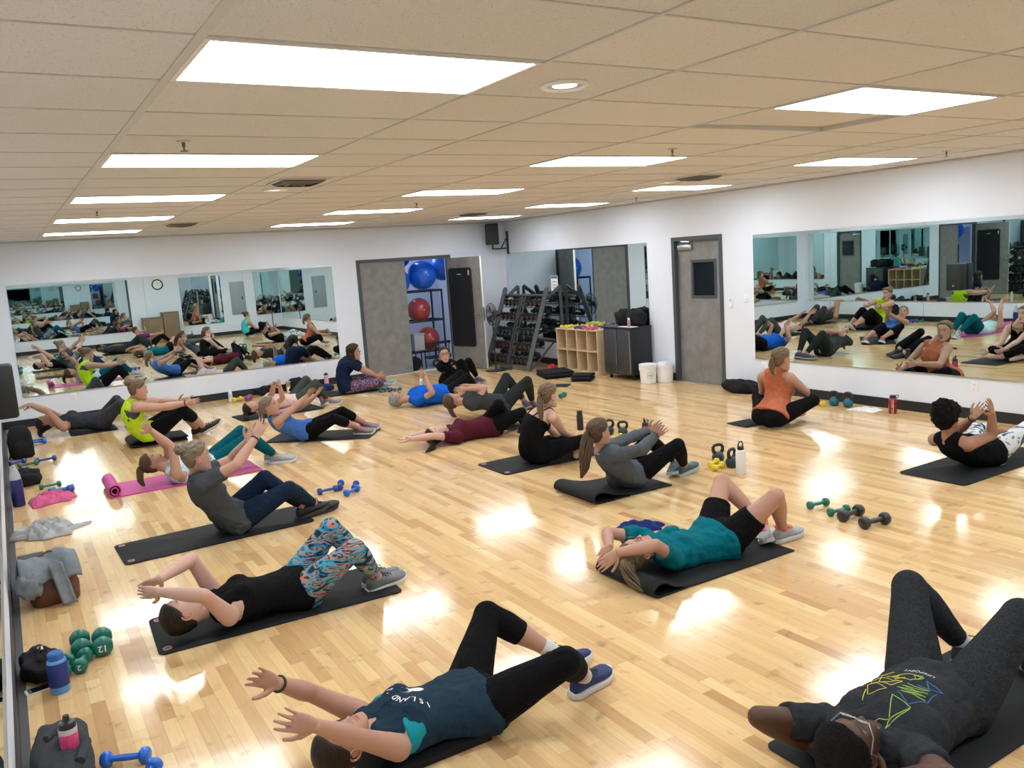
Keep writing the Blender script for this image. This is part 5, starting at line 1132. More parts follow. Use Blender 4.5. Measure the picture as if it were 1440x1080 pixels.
# ---- cloth materials
def wrinkle(m, strength=0.5, scale=11.0):
    """adds broad cloth creases on top of a material's fine bump"""
    nt = m.node_tree; b = _bsdf(m); N = nt.nodes.new; Lk = nt.links.new
    tc = N('ShaderNodeTexCoord'); n = N('ShaderNodeTexNoise'); n.inputs['Scale'].default_value = scale; n.inputs['Detail'].default_value = 3; n.inputs['Distortion'].default_value = 1.6
    Lk(tc.outputs['Object'], n.inputs['Vector'])
    bp = N('ShaderNodeBump'); bp.inputs['Strength'].default_value = strength; bp.inputs['Distance'].default_value = 0.03; Lk(n.outputs['Fac'], bp.inputs['Height'])
    if b.inputs['Normal'].links: Lk(b.inputs['Normal'].links[0].from_socket, bp.inputs['Normal'])
    Lk(bp.outputs[0], b.inputs['Normal'])
    return m
def cloth(name, col, rough=0.9, vary=0.06, vs=14, bump=0.25, creases=0.55):
    return wrinkle(mk(name, col, rough, spec=0.12, vary=vary, vscale=vs, bump=bump, bscale=160), creases)
def pattern_cloth(name, stops, scale, stretch=(1, 1, 1), dist=1.5, kind='noise'):
    m = bpy.data.materials.new(name); m.use_nodes = True; nt = m.node_tree; b = _bsdf(m); N = nt.nodes.new; Lk = nt.links.new
    tc = N('ShaderNodeTexCoord'); mp = N('ShaderNodeMapping'); mp.inputs['Scale'].default_value = stretch; mp.inputs['Rotation'].default_value = (0.5, 0.4, 0.6); Lk(tc.outputs['Object'], mp.inputs[0])
    if kind == 'noise':
        n = N('ShaderNodeTexNoise'); n.inputs['Scale'].default_value = scale; n.inputs['Detail'].default_value = 1.0; n.inputs['Distortion'].default_value = dist; out = n.outputs['Fac']
    else:
        n = N('ShaderNodeTexVoronoi'); n.inputs['Scale'].default_value = scale; out = n.outputs['Color']
    Lk(mp.outputs[0], n.inputs['Vector'])
    if kind != 'noise':
        sp = N('ShaderNodeSeparateColor'); Lk(out, sp.inputs[0]); out = sp.outputs[0]
    r = ramp(nt, stops, 'CONSTANT' if kind != 'soft' else 'LINEAR'); Lk(out, r.inputs[0]); Lk(r.outputs[0], b.inputs['Base Color'])
    b.inputs['Roughness'].default_value = 0.75; setin(b, 'Specular IOR Level', 0.25)
    return m
BLK = cloth('black_stretch_fabric', (0.0045, 0.0045, 0.0055)); 
CL = dict(
    black=BLK, navytank=cloth('navy_jersey', (0.014, 0.032, 0.055)), charcoal=cloth('charcoal_jersey', (0.028, 0.031, 0.037)),
    heather=wrinkle(mk('heather_charcoal_knit', (0.026, 0.029, 0.034), 0.9, spec=0.12, vary=0.38, vscale=70, stretch=(0.5, 2.5, 2.5), bump=0.2, bscale=200), 0.4),
    teal=cloth('teal_jersey', (0.0, 0.125, 0.165)), greytee=cloth('grey_tee', (0.065, 0.072, 0.082)), navyleg=cloth('navy_leggings', (0.010, 0.022, 0.050)),
    tealleg=cloth('teal_leggings', (0.0, 0.085, 0.115)), paleblue=cloth('pale_aqua_top', (0.45, 0.66, 0.70)), lime=cloth('lime_mesh', (0.50, 0.74, 0.02)),
    darkgrey=cloth('dark_grey_tank', (0.032, 0.036, 0.044)), greyleg=pattern_cloth('marled_grey_leggings', [(0.0, (0.02, 0.023, 0.028)), (0.5, (0.05, 0.056, 0.064))], 26, (2, 2, 6), 1.0),
    blue=cloth('bright_blue_tank', (0.055, 0.16, 0.46)), palepink=cloth('pale_pink_top', (0.66, 0.50, 0.47)), olive=cloth('olive_grey_leggings', (0.055, 0.066, 0.060)),
    navytee=cloth('navy_tee', (0.010, 0.018, 0.050)), royal=cloth('royal_blue_tee', (0.008, 0.10, 0.52)), slatetee=cloth('slate_tee', (0.040, 0.043, 0.047)), darkleg=cloth('dark_slate_leggings', (0.020, 0.026, 0.028)),
    maroon=cloth('maroon_tee', (0.075, 0.010, 0.022)), greylong=cloth('steel_grey_top', (0.085, 0.100, 0.120)), rust=cloth('rust_orange_tank', (0.42, 0.125, 0.065), vary=0.12, vs=8), purple=cloth('purple_tee', (0.15, 0.02, 0.14)), aqua=cloth('aqua_tank', (0.05, 0.42, 0.42)),
    feather=pattern_cloth('feather_print_leggings', [(0.0, (0.015, 0.02, 0.03)), (0.38, (0.03, 0.19, 0.32)), (0.46, (0.09, 0.36, 0.48)), (0.53, (0.62, 0.20, 0.13)), (0.58, (0.03, 0.05, 0.07)), (0.66, (0.26, 0.30, 0.30))], 7.5, (1, 1, 2.4), 1.9),
    floral=pattern_cloth('floral_print_leggings', [(0.0, (0.03, 0.02, 0.06)), (0.40, (0.22, 0.05, 0.17)), (0.48, (0.04, 0.03, 0.09)), (0.56, (0.36, 0.34, 0.42)), (0.63, (0.10, 0.04, 0.12))], 16, (1, 1, 1), 2.0),
    marble=pattern_cloth('marbled_white_leggings', [(0.0, (0.03, 0.04, 0.07)), (0.38, (0.22, 0.25, 0.30)), (0.45, (0.62, 0.64, 0.67))], 7, (1, 1, 1.4), 2.5),
    bratop=cloth('turquoise_bra', (0.01, 0.27, 0.33)))
SHOE = {}
def shoe_mats(key):
    tbl = dict(navy=((0.010, 0.022, 0.12), (0.65, 0.65, 0.66)), black=((0.012, 0.012, 0.014), (0.03, 0.03, 0.032)), blackw=((0.012, 0.012, 0.014), (0.6, 0.6, 0.6)), grey=((0.17, 0.18, 0.19), (0.65, 0.65, 0.65)),
               coral=((0.36, 0.37, 0.40), (0.62, 0.62, 0.64)), greypink=((0.20, 0.18, 0.17), (0.66, 0.62, 0.6)), mint=((0.30, 0.34, 0.35), (0.7, 0.7, 0.7)), teal=((0.06, 0.10, 0.12), (0.4, 0.5, 0.52)), purple=((0.06, 0.045, 0.08), (0.35, 0.33, 0.36)), white=((0.55, 0.55, 0.55), (0.7, 0.7, 0.7)))
    a, b_ = tbl[key]
    return mk('shoe_upper_'+key, a, 0.6, vary=0.15, vscale=40, bump=0.3, bscale=300), mk('shoe_sole_'+key, b_, 0.5)
LACE = dict(navy=(0.02, 0.02, 0.03), black=(0.02, 0.02, 0.02), blackw=(0.5, 0.5, 0.5), grey=(0.02, 0.02, 0.02), coral=(0.75, 0.10, 0.08), greypink=(0.75, 0.10, 0.16), mint=(0.35, 0.6, 0.62), teal=(0.2, 0.4, 0.42), purple=(0.3, 0.2, 0.3), white=(0.3, 0.5, 0.5))

# ---- remesh jobs are collected and evaluated once
JOBS = []
CLOUD = bpy.data.textures.new('fold_noise', 'CLOUDS'); CLOUD.noise_scale = 0.075; CLOUD.noise_depth = 1
def job(g, voxel, smooth=4, fold=0.0):
    me = g.mesh('job'); o = bpy.data.objects.new('job', me); COL.objects.link(o)
    md = o.modifiers.new('r', 'REMESH'); md.mode = 'VOXEL'; md.voxel_size = voxel; md.adaptivity = 0.0
    if fold:
        dm = o.modifiers.new('d', 'DISPLACE'); dm.texture = CLOUD; dm.strength = fold; dm.mid_level = 0.42; dm.texture_coords = 'LOCAL'
    if smooth:
        sm = o.modifiers.new('s', 'SMOOTH'); sm.factor = 0.5; sm.iterations = smooth
    j = dict(o=o, me=None); JOBS.append(j)
    return j
def run_jobs():
    bpy.context.view_layer.update()
    dg = bpy.context.evaluated_depsgraph_get()
    for j in JOBS:
        j['me'] = bpy.data.meshes.new_from_object(j['o'].evaluated_get(dg))
    for j in JOBS:
        old = j['o'].data; bpy.data.objects.remove(j['o']); bpy.data.meshes.remove(old)
    JOBS.clear()
def mesh_arrays(me):
    v = np.empty(len(me.vertices)*3, np.float32); me.vertices.foreach_get('co', v)
    return v.reshape(-1, 3).astype(float), [tuple(p.vertices) for p in me.polygons]

# ---- head: rings of a sculpted skull, local x = left, y = forward, z = crown
HZ = np.array([-.122, -.112, -.095, -.075, -.05, -.02, .01, .04, .07, .095, .112, .121])
HW = np.array([.016, .034, .046, .054, .061, .067, .071, .073, .070, .058, .038, .010])
HF = np.array([.078, .090, .093, .090, .088, .088, .088, .091, .086, .068, .042, .008])
HB = np.array([.050, .015, -.015, -.045, -.068, -.085, -.094, -.097, -.093, -.076, -.050, -.015])
def head_grid(nz=44, na=56):
    t_ = np.linspace(0, 1, nz); z = HZ[0] + (HZ[-1]-HZ[0])*(0.5-0.5*np.cos(np.pi*(0.02+0.96*t_)))
    w = np.interp(z, HZ, HW); f_ = np.interp(z, HZ, HF); b_ = np.interp(z, HZ, HB)
    for _ in range(2):
        for q in (w, f_, b_): q[1:-1] = 0.25*q[:-2]+0.5*q[1:-1]+0.25*q[2:]
    a = np.linspace(0, 2*np.pi, na, endpoint=False)
    a = a + 0.22*np.sin(2*a)*0 - 0.30*np.cos(a)*(np.sin(a) > 0)*0
    V = np.zeros((nz, na, 3))
    for i in range(nz):
        cy = (f_[i]+b_[i])/2; hy = (f_[i]-b_[i])/2; e = 2/2.25
        V[i, :, 0] = w[i]*np.sign(np.cos(a))*np.abs(np.cos(a))**e
        V[i, :, 1] = cy + hy*np.sign(np.sin(a))*np.abs(np.sin(a))**e
        V[i, :, 2] = z[i]
    return V
def face_shape(V):
    x, y, z = V[..., 0], V[..., 1], V[..., 2]; fr = np.clip((y-0.03)/0.04, 0, 1)
    g2 = lambda cx, cz, sx, sz: np.exp(-((x-cx)/sx)**2-((z-cz)/sz)**2)
    d = np.zeros_like(x)
    nz_ = np.clip((0.030-z)/0.072, 0, 1)*(z > -0.045)*np.clip((z+0.050)/0.012, 0, 1)
    d += 0.024*nz_*np.exp(-(x/(0.007+0.009*nz_))**2)
    d += 0.004*g2(0.014, -0.036, 0.008, 0.008)+0.004*g2(-0.014, -0.036, 0.008, 0.008)
    for s_ in (-1, 1):
        d -= 0.011*g2(s_*0.031, 0.012, 0.017, 0.013); d += 0.005*g2(s_*0.031, 0.012, 0.011, 0.008)
        d += 0.004*g2(s_*0.030, 0.036, 0.022, 0.009); d += 0.004*g2(s_*0.042, -0.025, 0.018, 0.018)
    d += 0.007*g2(0, -0.064, 0.020, 0.006)+0.007*g2(0, -0.077, 0.017, 0.006)-0.004*g2(0, -0.0705, 0.022, 0.0025)-0.003*g2(0, -0.09, 0.02, 0.006)+0.006*g2(0, -0.106, 0.018, 0.010)
    V = V.copy(); V[..., 1] += d*fr
    return V
def face_colour(P, skin, hairc, eyes):
    x, y, z = P[:, 0], P[:, 1], P[:, 2]; c = np.tile(np.array(skin), (len(P), 1)); fr = y > 0.03
    def mixc(mask, col): c[:] = c*(1-mask[:, None]) + np.array(col)*mask[:, None]
    sk = np.array(skin)
    for s_ in (-1, 1):
        mixc(0.35*fr*np.exp(-((x-s_*0.043)/0.02)**2-((z+0.03)/0.02)**2), sk*np.array((1.05, 0.72, 0.70)))
    mixc(0.3*fr*np.exp(-(x/0.012)**2-((z+0.035)/0.012)**2), sk*np.array((1.05, 0.75, 0.72)))
    mixc(0.8*fr*(np.exp(-(x/0.021)**4-((z+0.0705)/0.0125)**4)), sk*np.array((0.85, 0.42, 0.42)))
    mixc(0.9*fr*(np.exp(-(x/0.020)**4-((z+0.0705)/0.0022)**2)), sk*0.3)
    for s_ in (-1, 1):
        mixc(0.85*fr*np.exp(-((x-s_*0.033)/0.019)**4-((z-0.036-0.006*np.cos((x-s_*0.033)/0.02))/0.0045)**4), hairc)
        if eyes == 'open':
            mixc(0.9*fr*np.exp(-((x-s_*0.031)/0.0135)**4-((z-0.012)/0.0055)**4), (0.6, 0.58, 0.56)); mixc(fr*np.exp(-((x-s_*0.031)/0.0055)**4-((z-0.012)/0.0055)**4), (0.03, 0.02, 0.015))
            mixc(0.7*fr*np.exp(-((x-s_*0.031)/0.015)**4-((z-0.0185)/0.0018)**2), (0.03, 0.02, 0.02))
        else:
            mixc(0.8*fr*np.exp(-((x-s_*0.031)/0.014)**4-((z-0.006)/0.0022)**2), sk*0.18)
    return c
def grid_faces(nz, na, off=0):
    f = [(off+i*na+j, off+i*na+(j+1) % na, off+(i+1)*na+(j+1) % na, off+(i+1)*na+j) for i in range(nz-1) for j in range(na)]
    f.append(tuple(off+j for j in range(na))[::-1]); f.append(tuple(off+(nz-1)*na+j for j in range(na)))
    return f

# ---- hands: one left hand per finger pose, fingers along +x, palm facing -z, thumb towards -y
def hand_job(curl, spread, voxel=0.0035):
    g = G()
    rings = []
    for x_, hw, th, zc in ((-0.015, 0.024, 0.019, 0), (0.01, 0.029, 0.018, 0), (0.04, 0.038, 0.016, 0.001), (0.07, 0.042, 0.0145, 0.002), (0.088, 0.041, 0.012, 0.001), (0.096, 0.036, 0.008, 0.0)):
        rings.append([(x_, hw*math.cos(a)*(abs(math.cos(a))**-0.25 if abs(math.cos(a)) > 0.05 else 1)*0.95, zc+th*math.sin(a)) for a in np.linspace(0, 2*math.pi, 16, endpoint=False)])
    g.loft(rings)
    for k, (y0, L, r) in enumerate(((-0.030, 0.070, 0.0088), (-0.010, 0.080, 0.0092), (0.0105, 0.075, 0.0088), (0.030, 0.059, 0.0078))):
        p = np.array([0.082, y0, 0.001]); a = 0.0; sp = (k-1.4)*spread
        pts = [p]; rads = [r*1.1]
        for seg, (fr_, cu) in enumerate(((0.46, 0.7), (0.30, 1.1), (0.24, 0.7))):
            a -= curl*cu*(1+0.12*k)
            for h in (0.5, 1.0):
                p = p + np.array([math.cos(a)*math.cos(sp), math.sin(sp)*math.cos(a), math.sin(a)])*L*fr_*0.5
                pts.append(p); rads.append(r*(1.0-0.07*(seg*2+h)))
        g.tube(pts, rads, 10, ref=(0, 0, 1), round_ends=True)
    p = np.array([0.012, -0.020, -0.004]); pts = [p]; rads = [0.015]
    for d_, L, r in (((0.62, -0.75, -0.22), 0.040, 0.0135), ((0.82, -0.52, -0.24-curl*0.2), 0.034, 0.0105), ((0.93, -0.28, -0.24-curl*0.3), 0.026, 0.009)):
        d_ = nrm(d_)
        for h in (0.5, 0.5): p = p + d_*L*h; pts.append(p); rads.append(r)
    g.tube(pts, rads, 10, ref=(0, 0, 1), round_ends=True)
    return job(g, voxel, 3)
HANDS = {'open': hand_job(0.16, 0.10), 'flat': hand_job(0.06, 0.02), 'curl': hand_job(0.55, 0.05)}

# ---- body parts
def axes_of(j):
    u = nrm(j['neck']-j['pel']); l = nrm(j['sL']-j['sR']); l = nrm(l-u*(l@u))
    return u, l, np.cross(l, u)
TOR_F = [(-.20, .055, .055, 0), (-.12, .135, .095, -.004), (0.0, .172, .118, -.008), (.10, .172, .115, -.006), (.24, .145, .100, 0), (.42, .122, .088, .004), (.58, .130, .095, .010), (.72, .146, .105, .012), (.84, .155, .092, .004), (.93, .125, .068, -.004), (1.0, .070, .055, -.008)]
TOR_M = [(-.20, .055, .055, 0), (-.12, .130, .095, 0), (0.0, .160, .112, -.004), (.10, .160, .112, 0), (.24, .155, .112, .004), (.42, .152, .112, .008), (.58, .160, .115, .012), (.72, .172, .118, .012), (.84, .178, .100, .004), (.93, .145, .075, -.004), (1.0, .078, .060, -.008)]
def torso_rings(j, s, tab, t0=-9, t1=9, inf=0.0, k=28, wmul=1.0):
    pel, mid, neck = j['pel'], j['mid'], j['neck']; h = nrm(j['hL']-j['hR']); g_ = nrm(j['sL']-j['sR'])
    L1 = np.linalg.norm(mid-pel); L2 = np.linalg.norm(neck-mid); tm = L1/(L1+L2)
    def at(t):
        if t < 0: return pel + (pel-mid)/L1*(-t)*(L1+L2)
        if t <= 1:     # quadratic through the three spine joints
            a = (1-t)*(1-t/tm)*1.0; 
            c0 = (t-tm)*(t-1)/((0-tm)*(0-1)); c1 = t*(t-1)/(tm*(tm-1)); c2 = t*(t-tm)/((1)*(1-tm))
            return pel*c0+mid*c1+neck*c2
        return neck + (neck-mid)/L2*(t-1)*(L1+L2)
    tabt = np.array([q[0] for q in tab])
    ts = sorted(set([t for t in np.linspace(max(t0, tabt[0]), min(t1, tabt[-1]), 18)]))
    out = []
    for t in ts:
        w = np.interp(t, tabt, [q[1] for q in tab])*s*wmul+inf; d = np.interp(t, tabt, [q[2] for q in tab])*s+inf; o = np.interp(t, tabt, [q[3] for q in tab])*s
        c = at(t); u = nrm(at(t+0.03)-at(t-0.03)); q = min(max(t, 0), 1); l = nrm(h*(1-q)+g_*q); l = nrm(l-u*(l@u)); f_ = np.cross(l, u)
        e = 2/2.3
        out.append([c + f_*o + l*w*math.copysign(abs(math.cos(a))**e, math.cos(a)) + f_*d*math.copysign(abs(math.sin(a))**e, math.sin(a)) for a in np.linspace(0, 2*math.pi, k, endpoint=False)])
    return out, at
def limb(g, a, b_, prof, s, t0=0.0, t1=1.0, inf=0.0, k=16, flat_end=False):
    """prof: list of (t, radius) along a->b"""
    tt = np.linspace(t0, t1, max(3, int(11*(t1-t0))+2)); pr = np.array(prof)
    pts = [a+(b_-a)*t for t in tt]; r = [np.interp(t, pr[:, 0], pr[:, 1])*s+inf for t in tt]
    g.tube(pts, r, k)
UA = [(0, .052), (.15, .052), (.4, .046), (.75, .040), (1, .037)]; FA = [(0, .037), (.12, .040), (.3, .041), (.6, .034), (.9, .027), (1, .026)]
TH = [(0, .092), (.15, .092), (.4, .081), (.7, .066), (.92, .057), (1, .056)]; SH = [(0, .055), (.1, .054), (.28, .058), (.5, .051), (.75, .039), (.92, .034), (1, .035)]
def arms(g, j, s, arm_s, inf=0.0, upper=1.0, fore=1.0):
    for q in 'LR':
        S, E, W = j['s'+q], j['e'+q], j['w'+q]
        g.sphere(S, 0.054*s*arm_s+inf, 14, 10)
        limb(g, S, E, UA, s*arm_s, 0, upper, inf)
        if upper >= 1 and fore > 0:
            g.sphere(E, 0.0375*s*arm_s+inf, 12, 8); limb(g, E, W, FA, s*arm_s, 0, fore, inf)
def legs(g, j, s, leg_s, inf=0.0, thigh=1.0, shin=1.0, infend=None):
    for q in 'LR':
        H, K, A = j['h'+q], j['k'+q], j['a'+q]
        g.sphere(H, 0.095*s*leg_s+inf, 16, 10)
        limb(g, H, K, TH, s*leg_s, 0, thigh, inf if infend is None else infend)
        if thigh >= 1 and shin > 0:
            g.sphere(K, 0.0565*s*leg_s+inf, 14, 10); limb(g, K, A, SH, s*leg_s, 0, shin, inf)
def clampz(g, z0):
    for a in g.v: a[:, 2] = np.maximum(a[:, 2], z0)
def bust(g, j, s, at, inf=0.0, size=1.0):
    u, l, f_ = axes_of(j); c = at(0.70)
    for q in (-1, 1): g.sphere(c + l*q*0.062*s + f_*(0.070*s), np.array([.060, .060, .052])*s*size+inf, 14, 10)
def seat(g, j, s, inf=0.0):
    u, l, f_ = axes_of(j)
    for q in 'LR': g.sphere(j['h'+q]-f_*0.035*s-u*0.01, 0.092*s+inf, 14, 10)

PEOPLE = []
def person(key, label, skin, hair, style, shirt, pants, shoes, male=False, face=None, crown=None, base_z=0.012, build=1.0, arm=1.0, leg=1.0, eyes='open', hands=('open', 'open'), palms=None,
           near=1, glasses=False, watch=None, pony=None, move=None, group=None, sock=None, fold=0.012, bra=None, beard=False, band=None, hem=None, ponyw=1.0):
    P = dict(locals()); j = {k: np.array(v, float) for k, v in POSES[key]['j'].items()}; s = POSES[key]['s']*1.06
    if move is not None:
        for k in j: j[k] = j[k]+np.array(move, float)
    P['j'] = j; P['s'] = s
    vox = {0: 0.0065, 1: 0.009, 2: 0.012}[near]
    tab = TOR_M if male else TOR_F
    # body
    g = G(); R, at = torso_rings(j, s, tab, k=28, wmul=build); g.loft(R)
    if not male: bust(g, j, s, at)
    seat(g, j, s); arms(g, j, s, arm); legs(g, j, s, leg)
    nk, hd = j['neck'], j['head']; nd = nrm(hd-nk)
    fdir = nrm(face) if face is not None else None
    cr = nrm(crown) if crown is not None else nd
    if fdir is None:
        u, l, f_ = axes_of(j); fdir = f_
    fdir = nrm(fdir - cr*(fdir@cr)); P['crown'], P['fdir'], P['left'] = cr, fdir, np.cross(cr, fdir)
    g.tube([nk-nd*0.05, nk, nk+nd*0.05, hd-cr*0.035-fdir*0.012], [0.062*s, 0.054*s, 0.050*s, 0.054*s], 16)
    for q in 'LR':      # shoulder yoke and bare foot
        g.tube([nk-nd*0.03, (nk+j['s'+q])/2, j['s'+q]], [0.052*s, 0.050*s, 0.050*s], 14)
        A, T_ = j['a'+q], j['t'+q]; dz = np.array([0, 0, -0.04*s])
        if not shoes: g.tube([A-(T_-A)*0.22+dz, A+dz*0.5, A*0.4+T_*0.6+dz*0.4, T_+dz*0.3], [0.026*s, 0.036*s, 0.034*s, 0.020*s], 12)
        lw = nrm(j['w'+q]-j['e'+q]); g.tube([j['w'+q]-lw*0.02, j['w'+q]+lw*0.012], [0.026*s*arm, 0.0245*s], 14)
    clampz(g, base_z); P['jb'] = job(g, vox, 4)
    # shirt
    kind, cmat = shirt; inf = {'tank': 0.009, 'strap': 0.007, 'tee': 0.014, 'long': 0.010}[kind]
    g = G(); t0 = hem if hem is not None else {'tank': -0.02, 'strap': -0.02, 'tee': -0.04, 'long': -0.04}[kind]; t1 = {'tank': 0.965, 'strap': 0.80, 'tee': 0.965, 'long': 0.975}[kind]
    R, at = torso_rings(j, s, tab, t0, t1, inf, wmul=build)
    ts_ = np.linspace(max(t0, tab[0][0]), min(t1, tab[-1][0]), 18)
    for i_, t_ in enumerate(ts_):
        q_ = np.array(R[i_]); c_ = q_.mean(0)
        fl_ = 1+0.10*max(0.0, 1-(t_-t0)/0.16)            # the hem hangs a little free
        if kind == 'tank' and t_ > 0.62:                  # cut away at the armholes
            u, l, f_ = axes_of(j); k_ = np.interp(t_, [0.62, 0.74, 0.84, 0.97], [1.0, 0.96, 0.84, 1.15]); d_ = q_-c_; q_ = c_+d_-np.outer(d_@l, l)*(1-k_)
        R[i_] = list(c_+(q_-c_)*fl_)
    g.loft(R)
    if not male: bust(g, j, s, at, inf)
    if kind == 'strap': pass
    elif kind == 'tank':
        for q in 'LR': g.tube([nk-nd*0.035, nk*0.6+j['s'+q]*0.4, nk*0.36+j['s'+q]*0.64], [0.055*s+inf*0.6, 0.053*s+inf, 0.052*s+inf], 14)
    else:
        for q in 'LR': g.tube([nk-nd*0.035, (nk+j['s'+q])/2, j['s'+q]], [0.055*s+inf*0.6, 0.054*s+inf*0.8, 0.053*s+inf], 14)
        arms(g, j, s, arm, inf, 0.58 if kind == 'tee' else 1.0, 0.93 if kind == 'long' else 0.0)
    clampz(g, base_z-0.004); P['js'] = job(g, vox, 3, fold*{'tee': 1.7, 'tank': 1.35}.get(kind, 1.3))
    if bra:
        g = G(); R, at = torso_rings(j, s, tab, 0.56, 0.86, 0.004, wmul=build); g.loft(R); bust(g, j, s, at, 0.001); clampz(g, base_z-0.002); P['jr'] = job(g, vox, 3)
    # lower garment
    kind, cmat2 = pants; inf = {'full': 0.006, 'capri': 0.006, 'shorts': 0.016}[kind]
    it = min(inf, 0.006); g = G(); R, at = torso_rings(j, s, tab, -0.20, 0.13, it*0.6, wmul=build); g.loft(R); seat(g, j, s, it)
    legs(g, j, s, leg, inf, 0.55 if kind == 'shorts' else 1.0, {'full': 0.90, 'capri': 0.50, 'shorts': 0}[kind])
    clampz(g, base_z-0.003); P['jp'] = job(g, vox, 3, 0.008 if kind == 'shorts' else 0.003)
    P['at'] = at
    PEOPLE.append(P)
    return P

def strand_attr(me, P3):
    a = me.attributes.new('strand', 'FLOAT_VECTOR', 'POINT'); a.data.foreach_set('vector', np.asarray(P3, np.float32).ravel())
def finish(P):
    j, s = P['j'], P['s']
    base = np.array([j['pel'][0], j['pel'][1], 0.0]); root = thing('person', P['label'], 'person', tuple(base), 0, P['group'])
    near = P['near']
    # ---------- body with hands and head joined in
    v, f = mesh_arrays(P['jb']['me']); skin = np.array(P['skin'])
    nn = noise3(v, 9.0)
    cols = skin*(1+0.05*nn[:, None]); 
    for q in ('eL', 'eR', 'kL', 'kR'):
        w_ = np.exp(-((np.linalg.norm(v-j[q], axis=1)/0.06)**2)); cols = cols*(1-0.25*w_[:, None]) + cols*np.array((1.0, 0.72, 0.68))*0.25*w_[:, None]
    V = [v]; F = list(f); Cc = [cols]; n = len(v)
    def add(v2, f2, c2):
        nonlocal n
        V.append(v2); F.extend(tuple(i+n for i in q) for q in f2); Cc.append(c2); n += len(v2)
    for qi, q in enumerate('LR'):
        W, T_ = j['w'+q], j['f'+q]; d = nrm(T_-W); oth = j['wR' if q == 'L' else 'wL']
        pn = P['palms'][qi] if P['palms'] else None
        if pn is None: pn = nrm(oth-W + 0.15*(j['head']-W))
        pn = nrm(np.array(pn, float)); pn = nrm(pn-d*(pn@d)); th = np.cross(pn, d) if q == 'L' else np.cross(d, pn)
        hv, hf = HANDS_A[P['hands'][qi]]; sc = s*0.93
        w2 = W + hv[:, :1]*sc*d - hv[:, 2:3]*sc*pn - hv[:, 1:2]*sc*th
        w2[:, 2] = np.maximum(w2[:, 2], 0.004)
        hc = skin*(1+0.04*noise3(hv, 60)[:, None]); tip = np.clip((hv[:, 0]-0.13)/0.03, 0, 1)[:, None]; hc = hc*(1-0.3*tip)+hc*np.array((1.05, 0.75, 0.72))*0.3*tip
        add(w2, hf if q == 'L' else [tuple(reversed(x_)) for x_ in hf], hc)
    nz, na = (64, 84) if near == 0 else ((48, 60) if near == 1 else (34, 44))
    HG = face_shape(head_grid(nz, na)); hp = HG.reshape(-1, 3); hc = face_colour(hp, skin, HAIRCOL[P['hair']], P['eyes'])
    if P['beard']:
        bm_ = np.clip((hp[:, 1]-0.0)/0.03, 0, 1)*np.clip((-0.045-hp[:, 2])/0.02, 0, 1); hc = hc*(1-0.5*bm_[:, None])+np.array((0.02, 0.014, 0.012))*0.5*bm_[:, None]
    A3 = np.stack([P['left'], P['fdir'], P['crown']]); hs = s*0.97
    tow = lambda q: j['head'] + (np.asarray(q)*hs) @ A3
    add(tow(hp), grid_faces(nz, na), hc)
    for sg in (-1, 1):       # ears
        ge = G(); ge.sphere((sg*0.074, -0.008, -0.004), (0.009, 0.018, 0.031), 14, 10); ge.torus((sg*0.080, -0.010, 0.0), 0.020, 0.005, 18, 6, (1, 0.25*sg, 0), 1.35)
        ge.sphere((sg*0.077, 0.0, -0.028), (0.007, 0.009, 0.010), 10, 7)
        ev = np.concatenate(ge.v); add(tow(ev), ge.f, np.tile(skin*np.array((1.02, 0.85, 0.82)), (len(ev), 1)))
    Vv = np.concatenate(V)-base; me = bpy.data.meshes.new('body'); me.from_pydata([tuple(p) for p in Vv], [], F); me.update(); fixn(me); col_attr(me, np.concatenate(Cc))
    body = put('body', me, skin_m, root, angle=180)
    # ---------- garments
    def garment(job_, nm, mat_, lab=None):
        me = job_['me']; v2, _ = mesh_arrays(me); me.vertices.foreach_set('co', (v2-base).astype(np.float32).ravel()); me.update()
        me.materials.clear(); o = put(nm, me, mat_, root, angle=180)
        if lab: o['label'] = lab
        return o
    sk = P['shirt'][0]
    P['shirt_o'] = garment(P['js'], {'tank': 'tank_top', 'tee': 't_shirt', 'long': 'long_sleeve_top', 'strap': 'strappy_tank_top'}[sk], CL[P['shirt'][1]])
    if P['bra']: garment(P['jr'], 'sports_bra', CL[P['bra']])
    P['pants_o'] = garment(P['jp'], 'shorts' if P['pants'][0] == 'shorts' else 'leggings', CL[P['pants'][1]])
    # ---------- hair
    hm = HAIR[P['hair']]; st = P['style']
    if st in ('crop', 'curly'): hm = mk('black_curly_hair', (0.007, 0.006, 0.006), 0.85, spec=0.15, bump=1.0, bscale=130, vary=0.4, vscale=110)
    HG2 = head_grid(40, 48).reshape(-1, 3); x_, y_, z_ = HG2.T
    line = np.interp(z_, [-.13, -.075, -.06, -.01, .03, .06, .085, .10, .13], [-.20, -.20, -.045, -.022, 0.022, 0.052, 0.066, 0.10, 0.2])
    if st == 'bob': line = np.interp(z_, [-.13, -.10, -.06, -.01, .03, .06, .085, .10, .13], [-.02, -.01, 0.0, 0.02, 0.035, 0.062, 0.07, 0.10, 0.2])
    m_ = np.clip((line-y_)/0.016, -1, 1)*0.5+0.5
    thick = {'short': 0.014, 'crop': 0.019, 'curly': 0.030, 'bob': 0.022}.get(st, 0.013)
    off = (-0.012*(1-m_) + thick*m_)*(1+0.25*noise3(HG2, 55 if st != 'curly' else 90)*(1.6 if st == 'curly' else 0.6))
    ctr = np.stack([0*x_, -0.004+0*y_, np.clip(z_, -0.03, 0.05)], 1); nd_ = HG2-ctr; nd_ /= np.linalg.norm(nd_, axis=1)[:, None]
    hv = HG2+nd_*off[:, None]; hf = grid_faces(40, 48)
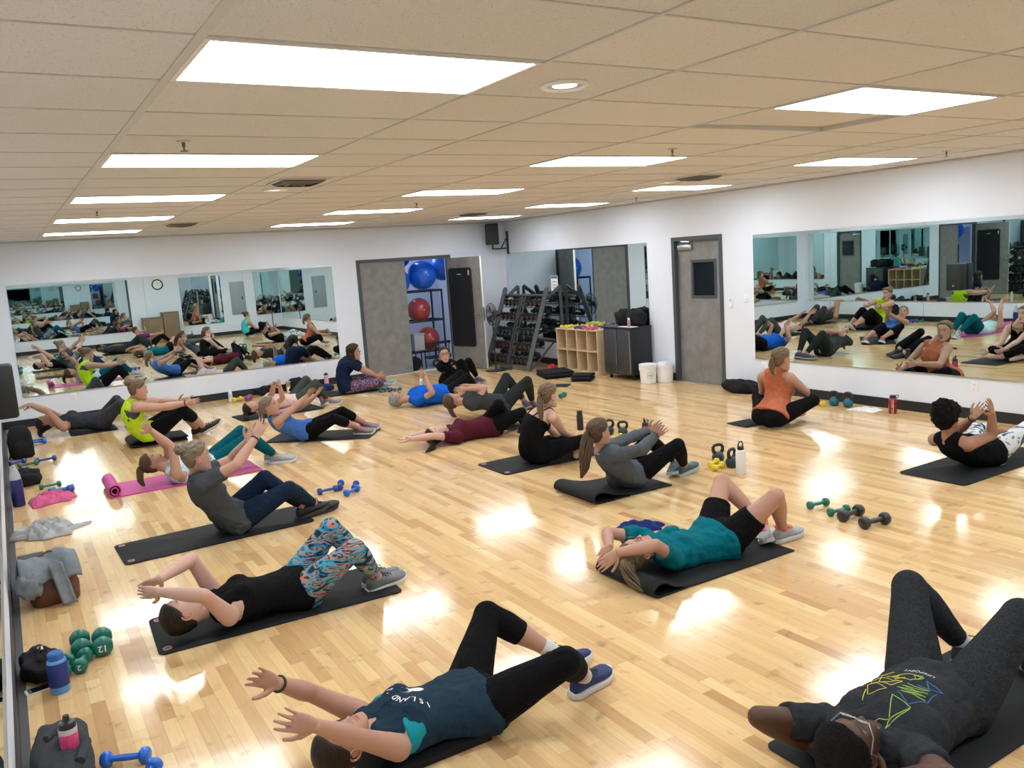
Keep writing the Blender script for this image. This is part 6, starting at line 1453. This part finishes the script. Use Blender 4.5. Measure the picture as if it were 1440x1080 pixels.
    gv = [tow(hv)]; gf = list(hf); gs = [np.stack([np.arctan2(x_, z_-0.02)*22, y_*18, 0*x_], 1)]; gn = len(hv)
    def addh(g_, strands):
        nonlocal gn
        v2 = np.concatenate(g_.v); gv.append(v2); gf.extend(tuple(i+gn for i in q) for q in g_.f); gs.append(strands(v2)); gn += len(v2)
    if st == 'bun' or st == 'highbun':
        c = tow((0, -0.098, 0.088) if st == 'bun' else (0, -0.055, 0.125)); gb = G(); gb.sphere(c, np.array([.050, .048, .044])*s, 24, 16, A3)
        v2 = gb.v; allv = np.concatenate(v2); q = 1+0.10*noise3(allv-c, 75); allv2 = c+(allv-c)*q[:, None]; gb.v = [allv2]
        addh(gb, lambda v_: np.stack([np.arctan2((v_-c)@A3[0], (v_-c)@A3[2])*9, np.linalg.norm(v_-c, axis=1)*60, (v_-c)@A3[1]*60], 1))
    if P['pony']:
        pts = [tow((0, -0.095, 0.03))] + [j['head']+np.array(q, float) for q in P['pony']]
        Q = [np.array(p) for p in pts]
        for _ in range(2):
            Z = [Q[0]]
            for a, b_ in zip(Q[:-1], Q[1:]): Z += [a*.75+b_*.25, a*.25+b_*.75]
            Z.append(Q[-1]); Q = Z
        nq = len(Q); 
        nl = 9; rngp = np.random.default_rng(5)
        for lk in range(nl):       # several locks make one tail
            aa = 2*math.pi*lk/nl; ex = np.array([math.cos(aa), math.sin(aa)*0.6, math.sin(aa)])
            PP = []; RR = []
            for i, p in enumerate(Q):
                t_ = i/(nq-1); sp = (0.007+0.017*math.sin(math.pi*min(1, t_*1.15))**0.8)*(1+0.3*rngp.random()*t_)
                PP.append(p+ex*sp*s*P['ponyw']+0.004*np.sin(7*t_+lk)); RR.append((0.009+0.006*math.sin(math.pi*min(1, t_*1.1)))*(1-0.75*t_**2)*s*(0.5+0.5*P['ponyw']))
            gp = G(); gp.tube(PP, RR, 7)
            for a in gp.v: a[:, 2] = np.maximum(a[:, 2], 0.006)
            addh(gp, lambda v_, lk=lk: np.stack([np.tile(np.arange(7), len(v_)//7+1)[:len(v_)]*1.3+lk*3, np.repeat(np.arange(len(v_)//7+1), 7)[:len(v_)]*0.25, 0*v_[:, 0]], 1))
    if st == 'bob':
        gb = G(); rings = []
        for zz, w_, b0, f0 in ((0.05, .083, -.112, 0.02), (0.0, .088, -.118, 0.022), (-.05, .090, -.115, 0.03), (-.10, .090, -.105, 0.035), (-.145, .084, -.095, 0.03), (-.165, .06, -.08, 0.01)):
            ring = []
            for a in np.linspace(math.radians(-20), math.radians(200), 26): ring.append(tow((w_*math.cos(a), (b0-f0)/1.0*max(math.sin(a), 0)+f0-0.05*max(0, -math.sin(a)), zz)))
            for a in np.linspace(math.radians(200), math.radians(-20), 26): ring.append(tow((w_*.8*math.cos(a), (b0-f0)*.82*max(math.sin(a), 0)+f0, zz)))
            rings.append(ring)
        gb.loft(rings); addh(gb, lambda v_: np.stack([np.tile(np.arange(52), len(v_)//52+1)[:len(v_)]*1.1, np.repeat(np.arange(len(v_)//52+1), 52)[:len(v_)]*0.4, 0*v_[:, 0]], 1))
    if st == 'curly':
        gb = G(); rc_ = np.random.default_rng(2)
        for k in range(70):
            th_ = rc_.uniform(0, 2*math.pi); ph_ = rc_.uniform(-0.2, 1.5); d_ = np.array([math.cos(th_)*math.cos(ph_), math.sin(th_)*math.cos(ph_), math.sin(ph_)])
            if d_[1] > 0.45: continue
            gb.sphere(tow(np.array((0, -0.02, 0.03))+d_*np.array((.092, .105, .108))), rc_.uniform(0.018, 0.030)*s, 8, 6)
        c = tow((0, -0.06, 0.13)); gb.sphere(c, 0.055*s, 14, 10)
        for k in range(26): gb.sphere(c+nrm(rc_.normal(size=3))*0.05*s, rc_.uniform(0.014, 0.022)*s, 7, 5)
        addh(gb, lambda v_: (v_-j['head'])*90)
    Hv = np.concatenate(gv)-base; me = bpy.data.meshes.new('hair'); me.from_pydata([tuple(p) for p in Hv], [], gf); me.update(); fixn(me); strand_attr(me, np.concatenate(gs))
    hair_o = put('hair', me, hm, root, angle=180)
    if P['pony'] or P['band']:
        bc = tow((0, -0.105, 0.03)); g_ = G().torus(bc-base, 0.022*s, 0.006, 18, 6, P['fdir']); g_.build('hair_tie', black_pl, root)
    # ---------- glasses
    if P['glasses']:
        g_ = G()
        for sg in (-1, 1):
            g_.torus((sg*0.032, 0.100, 0.010), 0.020, 0.0022, 22, 6, (0, 1, 0), 0.8); g_.tube([(sg*0.052, 0.099, 0.014), (sg*0.075, 0.065, 0.014), (sg*0.078, -0.005, 0.010)], 0.0022, 6)
        g_.tube([(-0.012, 0.100, 0.013), (0, 0.104, 0.016), (0.012, 0.100, 0.013)], 0.0022, 6)
        for i in range(len(g_.v)): g_.v[i] = tow(g_.v[i])-base
        fr_ = g_.build('glasses', mk('dark_spectacle_frame', (0.02, 0.015, 0.02), 0.3) if P['style'] != 'crop' else mk('pale_spectacle_frame', (0.45, 0.42, 0.38), 0.3, 0.6), root)
        if near == 0:
            gm = mk('spectacle_lens', (0.55, 0.58, 0.62), 0.05, spec=0.8); gm.node_tree.nodes['Principled BSDF'].inputs['Alpha'].default_value = 0.35
            for sg in (-1, 1):
                gl = G().lathe([(0.019, -0.0004), (0.019, 0.0004)], 20, (sg*0.032, 0.100, 0.010), 'y')
                for i in range(len(gl.v)): gl.v[i] = tow(gl.v[i])-base
                gl.build('lens', gm, fr_)
    if P['watch']:
        q = P['watch'][0]; W, E = j['w'+q], j['e'+q]; d = nrm(W-E); c = W-d*0.012
        g_ = G().torus(c-base, 0.028*s*P['arm'], 0.0065, 24, 8, d); wb = g_.build('wristband', mk('band_'+P['watch'][1], {'black': (0.012, 0.012, 0.013), 'white': (0.7, 0.7, 0.7), 'teal': (0.02, 0.2, 0.22)}[P['watch'][1]], 0.5), root)
    # ---------- shoes
    if P['shoes']:
        um, sm_ = shoe_mats(P['shoes']); lm_ = mk('lace_'+P['shoes'], LACE[P['shoes']], 0.7)
        for q in 'LR':
            A, T_, K = j['a'+q], j['t'+q], j['k'+q]; d = nrm(T_-A); up = nrm(K-A); up = nrm(np.array([0, 0, 1.0])*0.8+up*0.6); d = nrm(d+up*0.22); up = nrm(up-d*(up@d)); sd = np.cross(up, d)
            fs = s*0.98
            def loc(x, y, z): return A + (d*x + sd*y + up*z)*fs - base
            # stations: x, half width, sole-to-top height ; the ankle joint is 0.085 above the sole
            st_ = [(-0.068, 0.020, 0.055), (-0.060, 0.030, 0.085), (-0.04, 0.036, 0.100), (-0.01, 0.038, 0.104), (0.03, 0.039, 0.098), (0.07, 0.043, 0.078), (0.11, 0.047, 0.062), (0.15, 0.048, 0.052), (0.18, 0.042, 0.045), (0.198, 0.028, 0.036), (0.206, 0.012, 0.026)]
            rings = []
            for x, w_, h in st_:
                rise = 0.012*max(0, (x-0.12)/0.08)**2; ring = []
                for a in np.linspace(0, 2*math.pi, 18, endpoint=False):
                    ca, sa = math.cos(a), math.sin(a); yy = w_*math.copysign(abs(ca)**0.8, ca); zz = -0.085+rise+0.016 + (h-0.016)*(0.5+0.5*math.copysign(abs(sa)**0.8, sa)); yy *= 1-0.35*max(0, (zz+0.085)/0.11)**2
                    ring.append(loc(x, yy, zz))
                rings.append(ring)
            sh = G().loft(rings).build('shoe', um, root, angle=180)
            rings = []
            for x, w_, h in [(-0.078, 0.018, 0)]+st_+[(0.214, 0.010, 0)]:
                rise = 0.014*max(0, (x-0.12)/0.08)**2; w2 = w_*1.10+0.002
                rings.append([loc(x, -w2, -0.088+rise), loc(x, w2, -0.088+rise), loc(x, w2*1.04, -0.076+rise), loc(x, w2, -0.062+rise), loc(x, -w2, -0.062+rise), loc(x, -w2*1.04, -0.076+rise)])
            G().loft(rings).build('sole', sm_, sh, angle=60)
            g_ = G()
            for k in range(4):
                x = 0.035+0.02*k; h = np.interp(x, [a[0] for a in st_], [a[2] for a in st_])-0.085+0.004
                g_.tube([loc(x, -0.024, h-0.012), loc(x+0.004, 0, h), loc(x, 0.024, h-0.012)], 0.0035, 6)
            if near == 0:
                for sg in (-1, 1): g_.tube([loc(0.03, 0, 0.016), loc(0.02, sg*0.02, 0.035), loc(0.035, sg*0.045, 0.03), loc(0.05, sg*0.04, 0.005), loc(0.035, sg*0.01, 0.012)], 0.0028, 6)
            g_.build('laces', lm_, sh)
            if P['shoes'] in ('coral', 'mint', 'greypink', 'navy'):
                cpts = [loc(-0.012+0.046*math.cos(a), 0.034*math.sin(a), 0.010-0.018*max(0, -math.cos(a))*0-0.012*math.cos(a)) for a in np.linspace(0, 2*math.pi, 17)]
                G().tube(cpts, 0.0085*fs, 8).build('ankle_collar', lm_, sh)
                if P['shoes'] == 'coral':
                    G().tube([loc(0.03, 0, 0.012), loc(0.06, 0, -0.004), loc(0.095, 0, -0.018)], [0.020, 0.022, 0.014], 10, flat=0.45).build('tongue', lm_, sh)
            if P['sock']:
                dd = nrm(K-A); g_ = G().tube([A-dd*0.01-base, A+dd*0.05*s-base, A+dd*(0.05+P['sock'][1])*s-base], [0.038*s*P['leg'], 0.037*s*P['leg'], 0.038*s*P['leg']], 16)
                g_.build('sock', mk('sock_%d' % int(P['sock'][0][0]*100), P['sock'][0], 0.9, bump=0.3, bscale=200), root)
    P['root'] = root; P['base'] = base
    return root

SK_L, SK_M, SK_P, SK_T, SK_D = (0.51, 0.295, 0.22), (0.45, 0.25, 0.178), (0.56, 0.345, 0.275), (0.38, 0.205, 0.135), (0.090, 0.042, 0.025)
up = (0, 0, 1)
person('P1', 'woman in navy tank lying with both arms raised, bottom centre', SK_M, 'dark', 'plain', ('tank', 'navytank'), ('capri', 'black'), 'navy', face=(0.10, -0.05, 1), crown=(-1, -0.35, 0.05), base_z=0.030, build=1.12, arm=1.0, leg=1.08, eyes='closed', hands=('open', 'open'), near=0, watch=('L', 'black'), sock=((0.6, 0.6, 0.6), 0.02), fold=0.016, bra='bratop', pony=[(-0.10, -0.06, -0.08), (-0.12, -0.08, -0.15), (-0.10, -0.2, -0.17)])
person('P2', 'man with glasses in dark printed tee lying with hands behind head, bottom right', SK_D, 'black', 'crop', ('tee', 'charcoal'), ('full', 'heather'), 'black', male=True, face=(0.45, 0.06, 0.9), crown=(-0.9, -0.1, 0.42), base_z=0.012, build=1.0, arm=1.05, leg=1.12, eyes='open', hands=('curl', 'curl'), near=0, glasses=True, sock=((0.62, 0.62, 0.62), 0.07), fold=0.018, beard=True)
person('P3', 'woman in black tank and feather-print leggings lying with arms over her head', SK_P, 'dark', 'plain', ('tank', 'black'), ('full', 'feather'), 'grey', face=(0.25, 0.35, 1), crown=(-1, 0.0, 0.1), eyes='closed', hands=('flat', 'flat'), near=0, fold=0.006)
person('P4', 'woman in teal tee and black shorts lying with hands joined behind her head', SK_M, 'light', 'plain', ('tee', 'teal'), ('shorts', 'black'), 'coral', face=(0.25, 0.2, 1), crown=(-1, -0.1, 0.1), base_z=0.012, build=1.05, hands=('flat', 'flat'), eyes='closed', near=0, fold=0.018, hem=0.06, glasses=True, ponyw=1.5, pony=[(-0.13, -0.05, -0.03), (-0.18, -0.13, -0.07), (-0.16, -0.25, -0.12)])
person('P5', 'woman in grey tee and navy leggings sitting up with arms reaching forward', SK_L, 'blonde', 'bun', ('tee', 'greytee'), ('full', 'navyleg'), 'black', face=(1, 0.12, -0.12), crown=(-0.05, 0, 1), hands=('open', 'open'), near=0, watch=('R', 'black'), fold=0.016)
person('P6', 'woman with ponytail lying on the pink mat, arms raised', SK_M, 'brown', 'plain', ('tank', 'paleblue'), ('full', 'tealleg'), 'mint', face=(0.55, -0.1, 0.85), crown=(-0.9, 0.1, 0.45), hands=('open', 'open'), near=1, eyes='open', pony=[(-0.12, 0.0, -0.02), (-0.15, -0.03, -0.12), (-0.12, -0.06, -0.2)])
person('P7', 'woman in lime tank balancing with knees drawn up on a folded mat', SK_L, 'light', 'bun', ('tank', 'lime'), ('capri', 'black'), 'blackw', face=(1, 0.05, -0.15), crown=(0.1, 0, 1), base_z=0.07, hands=('flat', 'flat'), near=1, build=1.12, arm=1.15, leg=1.1, watch=('R', 'black'), fold=0.014, bra='greytee')
person('P8', 'woman in dark grey lying by the back wall with arms overhead', SK_T, 'black', 'plain', ('tank', 'darkgrey'), ('full', 'greyleg'), 'black', face=(0.1, 0.1, 1), crown=(-1, 0.2, 0), eyes='closed', near=2, hands=('open', 'open'), pony=[(-0.10, -0.06, -0.10), (-0.08, -0.12, -0.17)])
person('P9', 'woman in bright blue tank curling up with arms stretched forward', SK_M, 'blonde', 'plain', ('tank', 'blue'), ('capri', 'black'), 'greypink', face=(0.9, -0.4, 0.15), crown=(-0.25, 0.1, 1), near=1, hands=('open', 'open'), pony=[(-0.08, 0.06, -0.05), (-0.09, 0.07, -0.14), (-0.06, 0.04, -0.2)])
person('P10', 'woman in pale pink top lying with hands raised above her chest', SK_L, 'dark', 'plain', ('tee', 'palepink'), ('full', 'olive'), 'greypink', face=(0.35, -0.25, 1), crown=(-1, 0, 0.15), eyes='closed', near=2, hands=('open', 'open'), pony=[(-0.10, -0.05, -0.06), (-0.14, -0.10, -0.11), (-0.12, -0.22, -0.12)])
person('P11', 'seated woman with a dark bob in navy tee and floral leggings', SK_M, 'dark', 'bob', ('tee', 'navytee'), ('full', 'floral'), 'mint', face=(0.85, -0.55, -0.1), crown=(0, 0, 1), near=2, glasses=True, hands=('flat', 'flat'))
person('P12', 'woman in black with glasses curled up beside the open door leaf', SK_L, 'dark', 'plain', ('tee', 'black'), ('full', 'black'), 'purple', face=(-0.35, -0.95, 0.0), crown=(-0.05, 0.1, 1), near=2, glasses=True, hands=('flat', 'flat'), sock=((0.65, 0.65, 0.65), 0.05), band=True)
person('P13', 'grey-haired man in royal blue tee lying on his back', SK_M, 'grey', 'short', ('tee', 'royal'), ('full', 'black'), 'black', male=True, face=(0.35, -0.1, 1), crown=(-1, 0.1, 0.3), near=2, glasses=True, hands=('open', 'open'), eyes='open', fold=0.016)
person('P14', 'woman in dark slate tee lying with a hair bun touching the floor', SK_M, 'brown', 'plain', ('tee', 'slatetee'), ('full', 'darkleg'), 'purple', face=(0.45, 0.0, 1), crown=(-1, 0.0, 0.4), near=2, hands=('flat', 'flat'), pony=[(-0.07, -0.04, -0.08), (-0.06, -0.08, -0.15), (-0.03, -0.12, -0.19)])
person('P15', 'woman in maroon tee lying with arms stretched out past her head', SK_P, 'dark', 'plain', ('tee', 'maroon'), ('full', 'black'), 'black', face=(0.2, -0.2, 1), crown=(-1, 0.0, 0.05), base_z=0.004, eyes='closed', near=1, hands=('open', 'open'), palms=((0, 0, 1), (0, 0, 1)), pony=[(-0.10, -0.10, -0.07), (-0.16, -0.22, -0.095), (-0.28, -0.30, -0.10)])
person('P16', 'seated woman in strappy black tank with her back to the viewer', SK_P, 'light', 'plain', ('strap', 'black'), ('full', 'black'), None, face=(1, 0.12, -0.1), crown=(0, 0, 1), near=1, hands=('curl', 'curl'), pony=[(-0.11, -0.02, -0.04), (-0.13, -0.04, -0.14), (-0.11, -0.04, -0.23)], fold=0.012)
person('P17', 'woman in steel grey long sleeves curling up with a long ponytail', SK_L, 'brown', 'plain', ('long', 'greylong'), ('full', 'black'), 'teal', face=(1, 0.05, 0.12), crown=(-0.15, 0, 1), near=1, hands=('open', 'open'), pony=[(-0.12, -0.01, -0.02), (-0.17, -0.03, -0.12), (-0.20, -0.05, -0.24), (-0.24, -0.06, -0.31)], fold=0.012, ponyw=1.6, watch=('R', 'black'))
person('P18', 'woman in rust orange tank sitting cross-legged before the right mirror', SK_M, 'light', 'plain', ('tank', 'rust'), ('full', 'black'), None, face=(1, -0.15, -0.12), crown=(0, 0, 1), base_z=0.004, near=1, hands=('curl', 'curl'), pony=[(-0.11, 0.02, -0.01), (-0.13, 0.03, -0.08), (-0.10, 0.02, -0.15)], fold=0.020, build=1.03, hem=0.0)
person('P19', 'woman with curly black hair curling up on the mat at right', SK_T, 'black', 'curly', ('tank', 'black'), ('capri', 'marble'), 'black', face=(1, 0.0, 0.1), crown=(-0.2, 0, 1), near=1, hands=('open', 'open'), watch=('L', 'black'))
# two people who appear only in the back wall mirror
person('P17', 'person in purple tee curling up, seen only in the back mirror', SK_M, 'brown', 'short', ('tee', 'purple'), ('full', 'black'), 'black', face=(1, 0.05, 0.12), crown=(-0.15, 0, 1), near=2, hands=('open', 'open'), move=(-0.55, -4.5, 0))
person('P16', 'woman in aqua tank sitting, seen only in the back mirror', SK_L, 'brown', 'bun', ('tank', 'aqua'), ('full', 'black'), None, face=(1, 0.12, -0.1), crown=(0, 0, 1), near=2, hands=('curl', 'curl'), move=(2.65, -6.6, 0))
run_jobs()
HANDS_A = {k: mesh_arrays(v['me']) for k, v in HANDS.items()}
for P in PEOPLE: finish(P)

# ================================================================== PRINTS AND LETTERING
def bvh_of(o):
    v, f = mesh_arrays(o.data); return BVHTree.FromPolygons([tuple(p) for p in v], f)
def ink(name, col): return mk(name, col, 0.8, spec=0.1)
def project(pts, bvh, origin_fn, d, lift=0.0016):
    """drop points along direction d onto a surface"""
    out = []
    for p in pts:
        h = bvh.ray_cast(Vector(p), Vector(d))
        if h[0] is None: return None
        n = h[1] if h[1].dot(Vector(d)) < 0 else -h[1]
        out.append(np.array(h[0]+n*lift))
    return out
def find(label): return next(P for P in PEOPLE if P['label'].startswith(label))
# -- lettering and pineapple on the navy tank
P = find('woman in navy tank'); j = P['j']; u_, l_, f_ = axes_of(j); bv = bvh_of(P['shirt_o']); c0 = P['at'](0.66)-P['base'] + l_*0.02
def on_chest(xy):      # shirt coordinates: x to her left, y towards her head
    return project([c0 + l_*x + u_*y + f_*0.5 for x, y in xy], bv, None, -f_)
white_ink = ink('white_print', (0.75, 0.75, 0.75))
def flat_print(me, tf, name, mat_, fn, parent):
    v, f = mesh_arrays(me); top = v[:, 2] > 0
    tri = [q for q in f if all(top[i] for i in q)]
    used = sorted({i for q in tri for i in q}); mp_ = {i: k for k, i in enumerate(used)}
    pts = fn([tf(v[i, 0], v[i, 1]) for i in used])
    if pts is None: return
    put(name, (lambda m: m)(G().add(np.array(pts), [tuple(mp_[i] for i in q) for q in tri]).mesh(name)), mat_, parent, smooth=False)
R_ = 0.112; word = 'ISLAND VIBES'; step = 0.27
for k, ch in enumerate(word):
    if ch == ' ': continue
    a = (k-(len(word)-1)/2)*step
    def tf(x, y, a=a): r = R_+y; return ((r*math.sin(a)+x*math.cos(a)), r*math.cos(a)-x*math.sin(a)-0.045)
    flat_print(text_mesh(ch, 0.038, bold=True), tf, 'printed_letter', white_ink, on_chest, P['shirt_o'])
pine = []
for a in np.linspace(0, 2*math.pi, 18, endpoint=False): pine.append((0.023*math.cos(a), 0.032*math.sin(a)-0.040))
pts = on_chest(pine)
if pts: put('printed_pineapple', G().add(np.array(pts), [tuple(range(18))]).mesh('p'), white_ink, P['shirt_o'], smooth=False)
for k in range(5):
    a = (k-2)*0.38; tip = (0.036*math.sin(a), 0.048*math.cos(a)-0.014); bx = 0.006*(k-2)
    pts = on_chest([(bx-0.004, -0.012), (bx+0.004, -0.012), tip])
    if pts: put('printed_leaf', G().add(np.array(pts), [(0, 1, 2)]).mesh('p'), white_ink, P['shirt_o'], smooth=False)
# -- line drawing on the charcoal tee
P = find('man with glasses'); j = P['j']; u_, l_, f_ = axes_of(j); bv = bvh_of(P['shirt_o']); c0 = P['at'](0.63)-P['base']
LINES = [[(-.05, .10), (.0, .115), (-.015, .07), (-.06, .065), (-.05, .10)], [(-.02, .108), (.005, .112), (-.008, .09), (-.02, .108)],
         [(-.075, .06), (-.05, .085), (-.05, .055), (-.03, .075)], [(.015, .105), (.065, .085), (.04, .062), (.015, .105), (.04, .06), (.005, .07)],
         [(-.105, .03), (-.06, .045), (-.02, .035), (-.03, -.01), (-.075, -.008), (-.105, .03)], [(-.10, .005), (-.02, .04)], [(-.08, .042), (-.07, -.01)],
         [(-.01, .045), (.045, .055), (-.012, .02), (.05, .03), (-.015, -.0), (.055, .008), (.0, -.012), (.06, -.005)], [(.06, .06), (.065, -.005), (.035, -.05), (-.005, -.02)],
         [(-.135, -.01), (-.11, -.005), (-.11, -.045), (-.14, -.04), (-.135, -.01)], [(-.16, -.05), (-.12, -.045)], [(-.09, -.015), (-.03, -.03), (-.065, -.065), (-.09, -.015)], [(-.08, -.045), (-.07, -.085)],
         [(-.01, -.04), (.045, -.055), (.015, -.11), (-.02, -.12)], [(-.01, -.04), (.012, -.105)], [(.015, -.11), (.015, -.135), (.045, -.06)], [(-.02, -.12), (.0, -.138)],
         [(-.11, .07), (-.09, .085), (-.09, .06)], [(-.09, .085), (-.075, .105)], [(-.14, .045), (-.115, .05), (-.13, .035), (-.14, .045)]]
inks = [ink('print_red', (0.30, 0.07, 0.07)), ink('print_yellow', (0.62, 0.60, 0.10)), ink('print_green', (0.35, 0.55, 0.12)), ink('print_blue', (0.06, 0.20, 0.48))]
for ln in LINES:
    mx_ = sum(p[0] for p in ln)/len(ln); im = inks[0] if mx_ < -0.10 else inks[1] if mx_ < -0.03 else inks[2] if mx_ < 0.025 else inks[3]
    dense = []
    for a, b_ in zip(ln[:-1], ln[1:]):
        for q in np.linspace(0, 1, 7)[:-1]: dense.append((a[0]+(b_[0]-a[0])*q, a[1]+(b_[1]-a[1])*q))
    dense.append(ln[-1])
    pts = project([c0 + l_*(-x-0.02)*1.45 + u_*(-y)*1.45 + f_*0.5 for x, y in dense], bv, None, -f_, 0.0008)
    if pts: G().tube(pts, 0.0017, 5).build('printed_line', im, P['shirt_o'])
flat_print(text_mesh('LIFEPOINT', 0.026), lambda x, y: (x, y), 'printed_words', white_ink, lambda xy: project([c0 + l_*(x-0.0) + u_*(y-0.20) + f_*0.5 for x, y in xy], bv, None, -f_), P['shirt_o'])
# -- weight marks on the near green dumbbells
for t, txt, sz, L_, r_ in ((NEARDB[0], '12', 0.050, 0.21, 0.056), (NEARDB[1], '2', 0.040, 0.18, 0.042)):
    me = text_mesh(txt, sz, bold=True); o = put('weight_mark', me, white_ink, t, smooth=False)
    o.matrix_local = Matrix(((0, 0, -1, -L_/2-0.0006), (1, 0, 0, 0), (0, -1, 0, 0), (0, 0, 0, 1)))
# -- lettering running up the red bottle
a0 = math.atan2(CAM[1]-3.09, CAM[0]-7.81)
v, f = mesh_arrays(text_mesh('NALGENE', 0.034, bold=True)); top = v[:, 2] > 0
pts = [(0.0455*math.cos(a0-y/0.0455), 0.0455*math.sin(a0-y/0.0455), 0.080+x) for x, y, z in v]
put('lettering', G().add(np.array(pts), [q for q in f if all(top[i] for i in q)]).mesh('lettering'), white_ink, red_b, smooth=False)

# -- thin shoulder straps of the strappy tank, laid on the body
P = find('seated woman in strappy'); j = P['j']; u_, l_, f_ = axes_of(j); root = P['root']; base = P['base']; s_ = P['s']
bb = next(o for o in root.children if o.name.startswith('body')); bvb = bvh_of(bb)
def lay(p, c):
    """nearest skin point, pushed a little outwards"""
    h = bvb.find_nearest(Vector(p)); d = nrm(np.array(h[0])-np.array(c))
    return np.array(h[0])+d*0.003
for q, sg in (('L', 1), ('R', -1)):
    top = j['neck']*0.52+j['s'+q]*0.48 - base
    ctrl = [P['at'](0.70)-base-f_*0.11*s_+l_*sg*0.03*s_, P['at'](0.84)-base-f_*0.10*s_+l_*sg*0.05*s_, top-f_*0.05*s_+u_*0.015, top+u_*0.045, top+f_*0.05*s_+u_*0.01, P['at'](0.82)-base+f_*0.10*s_+l_*sg*0.08*s_, P['at'](0.72)-base+f_*0.12*s_+l_*sg*0.08*s_]
    dense = []
    for a, b_ in zip(ctrl[:-1], ctrl[1:]):
        for k in range(5): dense.append(a+(b_-a)*k/5)
    dense.append(ctrl[-1])
    axis = [P['at'](min(0.92, max(0.6, float((p-(j['pel']-base))@u_/np.linalg.norm(j['neck']-j['pel']))-0.05)))-base + l_*float((p-(j['neck']-base))@l_)*0.6 for p in dense]
    pts = [lay(p, c) for p, c in zip(dense, axis)]
    G().tube(pts, 0.007, 6).build('shoulder_strap', CL['black'], P['shirt_o'])
